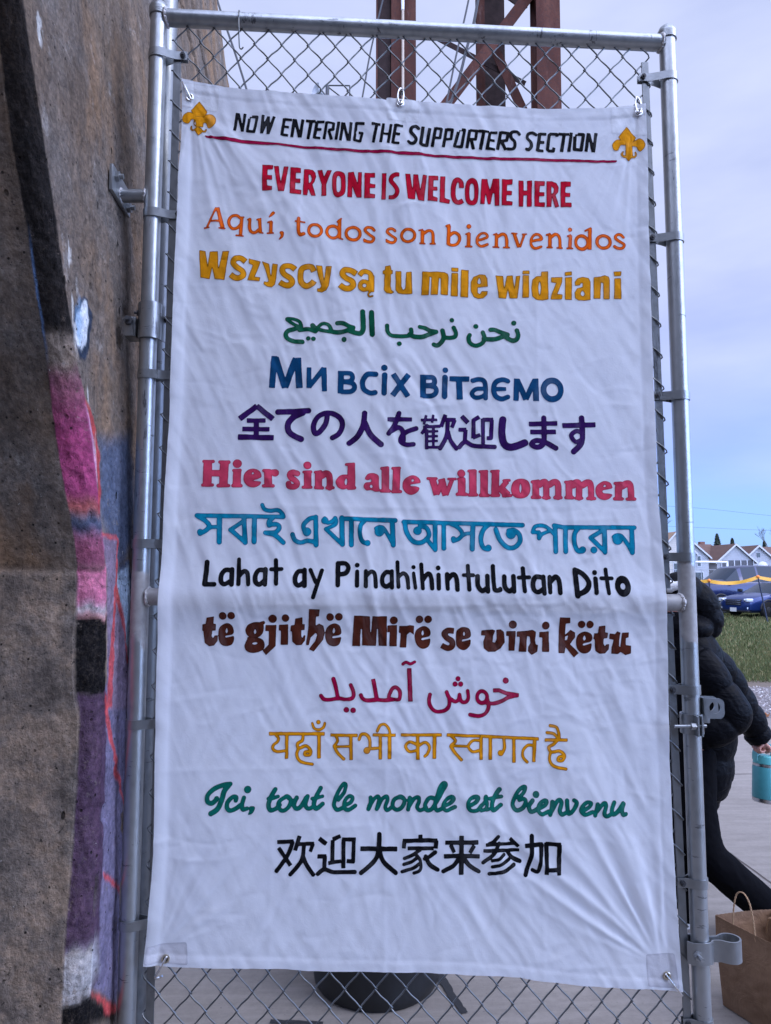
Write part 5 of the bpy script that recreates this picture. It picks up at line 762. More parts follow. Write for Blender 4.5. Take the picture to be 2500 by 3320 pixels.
a = NT('banner_cloth')
weave = a.noise(420, 2, .6); dirt = a.noise(5, 5, .6)
base = a.ramp(dirt, [(.3, (.80, .82, .875)), (.7, (.85, .865, .905))])
a.set('Base Color', base); a.set('Roughness', .85); a.set('Specular IOR Level', .15); a.set('Sheen Weight', .15)
nb = a.bump(a.noise(75, 5, .65, dist=.6), .32, .003); nb = a.bump(weave, .10, .0006, nb); a.set('Normal', nb)
tr = a.new('ShaderNodeBsdfTranslucent'); a.l.new(base, tr.inputs[0]); mxs = a.new('ShaderNodeMixShader'); mxs.inputs[0].default_value = .46
a.l.new(a.b.outputs[0], mxs.inputs[1]); a.l.new(tr.outputs[0], mxs.inputs[2]); a.l.new(mxs.outputs[0], a.o.inputs[0]); MATS['banner_cloth'] = a.m

INK = {'black': (.006, .006, .008), 'crimson': (.32, .003, .045), 'gold': (.70, .275, .005), 'red': (.50, .003, .024), 'orange': (.80, .125, .004), 'green': (.004, .092, .045),
       'navy': (.004, .058, .15), 'purple': (.034, .007, .085), 'rose': (.60, .055, .11), 'teal': (.003, .23, .36), 'brown': (.082, .019, .010), 'jade': (.004, .135, .10),
       'patch': (.72, .73, .76), 'patch2': (.60, .60, .64)}
EDGEC = {'gold': (.17, .075, .008), 'orange': (.33, .03, .006), 'red': (.14, .004, .015), 'rose': (.32, .02, .06), 'teal': (.004, .10, .19), 'jade': (.005, .085, .075), 'brown': (.05, .012, .008),
         'green': (.005, .06, .03), 'navy': (.005, .045, .13), 'purple': (.02, .006, .06), 'crimson': (.16, .004, .03), 'black': (.006, .006, .008), 'patch': (.66, .67, .70), 'patch2': (.50, .50, .55)}
for k, c in INK.items():
    a = NT('paint_' + k); ed = a.attr('edge').outputs['Fac']
    f = a.noise(26, 5, .65, (1, 1, 1.0), dist=.8); g = a.noise(170, 3, .6)
    v = .18 if k not in ('patch', 'patch2') else .06
    col = a.ramp(f, [(.30, tuple(x * (1 - v) for x in c)), (.70, tuple(min(1, x * (1 + v)) for x in c))])
    if k[:5] != 'patch':      # brush marks and thin spots in the paint
        br = a.noise(9, 5, .7, (1, 1, .45), dist=1.5); col = a.mix(a.mr(br, .52, .68, 0, .08), col, (.55, .55, .58)); col = a.mix(a.mr(a.noise(60, 4, .7, (1, 1, .3)), .55, .7, 0, .18), col, tuple(x * .55 for x in c))
    col = a.mix(a.mr(ed, 0, 1, 0, .85), col, EDGEC[k])
    a.set('Base Color', col); a.set('Roughness', .75); a.set('Specular IOR Level', .06)
    nb = a.bump(a.noise(75, 5, .65, dist=.6), .30, .003); a.set('Normal', a.bump(g, .15, .0008, nb))
    tr = a.new('ShaderNodeBsdfTranslucent'); a.l.new(col, tr.inputs[0]); mxs = a.new('ShaderNodeMixShader'); mxs.inputs[0].default_value = .15
    a.l.new(a.b.outputs[0], mxs.inputs[1]); a.l.new(tr.outputs[0], mxs.inputs[2]); a.l.new(mxs.outputs[0], a.o.inputs[0]); MATS['paint_' + k] = a.m

banner = thing('cloth_banner', 'white cloth banner painted with coloured welcomes in many languages, hung on the chain link gate', 'banner', (.68, YB, .66))
NU, NV = 330, 560
U = np.linspace(0, 1, NU); V = np.linspace(0, 1, NV)
T_, B_, L_, R_ = along(E_TOP, U), along(E_BOT, U), along(E_LEFT[::-1], V), along(E_RIGHT[::-1], V)   # v runs upward
uu, vv = U[None, :, None], V[:, None, None]
P = (1 - vv) * B_[None] + vv * T_[None] + (1 - uu) * L_[:, None] + uu * R_[:, None] - ((1 - uu) * (1 - vv) * B_[0] + uu * (1 - vv) * B_[-1] + (1 - uu) * vv * T_[0] + uu * vv * T_[-1])
P[:, :, 0] += .0015 * fbm(P[:, :, 0] * 3, P[:, :, 1] * 9, 77, 2); P[:, :, 1] += .0015 * fbm(P[:, :, 0] * 9, P[:, :, 1] * 3, 78, 2)
px, pz = P[:, :, 0].ravel(), P[:, :, 1].ravel(); py = YB - hsample(px, pz)
idx = np.arange(NU * NV).reshape(NV, NU)
quads = np.stack([idx[:-1, :-1].ravel(), idx[:-1, 1:].ravel(), idx[1:, 1:].ravel(), idx[1:, :-1].ravel()], 1)
cl = np_mesh('cloth', np.stack([px, py, pz], 1), quads, 'banner_cloth', banner)

def lettering(name, ink, data, lift, label=None, step=.0013, edge=.0022, thin=False):
    items = []; name_thin = thin
    for it in data.split(';'):
        h, *v = it.split(); v = [float(x) / 1e4 for x in v]
        w_ = float(h[1:] or 0) / 1e4; c = h[0]
        if c == 'e': pts = np.array([v[:2]]); box = (v[0] - v[2] - w_, v[0] + v[2] + w_, v[1] - v[3] - w_, v[1] + v[3] + w_)
        else:
            pts = np.array(v).reshape(-1, 2)
            box = (pts[:, 0].min() - w_, pts[:, 0].max() + w_, pts[:, 1].min() - w_, pts[:, 1].max() + w_)
        items.append((c, w_, pts, v, box))
    bx = np.array([i[4] for i in items]); x0, x1, z0, z1 = bx[:, 0].min() - .008, bx[:, 1].max() + .008, bx[:, 2].min() - .008, bx[:, 3].max() + .008
    gx = np.arange(x0, x1, step); gz = np.arange(z0, z1, step); Dm = np.full((len(gz), len(gx)), .05)
    for c, w_, pts, v, b in items:
        j0, j1 = np.searchsorted(gx, (b[0] - .01, b[1] + .01)); i0, i1 = np.searchsorted(gz, (b[2] - .01, b[3] + .01))
        X, Z = np.meshgrid(gx[j0:j1], gz[i0:i1]); r = w_ / 2 * (.90 if name_thin else 1.0)
        if c == 'e':
            k = np.hypot((X - v[0]) / v[2], (Z - v[1]) / v[3]); d = np.abs(k - 1) * min(v[2], v[3]) - r
        elif c == 'd': d = np.hypot(X - pts[0, 0], Z - pts[0, 1]) - w_
        elif c in 'pqhk':
            if c in 'qk': pts = catmull(pts, 5, True)
            d = sd_poly(X, Z, pts)
        else:
            if c in 'sg': pts = catmull(pts, 6)
            d = np.full(X.shape, 9.)
            for a_, b_ in zip(pts[:-1], pts[1:]): d = np.minimum(d, sd_capsule(X, Z, a_, b_, r, r))
            if c in 'fg':      # square ends: trim the round caps
                for e0, e1 in ((pts[0], pts[1]), (pts[-1], pts[-2])):
                    t = (e0 - e1) / (np.hypot(*(e0 - e1)) + 1e-9)
                    cut = (X - e0[0]) * t[0] + (Z - e0[1]) * t[1]
                    near = np.hypot(X - e0[0], Z - e0[1]) < r * 1.6
                    d = np.where(near, np.maximum(d, cut), d)
        sub = Dm[i0:i1, j0:j1]
        Dm[i0:i1, j0:j1] = np.maximum(sub, -d) if c in 'hk' else np.minimum(sub, d)
    for _ in range(1 if step < .0015 else 2): Dm[1:-1, 1:-1] = .5 * Dm[1:-1, 1:-1] + .125 * (Dm[2:, 1:-1] + Dm[:-2, 1:-1] + Dm[1:-1, 2:] + Dm[1:-1, :-2])
    X, Z = np.meshgrid(gx, gz)
    if ink[:5] != 'patch': Dm = Dm + .00045 * fbm(X * 90, Z * 90, 41, 2) + .0004 * fbm(X * 25, Z * 25, 44, 2)
    ins = Dm < 0; nz, nx = Dm.shape
    verts = []; vid = {}; vals = []
    def corner(i, j):
        k = (i, j, 0)
        if k not in vid: vid[k] = len(verts); verts.append((gx[j], gz[i])); vals.append(Dm[i, j])
        return vid[k]
    def cross(i, j, d):   # d 1: along x, 2: along z
        k = (i, j, d)
        if k not in vid:
            i2, j2 = (i, j + 1) if d == 1 else (i + 1, j); a_, b_ = Dm[i, j], Dm[i2, j2]; t = min(.96, max(.04, a_ / (a_ - b_)))
            vid[k] = len(verts); verts.append((gx[j] + (gx[j2] - gx[j]) * t, gz[i] + (gz[i2] - gz[i]) * t)); vals.append(0.)
        return vid[k]
    faces = []
    cnt = ins[:-1, :-1].astype(int) + ins[:-1, 1:] + ins[1:, 1:] + ins[1:, :-1]
    for i, j in zip(*np.nonzero(cnt)):
        i = int(i); j = int(j); cs = [(i, j), (i, j + 1), (i + 1, j + 1), (i + 1, j)]
        if cnt[i, j] == 4: faces.append([corner(*c_) for c_ in cs]); continue
        poly = []
        es = [(i, j, 1), (i, j + 1, 2), (i + 1, j, 1), (i, j, 2)]
        for k in range(4):
            a_, b_ = cs[k], cs[(k + 1) % 4]
            if ins[a_]: poly.append(corner(*a_))
            if ins[a_] != ins[b_]: poly.append(cross(*es[k]))
        if len(poly) >= 3: faces.append(poly)
    vx = np.array([p[0] for p in verts]); vz = np.array([p[1] for p in verts]); vy = YB - hsample(vx, vz) - lift
    me = bpy.data.meshes.new(name); me.from_pydata(np.stack([vx, vy, vz], 1).tolist(), [], faces)
    at = me.attributes.new('edge', 'FLOAT', 'POINT'); at.data.foreach_set('value', 1 - sstep(edge * .55, edge * 1.25, -np.array(vals)).astype(np.float32))
    me.polygons.foreach_set('use_smooth', [True] * len(me.polygons)); me.materials.append(MATS['paint_' + ink])
    o = link(name, me, banner)
    if label: o['label'] = label
    return o
TL_ = {'now_line': 'black capitals reading NOW ENTERING THE SUPPORTERS SECTION', 'everyone': 'red capitals reading EVERYONE IS WELCOME HERE', 'aqui': 'orange Spanish line', 'wszyscy': 'gold Polish line',
       'arabic': 'green Arabic line', 'ukrainian': 'blue Ukrainian line', 'japanese': 'purple Japanese line', 'german': 'rose German line', 'bengali': 'turquoise Bengali line', 'tagalog': 'black Tagalog line',
       'albanian': 'brown Albanian line', 'persian': 'crimson Persian line', 'hindi': 'gold Hindi line', 'french': 'green French script line', 'chinese': 'black Chinese line', 'swoosh': 'crimson underline below the first line'}
for k, (ink, data) in TEXT.items():
    if k in ('patches', 'patches2'):
        for seg in data.split(';'): lettering('corner_patch', ink, seg, .0005, None if k == 'patches' else 'grey taped lower corner', .003, .004)
    elif k == 'fleur':
        parts = data.split(';'); h = 7
        for seg in (parts[:h], parts[h:]): lettering('fleur_de_lis', ink, ';'.join(seg), .0013, None, .0015, .0016)
    elif k == 'swoosh': lettering('underline', ink, data, .0011, TL_[k], .0016, .0020)
    else:      # one part per run of words
        its = []
        for it in data.split(';'):
            h, *v = it.split(); v = [float(x) / 1e4 for x in v]; r_ = float(h[1:] or 0) / 1e4; xs_ = v[0::2]
            its.append((v[0] - v[2], v[0] + v[2], it) if h[0] == 'e' else (min(xs_) - r_ / 2, max(xs_) + r_ / 2, it))
        its_s = sorted(its, key=lambda q_: q_[0]); cuts = []; xm = its_s[0][1]
        for a_, b_, _ in its_s[1:]:
            if a_ - xm > .020: cuts.append((a_ + xm) / 2)
            xm = max(xm, b_)
        for c_ in range(len(cuts) + 1):
            run = [it for a_, b_, it in its if sum((a_ + b_) / 2 > q_ for q_ in cuts) == c_]
            if run: lettering('painted_words', ink, ';'.join(run), .0009, TL_[k], .0012, .0018 if k != 'hindi' else .0014, k == 'now_line')
GROM = [(0.0878, 2.83), (0.6315, 2.8321), (1.2661, 2.8292), (0.0871, 0.7177), (1.2715, 0.6514)]
HOOKS = [(0.0627, 2.8825), (0.6341, 2.8818), (1.2709, 2.8801), (0.0636, 0.675), (1.3064, 0.6067)]
for i, ((gx_, gz_), (kx, kz)) in enumerate(zip(GROM, HOOKS)):
    y = YB - float(hsample(gx_, gz_)) - .0022
    m = MB(); ring = [(gx_ + .0075 * math.cos(t), y, gz_ + .0075 * math.sin(t)) for t in np.linspace(0, 2 * math.pi, 24, endpoint=False)]
    m.tube(ring, .0027, 8, closed=True); g = m.build('grommet', 'brass_ring' if i > 2 else 'bright_steel', banner)
    m = MB(); m.lathe([(0.0001, 0), (.0052, 0.0)], (0, 0, 0), 20, close=False); m.v = [(gx_ + a, y + .0012, gz_ + b) for a, b, c in m.v]; m.build('eyelet_hole', 'dark_steel', g, recalc=False)
    m = MB(); A = Vector((gx_, y - .004, gz_)); Bv = Vector((kx, -.012, kz)); d = (Bv - A); L_h = d.length; d.normalize(); sd2 = d.cross(Vector((0, 1, 0))).normalized()
    if i in (1, 2):      # oval snap links
        w_ = .0085; pts = [A - d * .003 + sd2 * w_ * math.sin(t) * .9 + d * (L_h + .008) * (.5 - .5 * math.cos(t)) + Vector((0, .010, 0)) * (.5 - .5 * math.cos(t)) for t in np.linspace(0, 2 * math.pi, 26, endpoint=False)]
        m.tube(pts, .0025, 8, closed=True)
    else:
        pts = [A + Vector((0, .012, 0)) - d * .002, A + Vector((0, .002, 0)) - d * .006, A, A + d * L_h * .5 + Vector((0, -.004, 0)), Bv, Bv + Vector((.006, .012, -.008 if i < 3 else -.006)), Bv + Vector((.014, .012, -.002))]
        m.tube(catmull(pts, 6), .0026, 8)
    m.build('wire_hook', 'bright_steel', banner)

# ------------------------------------------------------------------ remeshing helper for soft bodies
def remesh(name, mb, mat, parent, voxel=.008, smooth=4, post=None):
    me = bpy.data.meshes.new('tmp'); me.from_pydata(mb.v, [], mb.f)
    bm = bmesh.new(); bm.from_mesh(me); bmesh.ops.recalc_face_normals(bm, faces=bm.faces[:]); bm.to_mesh(me); bm.free()
    o = bpy.data.objects.new('tmp', me); COL.objects.link(o)
    r = o.modifiers.new('r', 'REMESH'); r.mode = 'VOXEL'; r.voxel_size = voxel
    if smooth: s_ = o.modifiers.new('s', 'SMOOTH'); s_.iterations = smooth; s_.factor = .5
    dg = bpy.context.evaluated_depsgraph_get(); dg.update(); out_ = bpy.data.meshes.new_from_object(o.evaluated_get(dg))
    bpy.data.objects.remove(o); out_.name = name
    if post:
        n = len(out_.vertices); co = np.zeros(n * 3, np.float32); out_.vertices.foreach_get('co', co); no = np.zeros(n * 3, np.float32); out_.vertices.foreach_get('normal', no)
        out_.vertices.foreach_set('co', post(co.reshape(-1, 3), no.reshape(-1, 3)).astype(np.float32).ravel()); out_.update()
    out_.materials.clear(); out_.materials.append(MATS[mat] if isinstance(mat, str) else mat)
    out_.polygons.foreach_set('use_smooth', [True] * len(out_.polygons)); return link(name, out_, parent)
def limb(mb, pts, rad, n=8, seg=16, puff=0, amp=.0, squash=None):
    P = catmull(pts, n); rr = np.interp(np.linspace(0, 1, len(P)), np.linspace(0, 1, len(rad)), rad)
    if puff:
        s_ = np.r_[0, np.cumsum(np.linalg.norm(np.diff(P, axis=0), axis=1))]; rr = rr + amp * (np.abs(np.sin(math.pi * s_ / puff)) ** .32 - .8)
    mb.tube(P, rr, seg, squash=squash)
    if not squash: mb.ball(P[0], rr[0] * .98, 14, 8); mb.ball(P[-1], rr[-1] * .98, 14, 8)
    return mb

# ------------------------------------------------------------------ the person in a black puffer coat
a = NT('puffer_nylon'); cr_ = a.noise(38, 5, .6, dist=1.2); c = a.ramp(a.noise(9, 4), [(.3, (.0026, .0028, .004)), (.7, (.0046, .0048, .0065))])
a.set('Base Color', c); a.set('Roughness', .46); a.set('Specular IOR Level', .05); a.set('Normal', a.bump(a.noise(13, 3, .5, (1, 1, 2.0), dist=1.6), .38, .016)); MATS['puffer_nylon'] = a.m
simple('black_fleece', (.0035, .0035, .0045), .95, 0, .2, 60, .2, 200, spec=.05); simple('skin', (.46, .22, .17), .5, 0, .12, 60, .15, 200); simple('shoe_cream', (.55, .50, .44), .7, 0, .1, 40); simple('shoe_sole', (.65, .63, .6), .8)
simple('white_knit', (.66, .65, .64), .9, 0, .12, 120, .8, 160); simple('dark_hair', (.012, .009, .008), .6)
ps = thing('person', 'person in a hooded black puffer coat walking left behind the gate with a bottle', 'person', (2.12, 1.62, .01))
mb = MB()
limb(mb, [(2.15, 1.60, .78), (2.16, 1.61, 1.0), (2.13, 1.60, 1.22), (2.09, 1.60, 1.33), (2.07, 1.60, 1.40)], [.10, .10, .105, .06, .05])
mb.ball((2.045, 1.60, 1.475), (.088, .074, .108), 20, 14); mb.ball((1.955, 1.60, 1.465), (.016, .013, .020)); mb.ball((1.97, 1.60, 1.43), (.03, .03, .03)); mb.ball((1.975, 1.565, 1.495), (.014, .012, .010)); mb.ball((1.975, 1.635, 1.495), (.014, .012, .010)); mb.ball((1.963, 1.60, 1.437), (.010, .024, .007)); mb.ball((2.06, 1.524, 1.470), (.018, .010, .03)); mb.ball((2.06, 1.676, 1.470), (.018, .010, .03))
limb(mb, [(2.11, 1.50, 1.22), (2.215, 1.43, .99), (2.13, 1.43, .91), (2.10, 1.44, .87)], [.045, .04, .034, .03]); limb(mb, [(2.22, 1.70, 1.22), (2.385, 1.81, 1.12), (2.48, 1.86, .99), (2.612, 1.90, .80), (2.628, 1.90, .755)], [.042, .042, .040, .030, .026])
limb(mb, [(2.13, 1.67, .82), (2.11, 1.63, .44), (2.055, 1.59, .10)], [.085, .055, .04]); limb(mb, [(2.10, 1.54, .82), (2.09, 1.47, .42), (2.19, 1.44, .285), (2.43, 1.42, .085)], [.075, .05, .05, .04])
# right hand closed on the bottle's handle: palm, four bent fingers of different length, thumb from the side
hc_ = Vector((2.628, 1.898, .742)); mb.ball(hc_, (.024, .036, .026), 14, 10)
for k, (dy, ln, z_) in enumerate(((-.031, .9, .002), (-.011, 1.05, .0), (.010, 1.0, .0), (.030, .82, .003))):
    p = hc_ + Vector((-.010, dy, .004 + z_)); limb(mb, [p, p + Vector((-.020 * ln, -.002, -.014)), p + Vector((-.019 * ln, -.002, -.033 * ln)), p + Vector((-.002, .0, -.040 * ln)), p + Vector((.010, .0, -.034 * ln))], [.0088, .0088, .0082, .0074, .0062], 5, 10)
limb(mb, [hc_ + Vector((.006, -.032, .006)), hc_ + Vector((.020, -.040, -.008)), hc_ + Vector((.022, -.032, -.026)), hc_ + Vector((.014, -.018, -.036))], [.011, .010, .009, .0075], 5, 10)
# left hand in the pocket side
h2 = Vector((2.085, 1.44, .855)); mb.ball(h2, (.034, .020, .030), 12, 8)
for k in range(4): p = h2 + Vector((-.02, -.012, .018 - .012 * k)); limb(mb, [p, p + Vector((-.030, 0, -.006)), p + Vector((-.036, .022, -.010))], [.008, .008, .006], 4, 8)
limb(mb, [h2 + Vector((-.004, -.005, .022)), h2 + Vector((-.034, -.006, .030))], [.010, .007], 4, 8)
body = remesh('body', mb, 'skin', ps, .0045, 2)
def wr(seed, amp, fq=22):
    def f(co, no):
        n = amp * (1 - 2 * np.abs(fbm(co[:, 0] * fq + co[:, 2] * fq * .6, co[:, 1] * fq - co[:, 2] * fq * .9, seed, 3))); return co + no * n[:, None]
    return f
mb = MB()
limb(mb, [(2.150, 1.615, .575), (2.160, 1.62, .70), (2.170, 1.62, .86), (2.155, 1.615, 1.0), (2.135, 1.61, 1.13), (2.112, 1.605, 1.25), (2.085, 1.60, 1.34)], [.115, .148, .160, .160, .158, .145, .10], 16, 32, .20, .020)
coat = remesh('coat', mb, 'puffer_nylon', ps, .007, 1, wr(4, .0022, 30))
mb = MB(); limb(mb, [(2.10, 1.50, 1.235), (2.150, 1.455, 1.14), (2.210, 1.43, 1.02), (2.222, 1.425, .985), (2.190, 1.42, .945), (2.13, 1.43, .910), (2.10, 1.44, .890)], [.078, .082, .084, .084, .078, .070, .058], 16, 24, .17, .022)
remesh('sleeve', mb, 'puffer_nylon', coat, .006, 1, wr(6, .0016, 40))
mb = MB(); limb(mb, [(2.22, 1.71, 1.25), (2.385, 1.81, 1.12), (2.485, 1.86, .99), (2.562, 1.89, .885), (2.612, 1.90, .795)], [.080, .082, .080, .076, .062], 16, 24, .125, .018); mb.tube([(2.607, 1.90, .803), (2.627, 1.90, .768)], [.070, .062], 20)
remesh('sleeve', mb, 'puffer_nylon', coat, .006, 1, wr(8, .0016, 40))
mb = MB(); limb(mb, [(2.03, 1.60, 1.500), (2.10, 1.60, 1.525), (2.17, 1.60, 1.480), (2.215, 1.60, 1.405), (2.222, 1.60, 1.365)], [.095, .100, .088, .076, .060], 16, 24, .115, .014); mb.ball((2.12, 1.60, 1.36), (.11, .13, .07), 20, 12)
hood = remesh('hood', mb, 'puffer_nylon', coat, .006, 1, wr(9, .002, 30))
mb = MB(); mb.ball((2.03, 1.60, 1.385), (.100, .095, .075), 18, 12); remesh('scarf', mb, 'black_fleece', ps, .006, 2, wr(3, .003, 40))
MB().tube([(1.958 + .02 * math.cos(t), 1.60 + .095 * math.sin(t), 1.485 + .11 * math.cos(t)) for t in np.linspace(0, 2 * math.pi, 30, endpoint=False)], .018, 10, closed=True).build('hood_trim', 'black_fleece', hood)
mb = MB(); mb.ball((2.012, 1.545, 1.555), (.045, .04, .032), 18, 10); limb(mb, [(1.99, 1.53, 1.55), (2.06, 1.50, 1.565), (2.085, 1.495, 1.545)], [.022, .020, .014]); remesh('knit_cap', mb, 'white_knit', ps, .004, 2)
mb = MB(); limb(mb, [(2.13, 1.67, .80), (2.115, 1.64, .50), (2.095, 1.61, .35), (2.062, 1.59, .085)], [.115, .098, .088, .070], 10, 20)
limb(mb, [(2.10, 1.54, .80), (2.082, 1.49, .56), (2.100, 1.455, .385), (2.19, 1.44, .285), (2.32, 1.43, .175), (2.43, 1.42, .085)], [.10, .082, .078, .077, .075, .062], 10, 20)
remesh('trousers', mb, 'black_fleece', ps, .007, 3, wr(12, .003, 20))
def shoe(c, yaw, pitch):
    M = Matrix.Rotation(yaw, 3, 'Z') @ Matrix.Rotation(pitch, 3, 'Y'); mb = MB(); c = Vector(c)
    limb(mb, [(.055, 0, .055), (.0, 0, .058), (-.07, 0, .045), (-.145, 0, .034)], [.040, .044, .040, .030]); mb.ball((.02, 0, .095), (.045, .040, .035)); mb.v = [tuple(M @ Vector(v) + c) for v in mb.v]
    o = remesh('shoe', mb, 'shoe_cream', ps, .005, 3); m2 = MB(); pr = [(.098 * math.cos(t) * (1.28 if math.cos(t) < 0 else 1.0) - .032, .043 * math.sin(t)) for t in np.linspace(0, 2 * math.pi, 28, endpoint=False)]
    m2.prism(pr, 'z', 0, .022); m2.v = [tuple(M @ Vector(v) + c) for v in m2.v]; m2.build('sole', 'shoe_sole', o)
shoe((2.05, 1.585, .012), R(12), 0); shoe((2.43, 1.42, .035), R(6), R(-16))

# ------------------------------------------------------------------ the bottle
simple('teal_enamel', (.055, .26, .28), .38, 0, .06, 60, .15, 300); simple('teal_lid', (.085, .37, .37), .42, 0, .05); simple('steel_brushed', (.42, .42, .43), .28, 1.0, .12, 30, stretch=(1, 1, 20)); simple('logo_ink', (.03, .10, .11), .6)
bt = thing('water_bottle', 'teal insulated bottle with steel rings held by its handle in the hand', 'bottle', (2.632, 1.90, .455), local=True); bt.rotation_euler = (R(-3), R(5), R(0))
MB().lathe([(.0001, .020), (.056, .020), (.0578, .024), (.0578, .168), (.0560, .176)], seg=44).build('flask', 'teal_enamel', bt, angle=30)
MB().lathe([(.0001, 0), (.052, 0), (.0565, .004), (.0572, .0195), (.05, .0196)], seg=44).build('steel_base', 'steel_brushed', bt, angle=30); MB().lathe([(.050, .1765), (.0565, .177), (.0570, .190), (.050, .1905)], seg=44, close=False).build('steel_ring', 'steel_brushed', bt, angle=30)
lid = MB().lathe([(.0001, .191), (.0545, .191), (.0555, .196), (.0535, .226), (.046, .231), (.0001, .231)], seg=44).build('lid', 'teal_lid', bt, angle=30)
m = MB(); w_, t_ = .020, .011
pth = [(-.047, .205), (-.049, .232), (-.043, .258), (-.026, .281), (0, .287), (.026, .281), (.043, .258), (.049, .232), (.047, .205)]
pth = [tuple(p) for p in catmull(pth, 5)]; v = []
for i, (x, z) in enumerate(pth):
    a0, b0 = pth[max(i - 1, 0)], pth[min(i + 1, len(pth) - 1)]; d = Vector((b0[0] - a0[0], b0[1] - a0[1])).normalized(); nx1, nz1 = -d.y * t_ / 2, d.x * t_ / 2; ww = w_ * (1.25 - .35 * math.sin(math.pi * i / (len(pth) - 1)))
    v += [(x - nx1, -ww, z - nz1), (x + nx1, -ww, z + nz1), (x + nx1, ww, z + nz1), (x - nx1, ww, z - nz1)]
m.add(v, [(4 * i + k, 4 * i + 4 + k, 4 * i + 4 + (k + 1) % 4, 4 * i + (k + 1) % 4) for i in range(len(pth) - 1) for k in range(4)] + [(0, 1, 2, 3), (len(v) - 1, len(v) - 2, len(v) - 3, len(v) - 4)])
m.build('handle', 'teal_lid', bt, angle=50)
def on_flask(pts, r=.00055, closed=False):    # small printed mark wrapped on the flask, seen from the gate
    return MB().tube([(.0582 * math.sin(u / .0582), -.0582 * math.cos(u / .0582), z) for u, z in pts], r, 5, closed=closed)
mb = on_flask([(.006, .034), (.034, .034), (.034, .047), (.006, .047)], closed=True)
for pts in ([(.010, .045), (.0122, .0405)], [(.0144, .045), (.0122, .0405), (.0122, .036)]): q2 = on_flask(pts, .0008); mb.add(q2.v, q2.f)
mb.build('printed_mark', 'logo_ink', bt)

# ------------------------------------------------------------------ the paper bag
a = NT('kraft_paper'); f = a.noise(14, 5, .6); c = a.ramp(f, [(.3, (.20, .118, .070)), (.7, (.27, .165, .10))]); c = a.mix(a.mr(a.noise(260, 2, .6, (1, 1, .1)), .45, .65, 0, .25), c, (.15, .085, .05))
a.set('Base Color', c); a.set('Roughness', .8); a.set('Specular IOR Level', .2); a.set('Normal', a.bump(a.noise(17, 5, .6, dist=1.0), .5, .014)); MATS['kraft_paper'] = a.m
pb = thing('paper_bag', 'brown kraft paper carrier bag with twisted handles standing on the paving', 'paper bag', (2.0, .9, .01))
c0, c1, c2, c3 = np.array((1.893, .985)), np.array((2.022, .690)), np.array((2.245, .725)), np.array((2.135, 1.020)); ctr = (c0 + c1 + c2 + c3) / 4
NS, NZ = 28, 40; ring = []; 
for a_, b_ in ((c0, c1), (c1, c2), (c2, c3), (c3, c0)):
    for i in range(NS): ring.append(a_ + (b_ - a_) * i / NS)
ring = np.array(ring); nr_ = len(ring); hgt = .328; V3 = []
for inner in (0, 1):
    for j in range(NZ + 1):
        t = j / NZ; base_s = .93 + .07 * min(1, t * 1.4)
        p = ctr + (ring - ctr) * base_s; k = np.arange(nr_); face = (k // NS); u = (k % NS) / NS
        bul = np.sin(math.pi * u) * (.012 * np.sin(math.pi * min(1, t * 1.1)) * np.array([1, -1.6, .7, -1.2])[face] + .006 * t * np.array([-1.5, .2, 1.2, .2])[face])
        nrm = (p - ctr) / np.linalg.norm(p - ctr, axis=1)[:, None]
        cr1 = .0045 * (1 - 2 * np.abs(fbm(p[:, 0] * 17 + t * 4, p[:, 1] * 17 + t * 7, 14, 3))) * np.sin(math.pi * u) ** .5 * (1 - .5 * t)
        p = p + nrm * (bul + cr1)[:, None] - nrm * .0009 * inner
        zt = hgt + .006 * np.sin(math.pi * u) * np.array([-1, .5, 1.8, .5])[face] + .0012 * (k % 2)
        zz_ = .012 + (zt - .012) * t + (.0006 * inner if j == 0 else 0)
        V3 += [(x, y, z) for (x, y), z in zip(p, np.broadcast_to(zz_, nr_))]
m = MB(); f = []; L_ = NZ + 1
for inner in (0, 1):
    for j in range(NZ):
        for k in range(nr_):
            b = inner * L_ * nr_ + j * nr_; q4 = (b + k, b + (k + 1) % nr_, b + nr_ + (k + 1) % nr_, b + nr_ + k); f.append(q4 if not inner else q4[::-1])
tb_ = NZ * nr_; f += [(tb_ + k, tb_ + (k + 1) % nr_, L_ * nr_ + tb_ + (k + 1) % nr_, L_ * nr_ + tb_ + k) for k in range(nr_)]; f.append(tuple(range(nr_ - 1, -1, -1)))
m.add(V3, f); m.build('bag_body', 'kraft_paper', pb, angle=30, recalc=False)
simple('twisted_paper', (.40, .25, .14), .8, 0, .15, 200, .5, 200, stretch=(1, 1, .4))
def cord(pts):
    P = catmull(pts, 12); m = MB(); 
    for ph in (0, math.pi):
        m.tube([Vector(p) + Vector((.0014 * math.cos(i * .9 + ph), .0014 * math.sin(i * .9 + ph), 0)) for i, p in enumerate(P)], .0021, 6)
    return m.build('handle', 'twisted_paper', pb)
cord([(1.930, .918, .25), (1.9285, .922, .33), (1.931, .915, .395), (1.937, .902, .440), (1.948, .880, .452), (1.957, .860, .430), (1.962, .848, .385), (1.965, .842, .33), (1.966, .840, .25)])
cord([(2.10, 1.005, .25), (2.105, .99, .31), (2.13, .96, .30), (2.17, .90, .27), (2.175, .88, .25)])

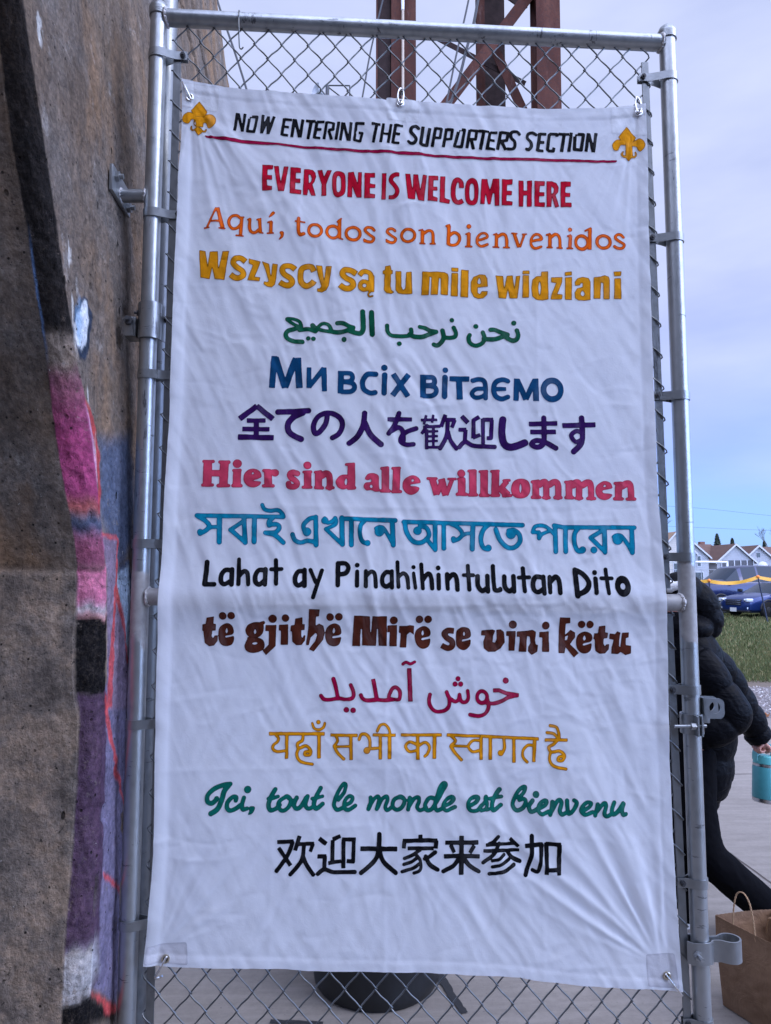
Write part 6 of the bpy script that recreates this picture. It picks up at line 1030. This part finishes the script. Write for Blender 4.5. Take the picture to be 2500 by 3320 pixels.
# ------------------------------------------------------------------ cars
simple('blue_paint', (.010, .030, .13), .30, .3, .06, 20, coat=.4); simple('navy_paint', (.006, .014, .065), .30, .3, .06, 20, coat=.4); simple('teal_paint', (.03, .07, .085), .3, .3, .06, 20, coat=.8)
a = NT('car_glass'); a.set('Base Color', (.02, .03, .045)); a.set('Roughness', .12); a.set('Specular IOR Level', .25); MATS['car_glass'] = a.m
simple('tyre_rubber', (.012, .012, .012), .85); simple('alloy', (.42, .43, .45), .3, .9, .1); simple('black_trim', (.012, .012, .014), .5); simple('lamp_clear', (.62, .66, .72), .12, .3, .05, coat=.8); simple('lamp_red', (.35, .02, .02), .2); simple('plate_white', (.62, .62, .60), .5); simple('chrome', (.70, .71, .73), .15, 1.0, .05)
def make_car(name, label, cat, loc, yaw, st, paint, wheels, wr_, group=None):
    """lofted body; st rows: x, z under, z sill, z belt, half width, z roof, half width at roof, glass type"""
    o = thing(name, label, cat, loc, group, local=True, rot=yaw)
    secs = []
    for x, zu, zs, zb, hw, zr_, hr, *_ in st:
        half = [(0.0, zu), (hw * .80, zu), (hw * .95, zs), (hw, (zs + zb) * .5), (hw * .985, zb - .10), (hw * .93, zb), (hr, zr_ - .05 if zr_ > zb + .1 else zb + (zr_ - zb) * .6), (hr * .82, zr_), (0.0, zr_ + .015)]
        secs.append([(x, y, z) for y, z in half])
    n = len(secs[0]); bodyf = {'body': [], 'windscreen': [], 'side_window': [], 'rear_window': []}; sw2 = []
    allv = []
    for s_ in secs:
        for p in s_: allv.append(p)
        for p in s_: allv.append((p[0], -p[1], p[2]))
    for i in range(len(secs) - 1):
        g = st[i][7] if len(st[i]) > 7 else ''
        for k in range(n - 1):
            for side in (0, 1):
                a_ = i * 2 * n + side * n + k; b_ = (i + 1) * 2 * n + side * n + k; q4 = (a_, a_ + 1, b_ + 1, b_)
                key = 'body'
                if g == 'w' and k >= 5: key = 'windscreen'
                if g == 'r' and k >= 5: key = 'rear_window'
                if g == 's' and k == 5: key = 'side_window' if side == 0 else 'sw2'
                (sw2 if key == 'sw2' else bodyf[key]).append(q4)
    for i, rv in ((0, 1), (len(secs) - 1, 0)):
        b = i * 2 * n; bodyf['body'].append(tuple(b + k for k in range(n)) + tuple(b + n + k for k in range(n - 2, 0, -1)))
    def sub(name_, fs, mat, parent, ang=35):
        used = sorted({v for q_ in fs for v in q_}); mp_ = {v: i for i, v in enumerate(used)}
        return MB().add([allv[v] for v in used], [tuple(mp_[v] for v in q_) for q_ in fs]).build(name_, mat, parent, angle=ang)
    bd = sub('body', bodyf['body'], paint, o, 32)
    for k in ('windscreen', 'side_window', 'rear_window'):
        if bodyf[k]: sub(k, bodyf[k], 'car_glass', o)
    if sw2: sub('side_window', sw2, 'car_glass', o)
    hwm = max(r_[4] for r_ in st)
    for wx in wheels:
        for sy in (1, -1):
            M_ = Matrix.Rotation(R(90), 3, 'X'); wt = MB().lathe([(wr_ * .62, -.10), (wr_ * .95, -.105), (wr_, -.07), (wr_, .07), (wr_ * .95, .105), (wr_ * .62, .10)], (wx, sy * (hwm - .10), wr_), 28, M_).build('wheel', 'tyre_rubber', o, angle=40)
            m = MB(); m.lathe([(.0001, 0), (wr_ * .22, 0), (wr_ * .62, -.03), (wr_ * .62, -.06)], (wx, sy * (hwm + .008), wr_), 20, Matrix.Rotation(R(90 if sy < 0 else -90), 3, 'X'), close=False); m.build('rim', 'alloy', wt)
            m = MB(); m.tube([(wx + (wr_ * 1.13) * math.cos(t), sy * (hwm * .972 + .012), wr_ + (wr_ * 1.13) * math.sin(t)) for t in np.linspace(.05, math.pi - .05, 18)], .035, 8); m.build('wheel_arch', 'black_trim', o)
    return o
sedan_st = [(2.30, .30, .42, .62, .62, .64, .50), (2.22, .22, .32, .70, .78, .73, .62), (2.05, .20, .30, .78, .86, .83, .68), (1.6, .20, .30, .86, .90, .91, .72), (1.15, .20, .30, .92, .91, .97, .74, 'w'), (.45, .20, .30, .96, .91, 1.36, .62), (.30, .20, .30, .96, .91, 1.40, .62, 's'), (-.35, .20, .30, .96, .91, 1.44, .62), (-.42, .20, .30, .96, .91, 1.44, .62, 's'), (-1.0, .20, .30, .97, .91, 1.40, .61), (-1.1, .20, .30, .97, .91, 1.38, .61, 'r'), (-1.62, .22, .32, .98, .90, 1.05, .70), (-2.2, .26, .36, .96, .86, .99, .70), (-2.35, .34, .44, .85, .74, .90, .62)]
suv_st = [(2.42, .42, .55, .90, .70, .92, .58), (2.32, .32, .45, 1.02, .86, 1.06, .70), (2.05, .30, .42, 1.12, .95, 1.18, .76), (1.5, .30, .42, 1.18, .98, 1.25, .80), (1.12, .30, .42, 1.22, .99, 1.30, .80, 'w'), (.45, .30, .42, 1.24, .99, 1.76, .70), (.28, .30, .42, 1.24, .99, 1.82, .70, 's'), (-.45, .30, .42, 1.24, .99, 1.87, .70), (-.54, .30, .42, 1.24, .99, 1.87, .70, 's'), (-1.3, .30, .42, 1.25, .99, 1.87, .70), (-1.38, .30, .42, 1.25, .99, 1.87, .70, 's'), (-2.0, .30, .42, 1.25, .98, 1.84, .70), (-2.1, .30, .42, 1.25, .98, 1.82, .70, 'r'), (-2.38, .34, .46, 1.2, .95, 1.30, .80), (-2.48, .40, .52, 1.0, .85, 1.05, .70)]
def face(o, xf, hw, zl, zg0, zg1, mat='black_trim', bars=3, suv=False):
    """front end of a car in its own coordinates: lamps, grille with chrome bars, plate, bumper lip, mirrors"""
    for sy in (1, -1):
        m = MB(); m.box((xf - .13, sy * hw * .76, zl), (.26, hw * .36, .135), Matrix.Rotation(sy * R(-24), 3, 'Z'), .03); hl = m.build('headlight', 'lamp_clear', o); MB().ball((xf - .02, sy * hw * .68, zl), (.05, .06, .045), 12, 8).build('bulb', 'chrome', hl)
        MB().box((xf - .10, sy * hw * .72, zl - .32), (.10, .18, .08), Matrix.Rotation(sy * R(-20), 3, 'Z'), .015).build('fog_light', 'lamp_clear', o)
        MB().box((1.0, sy * (hw * 1.12), zl + .36), (.12, .20, .13), None, .03).build('door_mirror', 'black_trim', o)
    m = MB(); m.box((xf - .035, 0, (zg0 + zg1) / 2), (.10, hw * .95, zg1 - zg0), None, .02); g = m.build('grille', mat, o)
    for k in range(bars): MB().box((xf + .018, 0, zg0 + (zg1 - zg0) * (k + .6) / (bars + .2)), (.012, hw * .90, .026), None, .004).build('grille_bar', 'chrome', g)
    MB().box((xf + .02, 0, zg0 - .17), (.012, .33, .16)).build('number_plate', 'plate_white', o); MB().box((xf - .10, 0, .26), (.22, hw * 1.7, .07), None, .02).build('bumper_lip', 'black_trim', o)
c1_ = make_car('parked_car', 'blue saloon car parked on the grass with its front turned to the gate', 'car', (18.2, 27.2, 0), R(-165), sedan_st, 'blue_paint', (1.42, -1.38), .33, 'cars parked on the grass'); face(c1_, 2.30, .86, .70, .48, .72)
c2_ = make_car('parked_car', 'large dark blue sport utility car parked behind the blue saloon', 'car', (18.4, 30.8, 0), R(-170), [tuple([r_[0] * 1.05, r_[1], r_[2], r_[3] * 1.12, r_[4], r_[5] * 1.15, r_[6]] + list(r_[7:])) for r_ in suv_st], 'navy_paint', (1.55, -1.50), .40, 'cars parked on the grass'); face(c2_, 2.52, .92, 1.0, .72, 1.0)
c3_ = make_car('parked_car', 'dark blue car cut off by the right edge of the photo', 'car', (19.05, 25.0, 0), R(-160), sedan_st, 'navy_paint', (1.42, -1.38), .33, 'cars parked on the grass'); face(c3_, 2.30, .86, .70, .48, .72)
c4_ = make_car('parked_car', 'dark teal car with pale windscreen parked left of the big utility car', 'car', (15.6, 34.5, 0), R(-120), sedan_st, 'teal_paint', (1.42, -1.38), .33, 'cars parked on the grass'); face(c4_, 2.30, .86, .70, .48, .72)
c5_ = make_car('parked_car', 'dark blue car glimpsed between tension bar and right upright of the gate', 'car', (13.4, 28.5, 0), R(-100), sedan_st, 'navy_paint', (1.42, -1.38), .33, 'cars parked on the grass'); face(c5_, 2.30, .86, .70, .48, .72)

# ------------------------------------------------------------------ yellow tape on stakes, goal, fences
simple('yellow_tape', (.68, .33, .02), .5, 0, .1, 3); simple('stake_blue', (.015, .022, .05), .6)
STK = [(8.6, 23.2, 1.50), (11.2, 23.2, 1.56), (13.27, 23.2, 1.47), (15.07, 23.2, 1.61), (17.6, 23.4, 1.60), (20.4, 23.8, 1.58)]
for i, (x, y, h) in enumerate(STK):
    s_ = thing('rope_stake', ['dark stake holding the yellow tape, behind the banner', 'dark stake holding the yellow tape, hidden left of the gate upright', 'dark stake with orange tip in front of the large utility car', 'dark stake with orange tip beside the front of the blue saloon', 'dark stake holding the yellow tape past the photo edge', 'dark stake holding the yellow tape far right'][i], 'stake', (x, y, 0), 'stakes holding the yellow tape')
    MB().tube([(x + (.28 if i == 3 else .08), y, 0), (x, y, h)], .026, 8).build('stake_rod', 'stake_blue', s_); MB().ball((x, y, h + .02), (.06, .06, .06), 10, 8).build('stake_tip', simple('orange_tip', (.75, .22, .03), .6) if i == 0 else 'orange_tip', s_)
pts = []
for (xa, ya, ha), (xb, yb, hb) in zip(STK[:-1], STK[1:]):
    for t in np.linspace(0, 1, 9)[:-1]: pts.append((xa + (xb - xa) * t, ya + (yb - ya) * t, ha + (hb - ha) * t - .20 * 4 * t * (1 - t) * (.55 + .2 * math.sin(xa))))
v = []; 
for i, p in enumerate(pts): a_ = .5 * math.sin(i * 1.1); v += [(p[0], p[1] - .03 * math.sin(a_), p[2] - .065 * math.cos(a_)), (p[0], p[1] + .03 * math.sin(a_), p[2] + .065 * math.cos(a_)), (p[0], p[1] + .03 * math.sin(a_) + .004, p[2] + .065 * math.cos(a_)), (p[0], p[1] - .03 * math.sin(a_) + .004, p[2] - .065 * math.cos(a_))]
tag(MB().add(v, [(4 * i + k, 4 * i + 4 + k, 4 * i + 4 + (k + 1) % 4, 4 * i + (k + 1) % 4) for i in range(len(pts) - 1) for k in range(4)]).build('barrier_tape', 'yellow_tape', angle=60), 'yellow plastic tape sagging between stakes before the parked cars', 'tape')
simple('white_metal', (.70, .68, .64), .5)
sg = thing('soccer_goal', 'white soccer goal frame standing before the houses', 'goal', (26.2, 50, 0))
for a_, b_ in (((22.0, 50, 0), (22.0, 50, 2.74)), ((22.0, 50, 2.74), (28.38, 50, 2.74)), ((28.38, 50, 2.74), (28.38, 50, 0))): MB().tube([a_, b_], .085, 10).build('goal_pipe', 'white_metal', sg)
sa = thing('easel_stand', 'small white folding stand on the grass at the right edge', 'stand', (16.35, 23.6, 0))
for dx, dy in ((-.16, -.1), (.22, -.05), (.05, .25)): MB().tube([(16.35 + dx, 23.6 + dy, 0), (16.38, 23.6, .75)], .025, 8).build('leg', 'white_metal', sa)
MB().box((16.40, 23.6, .62), (.30, .03, .10), None, .01).build('cross_plate', 'white_metal', sa)
a = NT('far_fence_wire'); 
wf = thing('wire_fence', 'low chain link fence with thin posts running in front of the houses', 'fence', (30, 62, 0))
simple('fence_grey', (.30, .31, .33), .6, .4)
for i in range(26): MB().tube([(6 + i * 2.4, 62, 0), (6 + i * 2.4, 62, 2.35)], .035, 8).build('fence_rod', 'fence_grey', wf)
MB().tube([(6, 62, 2.3), (66, 62, 2.3)], .025, 6).build('fence_rail', 'fence_grey', wf)
m = MB()
for i in range(360): x = 6 + i * 60 / 360; m.tube([(x, 62, .05), (x + (1.1 if i % 2 else -1.1), 62, 2.3)], .004, 3, caps=False)
m.build('fence_mesh', 'fence_grey', wf, recalc=False)

# ------------------------------------------------------------------ houses across the street
simple('brown_shingle', (.105, .058, .045), .9, 0, .25, 2.2, .4, 8); simple('tan_shingle', (.30, .19, .12), .9, 0, .2, 2.2, .4, 8); simple('white_siding', (.38, .38, .40), .7, 0, .06, 1.2); simple('beige_siding', (.50, .45, .40), .7, 0, .06, 1.2); simple('dark_window', (.03, .034, .04), .15, 0, .3, 3); simple('brick_red', (.16, .07, .05), .9, 0, .3, 6); simple('white_trim', (.46, .46, .48), .6); simple('porch_dark', (.075, .075, .085), .8, 0, .3, 2)
a = MATS['white_siding']; 
def lap(name):    # clapboard lines as real bump
    t = MATS[name].node_tree; b = t.nodes['Principled BSDF']; wv_ = t.nodes.new('ShaderNodeTexWave'); wv_.bands_direction = 'Z'; wv_.inputs['Scale'].default_value = 1.1; wv_.wave_profile = 'SAW'; tc_ = t.nodes.new('ShaderNodeTexCoord'); t.links.new(tc_.outputs['Object'], wv_.inputs[0]); bp = t.nodes.new('ShaderNodeBump'); bp.inputs['Distance'].default_value = .05; bp.inputs['Strength'].default_value = .8; t.links.new(wv_.outputs['Fac'], bp.inputs['Height']); t.links.new(bp.outputs[0], b.inputs['Normal'])
lap('white_siding'); lap('beige_siding')
def house(name, label, x, y, wdt, dep, eave, ridge, wall='white_siding', roof='brown_shingle', gable='front', porch=None, wins=(), vent=False, chim=None, cross=None, group='houses across the street'):
    o = thing(name, label, 'house', (x, y, 0), group, local=True)
    hw = wdt / 2; ov = .35
    if gable == 'front': MB().prism([(-hw, 0), (hw, 0), (hw, eave), (0, ridge), (-hw, eave)], 'y', 0, dep).build('wall', wall, o, smooth=False)
    else: MB().prism([(0, 0), (dep, 0), (dep, eave), (dep / 2, ridge), (0, eave)], 'x', -hw, hw).build('wall', wall, o, smooth=False)
    th = .16; s_ = (ridge - eave)
    m = MB()
    if gable == 'front':
        k = s_ / hw
        for sg_ in (1, -1):
            pr = [(0, ridge + .03), (sg_ * (hw + ov), eave - ov * k + .03), (sg_ * (hw + ov), eave - ov * k + .03 + th), (0, ridge + .03 + th)]; m.prism(pr if sg_ > 0 else pr[::-1], 'y', -ov, dep + ov)
    else:
        k = s_ / (dep / 2)
        for a0, sg_ in ((dep / 2, 1), (dep / 2, -1)):
            pr = [(a0, ridge + .03), (a0 + sg_ * (dep / 2 + ov), eave - ov * k + .03), (a0 + sg_ * (dep / 2 + ov), eave - ov * k + .03 + th), (a0, ridge + .03 + th)]; m.prism(pr, 'x', -hw - ov, hw + ov)
    rf = m.build('roof', roof, o, smooth=False)
    if gable == 'front':   # white barge boards
        for sg_ in (1, -1):
            k = s_ / hw; m = MB(); pr = [(0, ridge - .08), (sg_ * (hw + ov), eave - ov * k - .08), (sg_ * (hw + ov), eave - ov * k + .20), (0, ridge + .21)]; m.prism(pr, 'y', -ov - .06, -ov - .003); m.build('barge_board', 'white_trim', rf, smooth=False)
    for wx, wz, ww, wh in wins:
        f = MB().box((wx, -.03, wz), (ww + .2, .08, wh + .2)).build('window', 'white_trim', o, smooth=False); MB().box((wx, -.075, wz), (ww, .02, wh)).build('pane', 'dark_window', f, smooth=False)
    if vent: MB().box((0, -.04, eave + s_ * .45), (.5, .08, .6)).build('vent', 'dark_window', o, smooth=False)
    if chim: MB().box((chim[0], chim[1], (chim[2] + ridge - 1.6) / 2), (.75, .75, chim[2] - ridge + 1.6)).build('chimney', 'brick_red', rf, smooth=False)
    if porch:
        px0, px1, pz0, pz1 = porch; MB().box(((px0 + px1) / 2, -.06, (pz0 + pz1) / 2), (px1 - px0, .06, pz1 - pz0)).build('porch_screen', 'porch_dark', o, smooth=False)
        n_ = 5
        for i in range(n_ + 1): MB().box((px0 + (px1 - px0) * i / n_, -.13, (pz0 + pz1) / 2), (.12, .08, pz1 - pz0)).build('porch_post', 'white_trim', o, smooth=False)
        MB().box(((px0 + px1) / 2, -.14, pz0 - .03), (px1 - px0 + .3, .10, .22)).build('porch_rail', 'white_trim', o, smooth=False)
    return o
house('house', 'white house with long brown roof and a big front gable over a dark screened porch', 56.6, 100, 5.6, 12, 3.9, 6.35, 'white_siding', 'brown_shingle', 'front', (-2.2, 2.6, 2.6, 4.1), ((-1.0, 1.75, 1.5, 1.0),))
house('house', 'white house with wide brown side roof left of the big gable', 53.0, 103, 7.0, 9, 4.2, 6.6, 'white_siding', 'brown_shingle', 'side', None, ((-1.5, 2.0, 1.6, 1.6), (1.2, 1.9, 1.8, 2.0)), False, (2.6, 5, 7.2))
house('house', 'narrow white gabled house beside the gate upright', 48.7, 97, 4.6, 9, 4.5, 6.5, 'white_siding', 'brown_shingle', 'front', None, ((.9, 3.9, .45, 1.4), (.8, 1.7, 1.2, 1.2)))
house('house', 'tan roofed beige house seen between tension bar and right upright', 46.4, 97, 5.2, 9, 5.1, 7.9, 'beige_siding', 'tan_shingle', 'front', None, ((.4, 2.6, 1.7, 1.9),))
house('house', 'white gabled house with a small attic vent, right of the big gable', 61.8, 103, 5.6, 10, 3.9, 6.3, 'white_siding', 'brown_shingle', 'front', (-2.0, 2.0, 2.2, 3.2), ((-.9, 1.3, 1.3, .9),), True, (-3.6, 4.5, 6.6))
house('house', 'brown roofed house at the far right edge of the row', 68.0, 104, 7.0, 10, 4.2, 6.3, 'beige_siding', 'brown_shingle', 'side', None, ((-1.5, 2.2, 1.4, 1.4), (1.5, 2.2, 1.4, 1.4)))
house('house', 'brown roofed house behind the white vented gable', 59.2, 112, 7.0, 9, 4.6, 6.6, 'beige_siding', 'brown_shingle', 'side', None, (), False, (-1.2, 4, 7.6))
for i, x in enumerate((-30, -20, -9, 2, 13, 24, 35, 80, 91)): house('house', 'plain white house of the row hidden behind banner and pier' if x < 40 else 'plain house of the row past the right edge of the photo', x, 102, 6.5, 10, 4.2, 6.6, 'white_siding' if i % 2 else 'beige_siding', 'brown_shingle', 'front', None, ((-1.2, 2, 1.3, 1.5), (1.3, 2, 1.3, 1.5)), True)
sd_ = thing('satellite_dish', 'round grey satellite dish on a mast before the white gable', 'satellite dish', (58.6, 96.5, 0))
MB().tube([(58.6, 96.5, 0), (58.6, 96.5, 3.0)], .05, 8).build('mast', 'fence_grey', sd_); MB().lathe([(.0001, .18), (.3, .15), (.55, .06), (.68, -.02), (.69, .0), (.5, .10), (.0001, .22)], (58.6, 96.4, 3.2), 24, Matrix.Rotation(R(75), 3, 'X'), close=False).build('dish', 'grey_plastic', sd_)
# trees behind the houses
simple('bark', (.07, .055, .045), .95, 0, .3, 8); a = NT('needle'); isl = a.geo.outputs['Random Per Island']; a.set('Base Color', a.ramp(isl, [(0, (.012, .022, .014)), (1, (.045, .062, .035))])); a.set('Roughness', .85); MATS['needle'] = a.m
def conifer(x, y, h, wd, label):
    o = thing('conifer_tree', label, 'tree', (x, y, 0), 'conifers behind the houses'); MB().tube([(x, y, 0), (x, y, h * .95)], [.22, .03], 8).build('trunk', 'bark', o); m = MB(); r = np.random.default_rng(int(x * 10))
    for i in range(1500):
        t = r.random() ** .8; z = h * (.12 + .88 * t); rad = wd * (1 - t) ** .8 * r.uniform(.25, 1.05) + .05; an = r.uniform(0, 2 * math.pi); d = Vector((math.cos(an), math.sin(an), -.25)); p = Vector((x, y, z)) + d * rad; s_ = d.cross(Vector((0, 0, 1))).normalized() * r.uniform(.10, .24); L_ = r.uniform(.25, .5)
        m.add([p - s_, p + d * L_ * .6 + Vector((0, 0, -.06)), p + s_, p - d * L_ * .6 + Vector((0, 0, .10))], [(0, 1, 2, 3)])
    m.build('crown', 'needle', o, smooth=False, recalc=False)
conifer(65.5, 122, 9.3, 1.9, 'broad dark conifer above the roofs, taller of the pair'); conifer(68.8, 123, 8.6, 1.4, 'slim dark conifer right of the broad one'); conifer(57.2, 124, 8.6, 1.2, 'dark conifer tip showing over the brown roof ridge'); conifer(73.5, 121, 8.0, 1.0, 'thin dark conifer near the right photo edge')
def bare_tree(x, y, h, label, seed):
    o = thing('bare_tree', label, 'tree', (x, y, 0), 'leafless trees behind the houses'); m = MB(); r = random.Random(seed)
    def grow(p, d, L_, rad, lv):
        q_ = p + d * L_; mid = p + d * L_ * .5 + Vector((r.uniform(-1, 1), r.uniform(-1, 1), 0)) * L_ * .06; m.tube([p, mid, q_], [rad, rad * .85, rad * .7], 5, caps=False)
        if lv:
            for _ in range(3): grow(q_ - d * L_ * r.uniform(0, .35), (d + Vector((r.uniform(-1, 1), r.uniform(-1, 1), r.uniform(-.1, .6))) * .62).normalized(), L_ * r.uniform(.6, .8), rad * .6, lv - 1)
    MB().tube([(x, y, 0), (x + .1, y, h * .35)], [.2, .15], 8).build('trunk', 'bark', o); grow(Vector((x + .1, y, h * .34)), Vector((0, 0, 1)), h * .24, .12, 5); m.build('crown', 'bark', o, recalc=False)
bare_tree(48.9, 108, 12.5, 'tall bare tree behind the gap beside the right upright', 4); bare_tree(72.5, 118, 10.5, 'bare tree by the right photo edge', 8); bare_tree(52.6, 116, 8.6, 'low bare tree over the white gable', 12)
for k, (z0, z1, sg_) in enumerate(((10.9, 9.2, .8), (8.2, 7.9, .4))):
    cable('power_line', [(20, 92, z0 + 1.2), (45, 92, z0 + .2), (60, 92, (z0 + z1) / 2 - sg_ * .3), (80, 92, z1), (110, 92, z1 + 1.0)], .014, ['uppermost power line sagging over the houses', 'lower power line just above the roofs'][k], 'dark_steel', 'power line')
bpy.context.view_layer.update()
